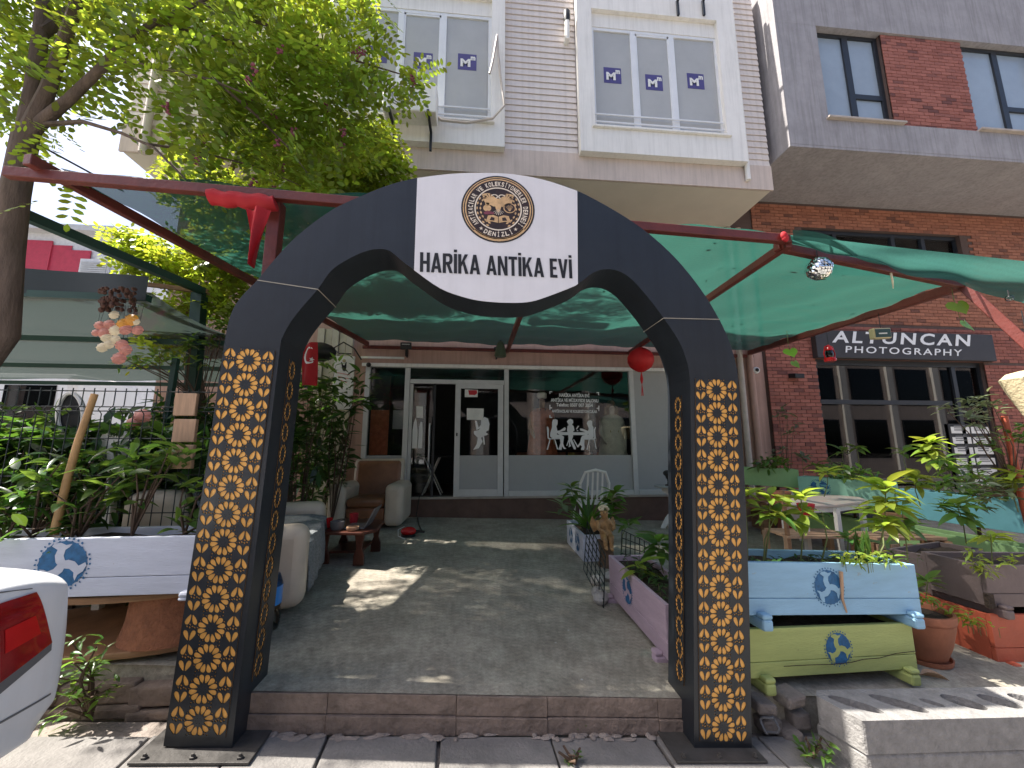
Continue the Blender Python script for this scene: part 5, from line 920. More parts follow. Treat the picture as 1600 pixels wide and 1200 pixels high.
def shrub(label, pts, n, L, kind, box, group='shrubs', stem=None, name='shrub', cat='shrub', hang=.4, sm='twig'):
    t = thing(name, pts[0], label, cat, group); rr = random.Random(n+int(L*1000)+len(label))
    b = MB(); nodes = []
    for i in range(max(6, n//9)):
        u = rr.random()*(len(pts)-1); k = int(u); p = Vector(pts[k]).lerp(Vector(pts[k+1]), u-k)+Vector([rr.uniform(-1, 1)*q_ for q_ in box]); nodes.append(p)
        s0 = Vector(stem or (p.x, p.y, p.z-.3)); m_ = s0.lerp(p, .5)+Vector((rr.uniform(-.06, .06), rr.uniform(-.06, .06), .04)); b.tube([s0, m_, p], [.008, .006, .003], 5)
    b.build('stems', sm, t, True)
    for i in range(n):
        c = nodes[i % len(nodes)]; a_ = 2.4*i+rr.uniform(-.4, .4); el = rr.uniform(-hang, .8); d = Vector((cos(a_)*cos(el), sin(a_)*cos(el), sin(el)))
        leaf(t, kind, c+Vector([rr.gauss(0, L*.35) for _ in range(3)]), d, Vector((rr.gauss(0, .35), rr.gauss(0, .35), 1)), L*rr.uniform(.65, 1.2), L*rr.uniform(.7, 1.1))
    return t
# hedge plants in and behind the long white planter
for i, (px, py, Y, n, kd, lb) in enumerate(((60, 760, 2.75, 70, 'leaf_dark', 'dark glossy shrub at the far left of the white planter'), (130, 770, 2.72, 60, 'leaf_mid', 'fresh green shrub by the bamboo stick'), (215, 745, 2.74, 70, 'leaf_mid', 'fresh green shrub in the middle of the white planter'), (185, 700, 3.3, 80, 'leaf_dark', 'dark shrub behind the wire fence, centre'), (40, 690, 3.3, 90, 'leaf_dark', 'dark shrub behind the wire fence, far left'), (290, 790, 2.75, 40, 'leaf_mid', 'leafy shrub against the left arch leg'), (110, 820, 2.68, 50, 'leaf_dark', 'low dark leaves over the white planter rim'), (10, 800, 2.7, 60, 'leaf_dark', 'dark low shrub at the picture edge in the white planter'), (240, 810, 3.4, 40, 'leaf_dark', 'shaded shrub behind the left arch leg'))):
    p = atY(px, py, Y); shrub(lb, [p+Vector((-.1, 0, -.05)), p+Vector((.1, .1, .08))], n, .15, kd, (.17, .10, .16), 'shrubs in the white planter', stem=(p.x, Y+.02, .88 if Y < 3 else .4))
for i, (px, py, Y, n, kd, lb) in enumerate(((480, 640, 5.6, 110, 'leaf_dark', 'dense dark shrub behind the sofa under the red flag'), (530, 640, 6.3, 110, 'leaf_dark', 'dark shrub against the pale sheet wall by the shop'), (470, 700, 5.2, 90, 'leaf_dark', 'shaded shrub close behind the sofa'), (500, 590, 6.4, 60, 'leaf_mid', 'upper leafy branches below the white hanging sign'))):
    p = atY(px, py, Y); shrub(lb, [p+Vector((0, 0, -.35)), p+Vector((0, 0, .35))], n, .22, kd, (.3, .25, .3), 'shrubs by the sofa', stem=(p.x, Y, .3))
p = atY(300, 560, 4.8); shrub('climbing plant on the green post', [p+Vector((-.5, 0, -.25)), p+Vector((.1, 0, .1)), p+Vector((.25, 0, .45))], 150, .12, 'leaf_mid', (.25, .2, .25), stem=(p.x, 4.85, .3), name='climbing_plant', cat='plant')
p = atY(220, 575, 4.4); shrub('leafy spray below the hanging shells', [p+Vector((-.2, 0, 0)), p+Vector((.3, 0, .1))], 70, .11, 'leaf_mid', (.15, .15, .08), stem=(p.x+.5, 4.6, 1.9), name='climbing_plant', cat='plant')
p = atY(140, 1050, 2.45); shrub('leafy weed growing at the kerb beside the white car', [Vector((p.x, 2.45, .12)), Vector((p.x, 2.43, .38))], 130, .065, 'leaf_mid', (.13, .07, .11), stem=(p.x, 2.5, sw(p.x)), name='weed', cat='weed')
for lb, px, py, s in (('small green weed at the foot of the step, left', 577, 1128, .05), ('grass tuft at the foot of the step, right', 905, 1137, .05), ('grass tuft beside the concrete block', 1270, 1180, .08), ('tiny grass tuft in the paving joint', 898, 1190, .03)):
    p = atZ(px, py, sw((px-700)/450)); shrub(lb, [p+Vector((-s, 0, .01)), p+Vector((s, 0, .02))], 34, s*.8, 'leaf_mid', (s*.6, s*.3, s*.25), 'weeds in the joints', stem=(p.x, p.y, p.z-.01), name='weed', cat='weed')
# right hand climbing rose on the orange pole
pp = atY(1600, 790, 3.9); pk = atY(1569, 650, 3.9); MB().tube([pp+Vector((.05, 0, -.6)), pp, pk], [.035, .033, .03], 10).build('garden_pole', 'paint_red', None, True, label='orange painted pole with climbing leaves at the right edge', cat='pole')
for lb, px, py, Y, n in (('leafy branch crossing the dark shop window', 1530, 640, 3.9, 90), ('leafy growth round the orange pole', 1580, 690, 3.85, 70), ('low leaves in the turquoise planter', 1560, 765, 3.9, 90), ('leafy plant at the left of the turquoise planter', 1490, 790, 4.1, 60), ('trailing leaves above the mint planter', 1520, 745, 4.6, 60)):
    p = atY(px, py, Y); shrub(lb, [p+Vector((-.2, 0, -.05)), p+Vector((.15, 0, .08))], n, .12, 'leaf_mid' if n < 80 else 'leaf_grey', (.13, .1, .1), 'climbers at the right', stem=(pp.x, 3.95, .9), name='climbing_plant', cat='plant')
whorl_plant('leafy plant in front of the mint planter', atY(1510, 850, 3.7), atY(1494, 785, 3.7), n=14, L=.2, kind='leaf_mid', tiers=2); p = atY(1220, 660, 6.8); shrub('thin climbing rose against the pink pilaster', [p+Vector((0, 0, -.7)), p+Vector((.05, 0, .3))], 60, .13, 'leaf_grey', (.2, .1, .2), stem=(p.x+.1, 6.9, .5), name='climbing_plant', cat='plant')
for lb, px, py, Y, s, hy in (('pair of bright heart-shaped leaves hanging at the awning corner', 1490, 466, 3.25, .2, 1), ('pair of small heart leaves hanging before the brick pier', 1232, 541, 5.3, .2, 1)):
    t = thing('hanging_leaves', atY(px, py, Y), lb, 'plant'); a_ = atY(px, py, Y); MB().tube([a_+Vector((0, 0, .25)), a_, a_+Vector((.03, 0, -s))], .003, 5).build('string', 'stem_green', t)
    leaf(t, 'heart', a_, (.1, -.25, -1), (-.2, -1, .3), s, s); leaf(t, 'heart', a_+Vector((.04, 0, -s*.95)), (.35, -.2, -1), (.3, -1, .5), s*.85, s)
# ================================================================ FURNITURE AND ORNAMENTS ON THE TERRACE
def soft(name, a, c_, m, parent, bevel=.05, seg=4): return MB().box(a, c_).build(name, m, parent, 35, bevel=bevel, seg=seg)
ac_ = thing('armchair', (-1.65, 6.75, .2), 'cream armchair with brown leather seat beside the shop window', 'armchair')
z = fl(-1.6, 6.6)
for x0, x1 in ((-2.22, -1.96), (-1.38, -1.10)): soft('arm', (x0, 6.35, z+.03), (x1, 7.25, z+.66), 'leather_cream', ac_, .09)
soft('seat_base', (-1.955, 6.42, z+.05), (-1.385, 7.2, z+.30), 'leather_brown', ac_, .03); soft('seat_cushion', (-1.95, 6.38, z+.305), (-1.39, 7.05, z+.45), 'leather_brown', ac_, .06)
MB().obox((-2.05, 7.06, z+.3), (.76, 0, 0), (0, .17, .03), (0, .12, .68)).build('backrest', 'leather_brown', ac_, 35, bevel=.06, seg=4); MB().obox((-2.09, 7.10, z+.28), (.84, 0, 0), (0, .16, .03), (0, .12, .72)).build('backrest_shell', 'leather_cream', ac_, 35, bevel=.05, seg=3)
sf = thing('sofa', (-1.37, 3.48, .2), 'cream sofa under a grey blanket behind the left arch leg', 'sofa'); z = fl(-1.7, 4)
soft('arm', (-2.35, 3.28, z+.02), (-1.32, 3.52, z+.62), 'leather_cream', sf, .09); soft('arm', (-2.35, 4.85, z+.02), (-1.36, 5.1, z+.60), 'leather_cream', sf, .09); soft('seat', (-2.2, 3.525, z+.04), (-1.36, 4.845, z+.42), 'leather_cream', sf, .06); soft('backrest', (-2.55, 3.4, z+.2), (-2.2, 5.0, z+.9), 'leather_cream', sf, .1)
def blan(u, v):
    y = 3.56+1.27*u; P = [(-2.42, .98), (-2.22, .93), (-2.08, .62), (-1.95, .49), (-1.5, .475), (-1.345, .43), (-1.32, .22), (-1.315, .06)]; k = v*(len(P)-1); i = min(int(k), len(P)-2); t = k-i
    x = P[i][0]*(1-t)+P[i+1][0]*t; zz_ = P[i][1]*(1-t)+P[i+1][1]*t; return (x+.012*sin(u*31+v*5), y, z+zz_+.012*sin(u*17)*cos(v*13)+.03*sin(u*3.0)*(1 if v < .2 else .2))
b = MB(); b.grid(blan, 50, 42); bl = b.build('blanket', 'blanket', None, True, fix=False, label='grey woven blanket draped over the cream sofa', cat='blanket'); s_ = bl.modifiers.new('solid', 'SOLIDIFY'); s_.thickness = .012; sf.rotation_euler.z = rad(14); pv = Vector((-1.37, 3.48, 0)); bl.matrix_world = Matrix.Translation(pv) @ Matrix.Rotation(rad(14), 4, 'Z') @ Matrix.Translation(-pv)
wj = thing('water_jug', (-1.22, 3.1, fl(-1.2, 3.1)), 'large clear water jug with blue label at the sofa end', 'jug'); zj = fl(-1.22, 3.1); cj = (-1.46, 3.10, zj)
MB().lathe([(.10, 0), (.115, .02), (.115, .12), (.107, .14), (.115, .16), (.115, .30), (.095, .36), (.03, .40), (.03, .44)], cj, 20).build('jug_body', 'glass_clear', wj, True); MB().lathe([(.117, .17), (.117, .29)], cj, 20).build('label', 'label_blue', wj, True); MB().lathe([(.034, .43), (.034, .46), (.01, .465)], cj, 14).build('cap', 'label_blue', wj)
ct = thing('coffee_table', (-1.5, 4.85, .2), 'dark red wooden coffee table in front of the sofa', 'coffee table'); zc = fl(-1.4, 4.8); tz = .54
top = [(-1.78, 4.75), (-1.65, 4.52), (-1.16, 4.44), (-1.06, 4.62), (-1.10, 5.12), (-1.22, 5.3), (-1.66, 5.32), (-1.80, 5.1)]
MB().prism([(x, y, tz-.03) for x, y in top], (0, 0, .03)).build('table_top', 'wood_dark', ct, bevel=.006)
for x, y in ((-1.60, 4.62), (-1.22, 4.56), (-1.18, 5.12), (-1.58, 5.2)): MB().prism([(x-.055, y-.02, zc), (x+.055, y-.02, zc), (x+.055, y-.02, zc+.10), (x+.028, y-.02, zc+.17), (x+.05, y-.02, tz-.032), (x-.05, y-.02, tz-.032), (x-.028, y-.02, zc+.17), (x-.055, y-.02, zc+.10)], (0, .04, 0)).build('leg', 'wood_dark', ct, bevel=.004)
MB().box((-1.56, 4.66, zc+.10), (-1.22, 5.12, zc+.125)).build('shelf', 'wood_dark', ct)
lp = thing('laptop', (-1.2, 4.75, tz), 'open grey laptop seen edge on at the right of the coffee table', 'laptop'); MB().box((-1.42, 4.62, tz+.001), (-1.20, 4.93, tz+.016)).build('keyboard_base', 'laptop', lp, bevel=.004); MB().obox((-1.20, 4.62, tz+.016), (.012, 0, 0), (0, .31, 0), (.10, 0, .20)).build('screen_lid', 'laptop', lp, bevel=.003)
def cup(label, x, y, r, h, m, name='cup', cat='cup'): return MB().lathe([(r*.75, 0), (r*.95, h*.3), (r, h), (r*.88, h), (r*.8, h*.2), (.005, h*.15)], (x, y, tz+.001), 16).build(name, m, None, True, label=label, cat=cat)
cup('red glass jar at the left of the coffee table', -1.62, 4.75, .045, .10, 'appliance_red'); cup('grey bowl on the coffee table', -1.48, 4.62, .075, .09, 'plastic_grey', 'bowl', 'bowl'); cup('red mug behind the tray on the coffee table', -1.42, 5.0, .05, .11, 'flower_red'); cup('shallow tan ashtray beside the laptop', -1.3, 4.56, .065, .04, 'wood_pale', 'ashtray', 'ashtray')
cm = onfl(638, 838); ap = thing('coffee_maker', tuple(cm), 'red electric coffee maker standing on the floor', 'coffee maker'); MB().ell((cm.x, cm.y, cm.z+.07), (.11, .09, .06), 14, 10).build('body', 'appliance_red', ap, True); MB().lathe([(.10, 0), (.10, .03), (.02, .032)], tuple(cm), 16).build('base', 'black', ap); MB().bar(cm+Vector((.1, 0, .07)), cm+Vector((.22, .03, .05)), .03, .03).build('handle', 'black', ap)
MB().tube([cm+Vector((.05, .05, .015)), cm+Vector((.15, .3, .008)), onfl(655, 822)+Vector((0, 0, .006)), onfl(652, 808)+Vector((0, 0, .006)), (atY(650, 795, 7.35).x, 7.40, fl(-1.1, 7.35)+.02), (atY(655, 782, 7.4).x, 7.42, .56), (atY(660, 778, 7.4).x, 7.6, .545)], .008, 6).build('power_cable', 'cable', None, True, label='black power cable from the red coffee maker into the shop', cat='cable')
MB().tube([onfl(633, 843)+Vector((0, 0, .004)), onfl(622, 838)+Vector((0, 0, .004)), onfl(622, 828)+Vector((0, 0, .004)), onfl(632, 823)+Vector((0, 0, .004))], .005, 5).build('white_cable', 'white', None, True, label='short white cable looped beside the coffee maker', cat='cable')
# plastic chair
pcx = thing('plastic_chair', (2.05, 6.75, .1), 'white plastic garden chair turned to the shop window', 'chair'); zc2 = fl(2, 6.7); P = lambda x, y, z_: Vector((1.95+x, 6.75+y, zc2+z_))
MB().tube([P(-.25, -.1, .42), P(-.24, -.2, .75), P(-.17, -.25, .93), P(0, -.27, .97), P(.17, -.25, .93), P(.24, -.2, .75), P(.25, -.1, .42)], .024, 8).build('back_frame', 'trim', pcx, True); MB().obox(P(-.24, -.14, .40), (.48, 0, 0), (0, .46, 0), (0, 0, .03)).build('seat', 'trim', pcx, bevel=.012)
for i in range(4): MB().bar(P(-.13+i*.087, -.14, .42), P(-.12+i*.08, -.26, .93), .03, .008).build('back_slat', 'trim', pcx)
for x, y in ((-.22, -.12), (.22, -.12), (-.22, .3), (.22, .3)): MB().bar(P(x*1.12, y, 0), P(x, y, .41), .035, .035).build('leg', 'trim', pcx)
for x in (-.25, .25): MB().tube([P(x, -.16, .62), P(x*1.1, .05, .64), P(x*1.05, .26, .60), P(x, .3, .42)], .02, 8).build('armrest', 'trim', pcx, True)
# little white table with bust
wt = thing('side_table', (2.95, 6.9, .1), 'small white table with arched cross feet by the grey panel', 'table'); c = onfl(1014, 808); cx_, cy2, cz_ = c.x, 6.85, fl(c.x, 6.85); ht = atY(1014, 759, 6.85).z-cz_
MB().lathe([(.01, 0), (.27, 0), (.275, .01), (.27, .02), (.01, .02)], (cx_, cy2, cz_+ht-.02), 24).build('table_top', 'film_grey', wt)
for ax in ((1, 0), (0, 1)):
    pr = [(-.16, ht-.021), (-.16, ht-.08), (-.045, ht-.16), (-.045, .26), (-.12, .18), (-.2, .05), (-.22, 0), (-.14, 0), (-.10, .07), (0, .13), (.10, .07), (.14, 0), (.22, 0), (.2, .05), (.12, .18), (.045, .26), (.045, ht-.16), (.16, ht-.08), (.16, ht-.021)]
    MB().prism([(cx_+u*ax[0]-(.01 if ax[1] else 0), cy2+u*ax[1]-(.01 if ax[0] else 0), cz_+v) for u, v in pr], (.02*ax[1], .02*ax[0], 0)).build('cross_leg', 'trim', wt)
bu = thing('bust', (cx_, cy2, cz_+ht), 'small dark head bust on the white side table', 'bust'); B = Vector((cx_-.03, cy2-.02, cz_+ht+.001)); MB().lathe([(.07, 0), (.07, .015), (.03, .03), (.025, .07), (.03, .10)], tuple(B), 12).build('pedestal', 'black', bu, True); MB().ell(tuple(B+Vector((0, 0, .17))), (.055, .065, .08), 12, 9).build('head', 'black', bu, True); MB().ell(tuple(B+Vector((-.015, .01, .21))), (.075, .075, .055), 12, 8).build('hair', 'black', bu, True); MB().ell(tuple(B+Vector((0, -.066, .165))), (.012, .02, .016), 8, 6).build('nose', 'black', bu, True)
pot('small orange cup on the white side table', (cx_+.13, cy2-.05, cz_+ht+.001), .045, .085, 'shell_amber', False)
# cherub on a stump with wire cage
st = onfl(949, 890); stp = thing('tree_stump', (st.x, st.y+.1, st.z), 'short tree stump carrying the cherub statue', 'stump'); sx_, sy_, sz_ = st.x+.03, st.y+.12, st.z; sh = atY(952, 845, sy_).z-sz_
MB().tube([(sx_, sy_, sz_), (sx_+.01, sy_, sz_+sh*.4), (sx_-.005, sy_, sz_+sh*.8), (sx_, sy_, sz_+sh)], [.10, .085, .082, .10], 12).build('stump_wood', 'bark_pale', stp, True)
ch = thing('cherub_statue', (sx_, sy_, sz_+sh), 'seated cherub statue in worn gold on a tree stump', 'statue'); H0 = Vector((sx_, sy_, sz_+sh))
def skin_body(name, joints, edges, m, parent, sub=2, root=0):
    me = bpy.data.meshes.new(name); me.from_pydata([j[0] for j in joints], edges, []); o = link(name, me, parent); sk = o.modifiers.new('skin', 'SKIN'); sk.use_smooth_shade = True
    for i, j in enumerate(joints):
        v = me.skin_vertices[0].data[i]; r_ = j[1]; v.radius = (r_, r_) if not hasattr(r_, '__len__') else r_; v.use_root = i == root
    ss = o.modifiers.new('sub', 'SUBSURF'); ss.levels = sub; ss.render_levels = sub; me.materials.append(M[m]); return o
J = lambda x, y, z_, r_: (H0+Vector((x, y, z_)), r_)
skin_body('body', [J(0, .02, .06, .06), J(0, .02, .13, .062), J(0, .01, .20, .058), J(0, 0, .255, .03), J(-.01, -.01, .31, .052), J(-.01, -.01, .35, .05), J(-.075, 0, .21, .027), J(-.10, -.05, .14, .022), J(-.04, -.10, .12, .02), J(.075, 0, .21, .027), J(.10, -.04, .15, .022), J(.06, -.11, .16, .02), J(-.05, -.07, .05, .04), J(-.05, -.14, .05, .032), J(-.045, -.14, -.04, .022), J(-.045, -.18, -.06, .016), J(.05, -.06, .05, .04), J(.02, -.14, .06, .032), J(.02, -.15, -.05, .022), J(.02, -.19, -.065, .016)],
          [(0, 1), (1, 2), (2, 3), (3, 4), (4, 5), (2, 6), (6, 7), (7, 8), (2, 9), (9, 10), (10, 11), (0, 12), (12, 13), (13, 14), (14, 15), (0, 16), (16, 17), (17, 18), (18, 19)], 'cherub', ch)
b = MB(); rr = random.Random(2)
for i in range(26): a_ = rr.uniform(0, 2*pi); e = rr.uniform(.1, 1.4); b.ell(tuple(H0+Vector((-.01+.055*cos(a_)*cos(e), .005+.05*sin(a_)*cos(e), .345+.05*sin(e)))), .018, 6, 5)
b.build('curls', 'shell_cream', ch, True)
for s in (-1, 1): MB().prism([H0+Vector((s*.03, .05, .14)), H0+Vector((s*.13, .08, .27)), H0+Vector((s*.16, .08, .18)), H0+Vector((s*.12, .07, .08))], (0, .02, 0)).build('wing', 'cherub', ch, bevel=.008); MB().ell(tuple(H0+Vector((-.01+s*.018, -.058, .325))), .006, 6, 5).build('eye', 'black', ch, True)
wc = thing('wire_cage', (1.2, 4.0, .1), 'bent black wire mesh round the stump and statue', 'wire mesh')
def wire_panel(A_, B_, C_, D_, nu, nv, parent, m='wire', r=.004, name='wire'):
    A_, B_, C_, D_ = map(Vector, (A_, B_, C_, D_))
    for i in range(nu+1): u = i/nu; MB().tube([A_.lerp(B_, u), D_.lerp(C_, u)], r, 5).build(name, m, parent)
    for j in range(nv+1): v = j/nv; MB().tube([A_.lerp(D_, v), B_.lerp(C_, v)], r, 5).build(name, m, parent)
wire_panel(onfl(912, 890), onfl(943, 950), atY(946, 868, 3.6), atY(918, 815, 4.6), 5, 7, wc, r=.005); wire_panel(onfl(960, 905)+Vector((.1, .1, 0)), atY(1018, 900, 3.9), atY(1014, 848, 3.9), atY(972, 828, 4.2), 6, 6, wc, r=.005)
for i in range(7): p = onfl(938+R(-8, 14), 905+R(-6, 40)); stone(None, (p.x, p.y, p.z+.04), (.06, .06, .05), 'rock', 'garden_stone'); o = bpy.data.objects[max((o.name for o in bpy.data.objects if o.name.startswith('garden_stone')), key=len) if False else 'garden_stone' if i == 0 else 'garden_stone.%03d' % i]; tag(o, 'pale fist-sized stone among those heaped below the cherub stump', 'stone', 'stones heaped below the cherub stump')
# ---------------- right hand table group
tb = thing('patio_table', (4.7, 5.6, .05), 'white patio table with pastel mosaic top at right', 'table'); zt3 = atY(1290, 775, 5.6).z
c0 = [atZ(x, y, zt3) for x, y in ((1221, 765), (1304, 763), (1358, 782), (1304, 789), (1226, 791))]; MB().prism([p+Vector((0, 0, -.03)) for p in c0], (0, 0, .03)).build('table_top', 'pastel', tb, bevel=.004)
cc = sum(c0, Vector())/5; MB().prism([cc+(p-cc)*.97+Vector((0, 0, -.09)) for p in c0], (0, 0, .058)).build('apron', 'trim', tb)
for px, py in ((1306, 790), (1256, 792), (1224, 790), (1345, 784)): p = atZ(px, py, zt3); MB().bar((p.x, p.y, fl(p.x, p.y)), (p.x, p.y, zt3-.031), .05, .05).build('leg', 'trim', tb)
bw = atZ(1296, 771, zt3); MB().lathe([(.08, 0), (.13, .03), (.17, .10), (.19, .14), (.175, .14), (.15, .09), (.02, .03)], (bw.x, bw.y, zt3+.001), 22).build('glass_bowl', 'paint_turq', None, True, label='turquoise bowl on the mosaic patio table', cat='bowl')
wc2 = thing('patio_chair', (4.2, 5.3, .05), 'white moulded chair with red seat tucked under the patio table', 'chair'); p = onfl(1247, 838); q3 = Vector((p.x, p.y, p.z))
soft('backrest', (q3.x-.2, q3.y, q3.z+.22), (q3.x+.22, q3.y+.06, q3.z+.55), 'trim', wc2, .05); soft('seat', (q3.x-.26, q3.y-.35, q3.z+.14), (q3.x+.26, q3.y-.01, q3.z+.21), 'flower_red', wc2, .03)
for dx in (-.2, .2):
    for dy in (-.3, -.05): MB().bar(q3+Vector((dx, dy, 0)), q3+Vector((dx, dy, .14)), .04, .04).build('leg', 'trim', wc2)
wb = thing('wooden_stand', (3.9, 4.6, .05), 'small slatted wooden plant stand behind the blue planter', 'stand')
S = Vector((3.75, 4.5, fl(3.8, 4.5)))
for i in range(4): MB().bar(S+Vector((-.30+.02*i, -.15+.12*i, .50)), S+Vector((.62, -.10+.12*i, .47)), .09, .025).build('slat', 'wood_pale', wb)
for x, y in ((-.28, -.15), (.6, -.12), (-.24, .24), (.62, .27)): MB().bar(S+Vector((x, y, 0)), S+Vector((x, y, .49 if x < 0 else .455)), .05, .05).build('leg', 'wood_pale', wb)
MB().bar(S+Vector((-.27, -.16, .0)), S+Vector((-.29, -.16, 1.0)), .035, .035).build('stake', 'wood', wb); MB().bar(S+Vector((-.28, -.16, .2)), S+Vector((.62, -.13, .17)), .03, .07).build('rail', 'wood_pale', wb)
wb2 = thing('wooden_bench', (4.6, 4.5, 0), 'low slatted wooden bench beside the mint planter', 'bench'); S2 = Vector((4.25, 4.1, fl(4.3, 4.2)))
for i in range(3): MB().bar(S2+Vector((0, .12*i, .56-.0*i)), S2+Vector((.95, .12*i+.1, .52)), .09, .03).build('slat', 'wood_pale', wb2)
for i in range(6): MB().bar(S2+Vector((.05+.16*i, -.03, .08)), S2+Vector((.05+.16*i, -.03, .50)), .09, .02).build('front_slat', 'wood_pale', wb2)
for x in (.02, .9): MB().box((S2.x+x, S2.y+.02, S2.z), (S2.x+x+.06, S2.y+.3, S2.z+.5)).build('leg', 'wood', wb2)
pot('round orange clay bowl on the floor by the slatted bench', tuple(onfl(1428, 866)+Vector((.15, -.1, 0))), .19, .14, 'terracotta', False)
lb_ = thing('timber_bench', (4.4, 7.0, .1), 'old timber bench against the grey shop panel at right', 'bench'); S3 = (3.9, 6.9, fl(4, 7))
MB().box((3.7, 6.6, S3[2]+.36), (5.1, 7.0, S3[2]+.41)).build('seat', 'wood', lb_)
for x in (3.78, 4.9): MB().box((x, 6.65, S3[2]), (x+.1, 6.95, S3[2]+.358)).build('leg', 'wood', lb_)
# ---------------- things hanging from the awning
def hang_string(top, bot, parent, m='cable', r=.004): return MB().tube([top, bot], r, 5).build('string', m, parent)
rl = thing('red_lantern', tuple(atY(1001, 562, 6.75)), 'round red paper lantern with tassel under the awning', 'lantern'); c = atY(1001, 562, 6.75); r = .235
MB().lathe([(.05, -r*.95)]+[(r*sin(pi*i/14)*(1.0-.02*(i % 2)), -r*.92*cos(pi*i/14)) for i in range(2, 13)]+[(.05, r*.95)], tuple(c), 28).build('lantern_body', 'lantern_red', rl, True); hang_string(c+Vector((0, 0, r*.9)), c+Vector((0, 0, r*.9+.15)), rl); MB().tube([c+Vector((0, 0, -r*.95)), c+Vector((0, 0, -r-.12)), c+Vector((0, 0, -r-.2))], [.006, .03, .012], 8).build('tassel_knot', 'lantern_red', rl, True)
for dx in (-.018, .0, .018): MB().tube([c+Vector((0, 0, -r-.2)), c+Vector((dx, 0, -r-.42))], .005, 5).build('tassel', 'lantern_red', rl)
db = thing('mirror_ball', tuple(atY(1280, 420, 2.95)), 'small mirror ball hanging from the front awning beam', 'mirror ball'); c = atY(1279.5, 420, 2.95); b = MB(); r = .098
for i in range(1, 13):
    t0, t1 = pi*i/14+.01, pi*(i+1)/14-.01; n = max(6, int(28*sin((t0+t1)/2)))
    for j in range(n):
        a0, a1 = 2*pi*(j+.05)/n, 2*pi*(j+.95)/n; jn = Vector((R(-.004, .004), R(-.004, .004), R(-.004, .004))); b.add([c+Vector((r*sin(t)*cos(a_), r*sin(t)*sin(a_), r*cos(t)))+(jn if k % 2 else Vector()) for k, (t, a_) in enumerate(((t0, a0), (t0, a1), (t1, a1), (t1, a0)))], [(0, 1, 2, 3)])
b.build('mirror_tiles', 'mirror', db, kind='stuff'); MB().ell(tuple(c), r*.97, 16, 12).build('core', 'plastic_grey', db, True); hang_string(c+Vector((0, 0, r)), c+Vector((0, 0, r+.07)), db)
rd = thing('radio', tuple(atY(1377, 521, 4.2)), 'small old cream and green radio hanging from the right awning beam', 'radio'); c = atY(1377, 521, 4.2)
MB().obox(c+Vector((-.125, -.03, -.075)), (.25, .02, .02), (0, .07, 0), (0, 0, .13)).build('casing', 'brass', rd, bevel=.012); MB().obox(c+Vector((-.11, -.033, -.06)), (.22, .018, .0176), (0, .004, 0), (0, 0, .10)).build('dial_glass', 'green_steel', rd); MB().obox(c+Vector((-.07, -.036, -.02)), (.12, .01, .01), (0, .003, 0), (0, 0, .016)).build('dial', 'paper', rd); hang_string(c+Vector((0, 0, .07)), c+Vector((0, 0, .26)), rd)
rn = thing('storm_lantern', tuple(atY(1296, 553, 5.1)), 'small red storm lantern hanging before the brick pier', 'lantern'); c = atY(1296, 553, 5.1)
MB().lathe([(.07, -.11), (.075, -.09), (.07, -.06), (.03, -.05)], tuple(c), 14).build('tank', 'appliance_red', rn, True); MB().lathe([(.035, -.05), (.05, 0), (.035, .05)], tuple(c), 12).build('glass', 'glass_dark', rn, True); MB().lathe([(.05, .05), (.045, .08), (.02, .11), (.015, .12)], tuple(c), 12).build('cap', 'appliance_red', rn, True)
for s in (-1, 1): MB().tube([c+Vector((s*.07, 0, -.08)), c+Vector((s*.085, 0, 0)), c+Vector((s*.06, 0, .10)), c+Vector((0, 0, .13))], .008, 6).build('side_tube', 'appliance_red', rn, True)
hang_string(c+Vector((0, 0, .12)), c+Vector((0, 0, .32)), rn)
gl = thing('green_glass_lamp', tuple(atY(782, 548, 7.0)), 'green ribbed glass lamp under the middle awning beam', 'lamp'); c = atY(782, 546, 7.0); MB().lathe([(.03, .15), (.06, .12), (.07, .08), (.10, -.06), (.11, -.12), (.09, -.14)], tuple(c), 10).build('lamp_shade', 'leaf_grey', gl); hang_string(c+Vector((0, 0, .15)), c+Vector((0, 0, .38)), gl)
gb = thing('glass_float', tuple(atY(1577, 466, 2.7)), 'tiny clear glass ball hanging from the loose net', 'ornament'); c = atY(1577, 466, 2.7); MB().ell(tuple(c), .025, 14, 10).build('ball', 'glass_clear', gb, True); hang_string(c+Vector((0, 0, .025)), c+Vector((0, 0, .07)), gb)
sh_ = thing('straw_shade', tuple(atY(1600, 600, 2.9)), 'woven straw lamp shade cut by the right edge of the picture', 'lamp shade'); c = atY(1622, 610, 2.9); MB().lathe([(.09, .17), (.16, .15), (.205, .10), (.17, -.02), (.10, -.22), (.09, -.22), (.16, -.02), (.19, .09)], tuple(c), 26).build('shade', 'straw', sh_, True); hang_string(c+Vector((0, 0, .17)), c+Vector((0, 0, .7)), sh_)
for (px, py, L) in ((1390, 415, .22),): c = atY(px, py, 3.1); MB().tube([c, c+Vector((0, 0, -.05)), c+Vector((.005, 0, -.15)), c+Vector((0, 0, -L))], [.002, .01, .008, .003], 6).build('hanging_tassel', 'shell_cream', None, True, label='thin pale tassel hanging under the right of the awning', cat='tassel')
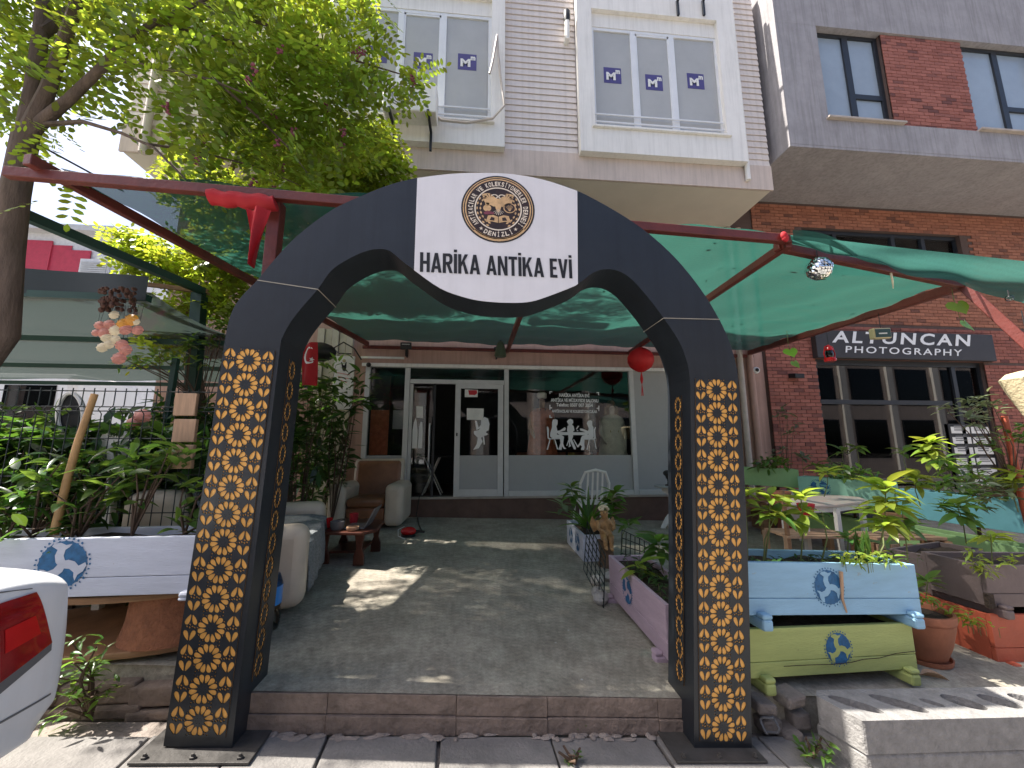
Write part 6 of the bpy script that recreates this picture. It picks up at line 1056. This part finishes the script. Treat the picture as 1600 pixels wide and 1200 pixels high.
# hanging red flag with crescent, white hanging sign
fg = thing('flag', tuple(atY(482, 570, 5.2)), 'red flag with white crescent and star behind the left arch leg', 'flag')
def flg(u, v): p = atY(470+25*u, 540+62*v-6*u*(1-v), 5.2); return (p.x, 5.2+.04*sin(u*7+v*2), p.z)
b = MB(); b.grid(flg, 12, 14); b.build('cloth', 'red_cloth', fg, True, fix=False); fp = lambda u, v: Vector(flg(u, v))+Vector((0, -.006, 0))
b = MB(); cr = [(.55+.42*cos(t), .30+.20*sin(t)) for t in [rad(60+i*24) for i in range(11)]]+[(.62+.34*cos(t), .30+.16*sin(t)) for t in [rad(300-i*24) for i in range(11)]]
for i in range(10): b.add([fp(*cr[i]), fp(*cr[i+1]), fp(*cr[20-i]), fp(*cr[21-i])], [(0, 1, 2, 3)])
b.build('crescent', 'white', fg); b = MB(); b.add([fp(.72+.13*(1 if i % 2 == 0 else .4)*cos(pi*i/5), .40+.06*(1 if i % 2 == 0 else .4)*sin(pi*i/5)) for i in range(10)], [tuple(range(10))]); b.build('star', 'white', fg)
hs = thing('hanging_sign', tuple(atY(536, 600, 7.0)), 'white hanging sign with a dark winged logo beside the shop', 'sign'); a_, c_ = atY(523, 556, 7.0), atY(549, 640, 7.0); MB().box((a_.x, 7.0, c_.z), (c_.x, 7.04, a_.z)).build('sign_board', 'paper', hs, bevel=.008); SP = lambda x, y: atY(460+x/7.5, 500+y/7.5, 6.997)
for poly in ([(545,490),(562,500),(578,545),(580,600),(568,595),(558,560)], [(612,490),(598,502),(584,545),(582,600),(594,600),(608,560)], [(572,530),(590,530),(588,560),(574,560)]): MB().prism([SP(*p) for p in poly], (0, .002, 0)).build('logo', 'ink', hs)
MB().ell(tuple(SP(583, 478)), (.03, .003, .03), 10, 6).build('logo', 'brass', hs)
for k, (x0, x1) in enumerate(((490, 655), (510, 640), (545, 615))): MB().bar(SP(x0, 615+k*45), SP(x1, 645+k*45 if k < 2 else 735), .003, .012).build('print_line', 'shell_pink', hs)
MB().tube([atY(520, 545, 7.3), atY(530, 552, 7.02), atY(549, 553, 7.02)], .012, 6).build('bracket', 'black', hs)
b = MB(); c = atY(498, 550, 6.6); dv = thing('dark_hood', tuple(c), 'black curved metal hood on the wall behind the flag', 'hood'); MB().ell(tuple(c), (.28, .2, .16), 16, 8).build('hood_shell', 'black', dv, True); MB().tube([c+Vector((.2, 0, .05)), c+Vector((.35, .1, .2)), c+Vector((.5, .2, .12)), c+Vector((.6, .3, -.05))], .012, 6).build('cable', 'cable', dv, True)
# shells, cones on the left
sn = thing('shell_mobile', tuple(atY(190, 510, 3.4)), 'hanging mobile of pink, cream and amber shells at left', 'wind chime'); rr = random.Random(9)
for x, y, r_, m_ in ((163, 520, 9, 'shell_pink'), (170, 507, 8, 'shell_pink'), (178, 492, 7, 'shell_cream'), (180, 516, 9, 'shell_cream'), (192, 506, 9, 'shell_amber'), (205, 500, 10, 'shell_amber'), (196, 515, 9, 'shell_pink'), (166, 527, 8, 'shell_cream'), (215, 516, 8, 'shell_pink'), (190, 539, 9, 'shell_pink'), (196, 547, 9, 'shell_pink'), (186, 560, 10, 'shell_pink'), (160, 543, 8, 'shell_cream'), (170, 538, 8, 'shell_cream'), (155, 508, 7, 'shell_pink'), (212, 503, 6, 'shell_cream'), (150, 520, 6, 'shell_pink'), (180, 530, 7, 'shell_cream'), (222, 651, 12, 'shell_pink'), (208, 662, 10, 'shell_pink')):
    c = atY(x, y, 3.4); k = r_*3.6/F; b = MB(); 
    b.grid(lambda u, v: tuple(c+Vector((k*v*cos(2*pi*u)*1.0, -.45*k*(1-v*v)*1+.1*k*cos(9*2*pi*u)*v, k*v*.85*sin(2*pi*u)))), 20, 4); b.build('shell', m_, sn, True, fix=False)
    if y < 600: MB().tube([c, Vector((c.x+rr.uniform(-.02, .02), 3.42, atY(185, 475, 3.4).z))], .0015, 4).build('string', 'cable', sn)
cn = thing('cone_garland', tuple(atY(183, 468, 3.4)), 'bunch of dark brown pine cones hung on the canopy corner', 'pine cones'); b = MB()
for i in range(70): c = atY(rr.uniform(155, 213), rr.uniform(450, 485), 3.4+rr.uniform(-.05, .1)); b.ell(tuple(c), (rr.uniform(.012, .022), .018, rr.uniform(.014, .024)), 6, 5)
b.build('cones', 'cone_brown', cn, True, kind='stuff')
# wire fence with its planks, stick, mirror
wf_ = thing('wire_fence', (-2.3, 3.02, .5), 'dark green welded wire fence behind the white planter', 'fence'); fx0, fx1, fz0, fz1 = -3.9, atY(338, 650, 3.0).x, .55, atY(200, 607, 3.0).z
n = 30
for i in range(n+1): x = fx0+(fx1-fx0)*i/n; MB().tube([(x, 3.0, fz0), (x, 3.0, fz1-.18), (x, 2.97, fz1-.15), (x, 3.0, fz1-.12), (x, 3.0, fz1)], .0035, 5).build('wire', 'wire', wf_)
for z_ in (fz1-.02, fz1-.13, fz1-.16, fz1-.35, fz1-.6, fz1-.85, fz0+.05): MB().tube([(fx0, 3.006, z_), (fx1, 3.006, z_)], .0042, 5).build('wire', 'wire', wf_)
for x in (fx0, fx1+.02): MB().bar((x, 3.02, fl(x, 3)), (x, 3.02, fz1+.02), .05, .04).build('post', 'green_steel', wf_)
bd = thing('fence_board', tuple(atY(288, 680, 2.97)), 'three pale wooden boards strapped to the wire fence by the arch', 'board')
for (x0, y0, x1, y1) in ((279, 615, 308, 650), (277, 655, 307, 691), (274, 695, 303, 732)): a_, c_ = atY(x0, y0, 2.985), atY(x1, y1, 2.985); MB().box((a_.x, 2.955, c_.z), (c_.x, 2.985, a_.z)).build('board', 'wood_pale', bd, bevel=.004)
MB().tube([atY(84, 836, 2.70), atY(105, 750, 2.72), atY(122, 690, 2.74), atY(148, 616, 2.78)], [.022, .021, .02, .019], 10).build('bamboo_stick', 'bamboo', None, True, label='bamboo stick leaning in the white planter', cat='stick')
om = thing('oval_mirror', tuple(atY(110, 650, 3.3)), 'dark oval panel with pale rim behind the wire fence', 'mirror'); oc = [(110+20*cos(t), 650-36*sin(t)) if sin(t) > 0 else (110+20*cos(t), 650-34*sin(t)) for t in [2*pi*i/24 for i in range(24)]]
MB().prism([atY(x, y, 3.3) for x, y in oc], (0, .03, 0)).build('panel', 'black', om); MB().tube([atY(x, y, 3.29) for x, y in oc]+[atY(*oc[0], 3.29)], .014, 6).build('rim', 'trim', om, True)
dk = [(178+28*cos(t), 705-36*sin(t)) for t in [2*pi*i/24 for i in range(24)]]; wd = thing('white_chair_back', tuple(atY(178, 705, 3.25)), 'round white chair back seen through the fence', 'chair'); MB().prism([atY(x, y, 3.25) for x, y in dk], (0, .03, 0)).build('backrest', 'trim', wd, bevel=.01); MB().bar(atY(178, 740, 3.26), (atY(178, 740, 3.26).x, 3.3, fl(-2.4, 3.3)), .05, .05).build('leg', 'trim', wd)
wa = thing('wicker_armchair', (-2.2, 3.9, .2), 'pale armchair in the shade behind the fence', 'armchair'); z = fl(-2.3, 3.9); soft('arm', (-2.72, 3.55, z), (-2.5, 4.3, z+.6), 'leather_cream', wa, .08); soft('seat', (-3.3, 3.6, z+.05), (-2.73, 4.3, z+.4), 'leather_cream', wa, .06); soft('backrest', (-3.3, 4.1, z+.41), (-2.73, 4.35, z+.85), 'leather_cream', wa, .08)
# ================================================================ SHOP DISPLAY FIGURES
def mannequin(label, px, zh, coat, under, face, hat):
    X = atY(px, 650, 8.0).x; t = thing('mannequin', (X, 7.86, .5), label, 'mannequin', 'mannequins in the shop window'); zt_ = zh; O = Vector((X, 7.86, 0))
    V = lambda x, y, z_, r_: (O+Vector((x, y, z_)), r_); zs = zh-.32
    skin_body('body', [V(0, 0, zs-.55, (.15, .11)), V(0, 0, zs-.3, (.12, .09)), V(0, 0, zs-.08, (.15, .09)), V(0, 0, zs+.05, .05), V(0, -.01, zs+.14, (.07, .08)), V(0, -.01, zs+.25, (.065, .08)), V(.19, 0, zs-.05, .055), V(.25, -.02, zs-.32, .045), V(.22, -.1, zs-.58, .035), V(.22, -.12, zs-.68, (.03, .02)), V(-.19, 0, zs-.05, .055), V(-.25, -.02, zs-.32, .045), V(-.2, -.14, zs-.5, .035), V(-.18, -.2, zs-.55, (.03, .02)), V(0, 0, zs-.8, (.17, .12)), V(.08, 0, .95, .06), V(.08, 0, .56, .05), V(-.08, 0, .95, .06), V(-.08, 0, .56, .05)],
              [(0, 1), (1, 2), (2, 3), (3, 4), (4, 5), (2, 6), (6, 7), (7, 8), (8, 9), (2, 10), (10, 11), (11, 12), (12, 13), (0, 14), (14, 15), (15, 16), (14, 17), (17, 18)], face, t, 2)
    MB().prism([O+Vector((-.012, -.085, zs+.2)), O+Vector((.012, -.085, zs+.2)), O+Vector((.016, -.105, zs+.155)), O+Vector((-.016, -.105, zs+.155))], (0, .02, 0)).build('nose', face, t)
    b = MB(); prof = [(.10, zs+.04), (.20, zs-.02), (.23, zs-.1), (.20, zs-.35), (.24, zs-.6), (.29, zs-.95), (.31, .75)]
    vs = []; nn = 24
    for r_, z_ in prof:
        for j in range(nn+1): a_ = rad(-70+0)+rad(320)*j/nn; vs.append((X+r_*1.12*sin(a_+rad(0))*-1, 7.86+r_*.72*cos(a_+rad(-90)+rad(90)), z_))
    b.add(vs, [(i*(nn+1)+j, i*(nn+1)+j+1, (i+1)*(nn+1)+j+1, (i+1)*(nn+1)+j) for i in range(len(prof)-1) for j in range(nn)]); b.build('coat', coat, t, True)
    MB().lathe([(.06, zs+.03), (.15, zs-.06), (.165, zs-.3), (.17, zs-.6), (.2, zs-.95), (.22, .72)], (X, 7.86, 0), 20, 1, .62).build('dress', under, t, True)
    if hat: MB().lathe([(.085, zs+.24), (.10, zs+.25), (.10, zs+.34), (.06, zs+.37), (.01, zs+.375)], (X, 7.86, 0), 16).build('cap', 'cloth_tan', t, True); MB().tube([O+Vector((-.06, -.12, zs+.02)), O+Vector((0, -.15, zs-.15)), O+Vector((.06, -.12, zs+.02))], .012, 6).build('necklace', 'black', t, True)
    else:
        b = MB(); b.ell((X, 7.89, zs+.23), (.095, .105, .12), 14, 10); b.tube([O+Vector((-.09, .02, zs+.2)), O+Vector((-.11, .0, zs)), O+Vector((-.10, -.05, zs-.15))], [.05, .05, .02], 8); b.tube([O+Vector((.09, .02, zs+.2)), O+Vector((.11, .0, zs)), O+Vector((.10, -.05, zs-.15))], [.05, .05, .02], 8); b.build('hair', 'hair_tan', t, True); MB().box((X-.09, 7.72, zs-.32), (X+.09, 7.735, zs-.26)).build('belt', 'brass', t)
mannequin('mannequin in orange coat and patterned cap behind the shop window', 845, atY(845, 618, 8.0).z, 'cloth_orange', 'paper', 'skin_dark', True); mannequin('long haired mannequin in a tan robe behind the shop window', 952, atY(952, 628, 8.0).z, 'cloth_tan', 'cloth_tan', 'skin_pale', False)
sb_ = thing('sideboard', (1.8, 9.6, .5), 'dark sideboard deep inside the shop', 'sideboard'); MB().box((.9, 9.4, .5), (3.4, 9.9, 1.35)).build('cabinet', 'wood_dark', sb_); 
for i in range(4): MB().box((.95+i*.61, 9.38, .55), (1.5+i*.61, 9.399, 1.3)).build('drawer_front', 'cloth_orange', sb_)
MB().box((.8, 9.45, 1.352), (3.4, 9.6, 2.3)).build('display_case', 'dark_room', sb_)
ft = thing('folding_table', (-.85, 8.1, .5), 'white folding table frame standing in the open doorway', 'folding table')
for y in (7.95, 8.3):
    MB().tube([(-1.02, y, .51), (-.72, y, 1.22)], .014, 8).build('leg', 'trim', ft); MB().tube([(-.66, y, .51), (-1.0, y, 1.22)], .014, 8).build('leg', 'trim', ft)
MB().box((-1.12, 7.85, 1.225), (-.5, 8.4, 1.25)).build('table_top', 'black', ft, bevel=.006); MB().tube([(-.98, 7.95, .6), (-.98, 8.3, .6)], .012, 6).build('stretcher', 'trim', ft)
# ================================================================ THE WHITE CAR
car = thing('parked_car', (-3.9, 1.1, sw(-3.9)), 'white saloon car parked at the left edge with red tail light', 'car')
zc_ = -.02
def sec(x, pts): return [(x, y, z_+zc_) for y, z_ in pts]
def half(x, w, zs): return (x, w, zs)
# body sections from the tail forward: x, half width, (sill, waist, deck) heights, roof half width, roof height
S_ = [(-1.66, .70, .40, .62, .78, .60, .84), (-1.69, .80, .34, .64, .86, .68, .93), (-1.80, .86, .28, .66, .90, .72, .965), (-2.2, .88, .24, .68, .92, .74, .99), (-2.55, .885, .22, .70, .93, .76, 1.0), (-3.0, .89, .21, .70, .93, .58, 1.36), (-3.5, .89, .21, .70, .93, .56, 1.43), (-4.2, .89, .21, .70, .92, .56, 1.42), (-4.8, .885, .21, .69, .91, .62, 1.16), (-5.1, .88, .21, .68, .90, .72, .95), (-5.7, .85, .24, .64, .80, .68, .84), (-5.95, .74, .34, .56, .66, .55, .70)]
vs = []; CY = 1.12
for (x, w, z0_, z1_, z2_, rw, rz) in S_:
    prof = [(-w*.9, z0_), (-w, z0_+.10), (-w*1.01, z1_), (-w*.97, z2_), (-rw, rz-.03), (-rw*.8, rz), (0, rz+.012), (rw*.8, rz), (rw, rz-.03), (w*.97, z2_), (w*1.01, z1_), (w, z0_+.10), (w*.9, z0_)]
    vs += [(x+.035, CY+y, z_*1.03+zc_) for y, z_ in prof]
k = 13; fs = [(i*k+j, i*k+j+1, (i+1)*k+j+1, (i+1)*k+j) for i in range(len(S_)-1) for j in range(k-1)]+[tuple(range(k-1, -1, -1)), tuple(range((len(S_)-1)*k, len(S_)*k))]+[(i*k+12, i*k, (i+1)*k, (i+1)*k+12) for i in range(len(S_)-1)]
b = MB(); b.add(vs, fs); body = b.build('body', 'car_paint', car, 40, bevel=.02, seg=2); su = body.modifiers.new('sub', 'SUBSURF'); su.levels = 1; su.render_levels = 2
def cq(x, y, X): # pixel on a plane of constant X
    d = ray(x, y); t = X/d[0]; return Vector([CAM[i]+t*d[i] for i in range(3)])
def patch(name, quad, X, m, off, nu=14, nv=14, thick=.004):
    c = [cq(x, y, X) for x, y in quad]
    b = MB(); b.grid(lambda u, v: tuple(c[0].lerp(c[1], u).lerp(c[3].lerp(c[2], u), v)), nu, nv); o = b.build(name, m, body, True, fix=False)
    w_ = o.modifiers.new('wrap', 'SHRINKWRAP'); w_.target = body; w_.wrap_method = 'NEAREST_SURFACEPOINT'; w_.offset = off; w_.wrap_mode = 'ABOVE_SURFACE'; return o
patch('tail_light', [(-6, 945), (60, 924), (80, 1004), (-6, 1068)], -1.635, 'tail_red', .006); patch('light_trim', [(-6, 1068), (80, 1004), (79, 1016), (-6, 1086)], -1.635, 'plastic_grey', .005, 14, 3)
patch('bumper_line', [(-6, 1130), (84, 1082), (84, 1085), (-6, 1134)], -1.635, 'plastic_grey', .002, 14, 2)
for x in (-2.35, -5.0):
    for y, s in ((CY-.80, -1), (CY+.80, 1)):
        w_ = MB().lathe([(.20, -.09), (.30, -.095), (.325, -.07), (.325, .07), (.30, .095), (.20, .09)], (0, 0, 0), 26); w_.v = [(x+v[0], y+v[2], .325+sw(x)+v[1]) for v in w_.v]; wh = w_.build('wheel', 'tyre', car, 40); r_ = MB().lathe([(.02, 0), (.19, .02), (.2, .0), (.2, -.06), (.02, -.06)], (0, 0, 0), 20); r_.v = [(x+v[0], y+s*(.09+v[2]*.3), .325+sw(x)+v[1]) for v in r_.v]; r_.build('rim', 'rim', wh, 40)
# dark hedge behind the fence
def leafmass(name, label, cat, boxes, n, L, m, parent_loc, seed=4):
    t = thing(name, parent_loc, label, cat); rr = random.Random(seed); b = MB(); st = MB()
    for (c, r_) in boxes:
        st.tube([(c[0], c[1], fl(c[0], c[1])), (c[0]+.05, c[1], c[2]-r_[2]*.3), (c[0], c[1]+.05, c[2]+r_[2]*.6)], [.025, .018, .006], 6)
        for i in range(n//len(boxes)):
            while True:
                p = [rr.uniform(-1, 1) for _ in range(3)]
                if sum(x*x for x in p) < 1: break
            o = Vector([c[k]+p[k]*r_[k] for k in range(3)]); d = Vector((rr.gauss(0, 1), rr.gauss(0, 1), rr.gauss(.1, .6))).normalized(); nn = Vector((rr.gauss(0, .5), rr.gauss(0, .5), 1)); x = d.cross(nn).normalized(); l = L*rr.uniform(.6, 1.25); w_ = x*l*.17; dn = Vector((0, 0, -l*.14))
            b.add([o, o+d*l*.35+w_, o+d*l*.7+w_*.8+dn*.5, o+d*l+dn, o+d*l*.7-w_*.8+dn*.5, o+d*l*.35-w_], [(0, 1, 2, 3, 4, 5)])
    st.build('stems', 'twig', t, True); b.build('foliage', m, t, fix=False, kind='stuff'); return t
leafmass('hedge', 'dense dark evergreen hedge behind the wire fence at left', 'hedge', [((-3.6, 3.75, 1.05), (.5, .4, .7)), ((-2.9, 3.8, 1.0), (.5, .4, .65)), ((-2.35, 3.65, .95), (.35, .3, .6)), ((-4.3, 3.7, 1.1), (.5, .4, .8)), ((-3.2, 4.6, 1.3), (.7, .4, .7)), ((-2.6, 3.5, .7), (.6, .25, .4)), ((-3.7, 3.4, .75), (.7, .25, .45)), ((-2.9, 3.35, 1.3), (.8, .2, .32)), ((-4.1, 3.35, 1.4), (.7, .2, .35))], 9000, .16, 'leaf_dark', (-3, 3.8, .2))
leafmass('hedge', 'dense dark evergreen bush between the sofa and the shop wall', 'bush', [((-2.55, 5.8, 1.3), (.45, .5, 1.0)), ((-2.35, 6.6, 1.2), (.4, .4, .95)), ((-2.9, 5.2, 1.4), (.4, .4, .9))], 1500, .2, 'leaf_dark', (-2.6, 6, .2), 8)
# ================================================================ STREET BEHIND THE CAMERA (seen in the glass)
opp = thing('opposite_building', (0, -13, -.2), 'pale building with white pilasters across the street', 'building')
MB().box((-50, -17, -.9), (70, -13, 8.5)).build('wall', 'wall_beige', opp)
for i in range(29):
    X = -48+i*4; MB().box((X, -12.998, -.3), (X+.5, -12.8, 8.5)).build('pilaster', 'trim', opp)
    for z0_ in (.6, 4.6): w_ = MB().box((X+.9, -12.998, z0_), (X+3.6, -12.95, z0_+2.9)).build('window', 'frame_dark', opp); MB().box((X+1.0, -12.949, z0_+.1), (X+3.5, -12.94, z0_+2.8)).build('pane', 'glass_dark', w_)

for lb, pts in (('thin dark cable slung from the tree to the building', [atY(0, 25, 3.6), atY(150, 40, 4.2), atY(300, 70, 5.0), atY(420, 95, 5.9)]), ('thin cable sagging below the left awning beam', [atY(58, 225, 3.0), atY(150, 275, 3.2), atY(220, 282, 3.6), atY(300, 300, 4.2)])): MB().tube(pts, .008, 5).build('cable', 'cable', None, True, label=lb, cat='cable')
dl = atZ(1448, 1057, fl(2.9, 2.6)); t = thing('dry_leaf', tuple(dl), 'fallen yellow leaf beside the terracotta pot', 'leaf'); LEAF['dry'] = leaf_mesh('leaf', 'wood_pale', .3, .1, .5); leaf(t, 'dry', dl+Vector((-.05, 0, .012)), (1, -.35, 0), (0, 0, 1), .16)
hz = atY(1203, 1133, 2.33); b = MB(); b.tube([hz+Vector((.045*cos(t_), .02*sin(t_*3), .045*sin(t_))) for t_ in [i*.5 for i in range(22)]], .006, 6); b.build('hose_coil', 'plastic_grey', None, True, label='small coil of grey hose among the rough stones', cat='hose')
leafmass('planter_foliage', 'mixed low foliage along the turquoise and mint planters', 'plants', [((5.55, 5.6, 1.02), (.25, .4, .12)), ((6.05, 4.5, .95), (.2, .5, .14)), ((5.0, 6.5, 1.15), (.3, .3, .12))], 420, .13, 'leaf_mid', (5.6, 5, .9), 12)

patch('light_reflector', [(2, 985), (52, 962), (60, 990), (2, 1022)], -1.635, 'appliance_red', .008, 12, 8); patch('boot_seam', [(-6, 922), (58, 916), (58, 918), (-6, 925)], -1.635, 'plastic_grey', .002, 14, 2)

for lb, x0, px, py, Y, kd, L, tr in (('leafy bright stem rising before the mint planter stencil', 1440, 1432, 742, 4.3, 'leaf_bright', .2, 2), ('yellow green rosette between the table and the brick pier', 1290, 1292, 735, 5.2, 'leaf_bright', .2, 1), ('leafy stem close behind the tall yellow plant', 1410, 1408, 790, 3.1, 'leaf_mid', .15, 2), ('low leafy stem by the snake plant', 1330, 1326, 838, 2.74, 'leaf_mid', .09, 1), ('bright rosette above the brown planter', 1540, 1548, 835, 3.05, 'leaf_bright', .14, 1), ('leafy stem at the right end of the turquoise planter', 1590, 1585, 735, 3.8, 'leaf_bright', .17, 2), ('leafy shoot over the terracotta pot', 1455, 1450, 905, 2.95, 'leaf_mid', .12, 1), ('tall thin leafy stem by the dark window edge', 1485, 1478, 715, 4.9, 'leaf_mid', .2, 2)):
    tp = atY(px, py, Y); bz = {2.74: zb, 3.1: .25, 3.05: .1, 2.95: .15}.get(Y, .75); whorl_plant(lb, (atY(x0, py+60, Y).x, Y, bz), tp, n=12, L=L, kind=kd, tiers=tr)
def wrap3(name, c, m, off=.005, nu=12, nv=8):
    c = [Vector(p) for p in c]; b = MB(); b.grid(lambda u, v: tuple(c[0].lerp(c[1], u).lerp(c[3].lerp(c[2], u), v)), nu, nv); o = b.build(name, m, body, True, fix=False)
    w_ = o.modifiers.new('wrap', 'SHRINKWRAP'); w_.target = body; w_.wrap_method = 'NEAREST_SURFACEPOINT'; w_.offset = off; w_.wrap_mode = 'ABOVE_SURFACE'
wrap3('rear_window', [(-2.56, CY-.58, 1.06), (-2.56, CY+.58, 1.06), (-2.90, CY+.46, 1.38), (-2.90, CY-.46, 1.38)], 'glass_dark')
for s in (-1, 1):
    wrap3('side_window', [(-3.0, CY+s*.82, 1.03), (-3.72, CY+s*.84, 1.03), (-3.72, CY+s*.64, 1.36), (-3.12, CY+s*.64, 1.34)], 'glass_dark'); wrap3('side_window', [(-3.80, CY+s*.84, 1.03), (-4.70, CY+s*.84, 1.02), (-4.30, CY+s*.64, 1.34), (-3.80, CY+s*.64, 1.36)], 'glass_dark')
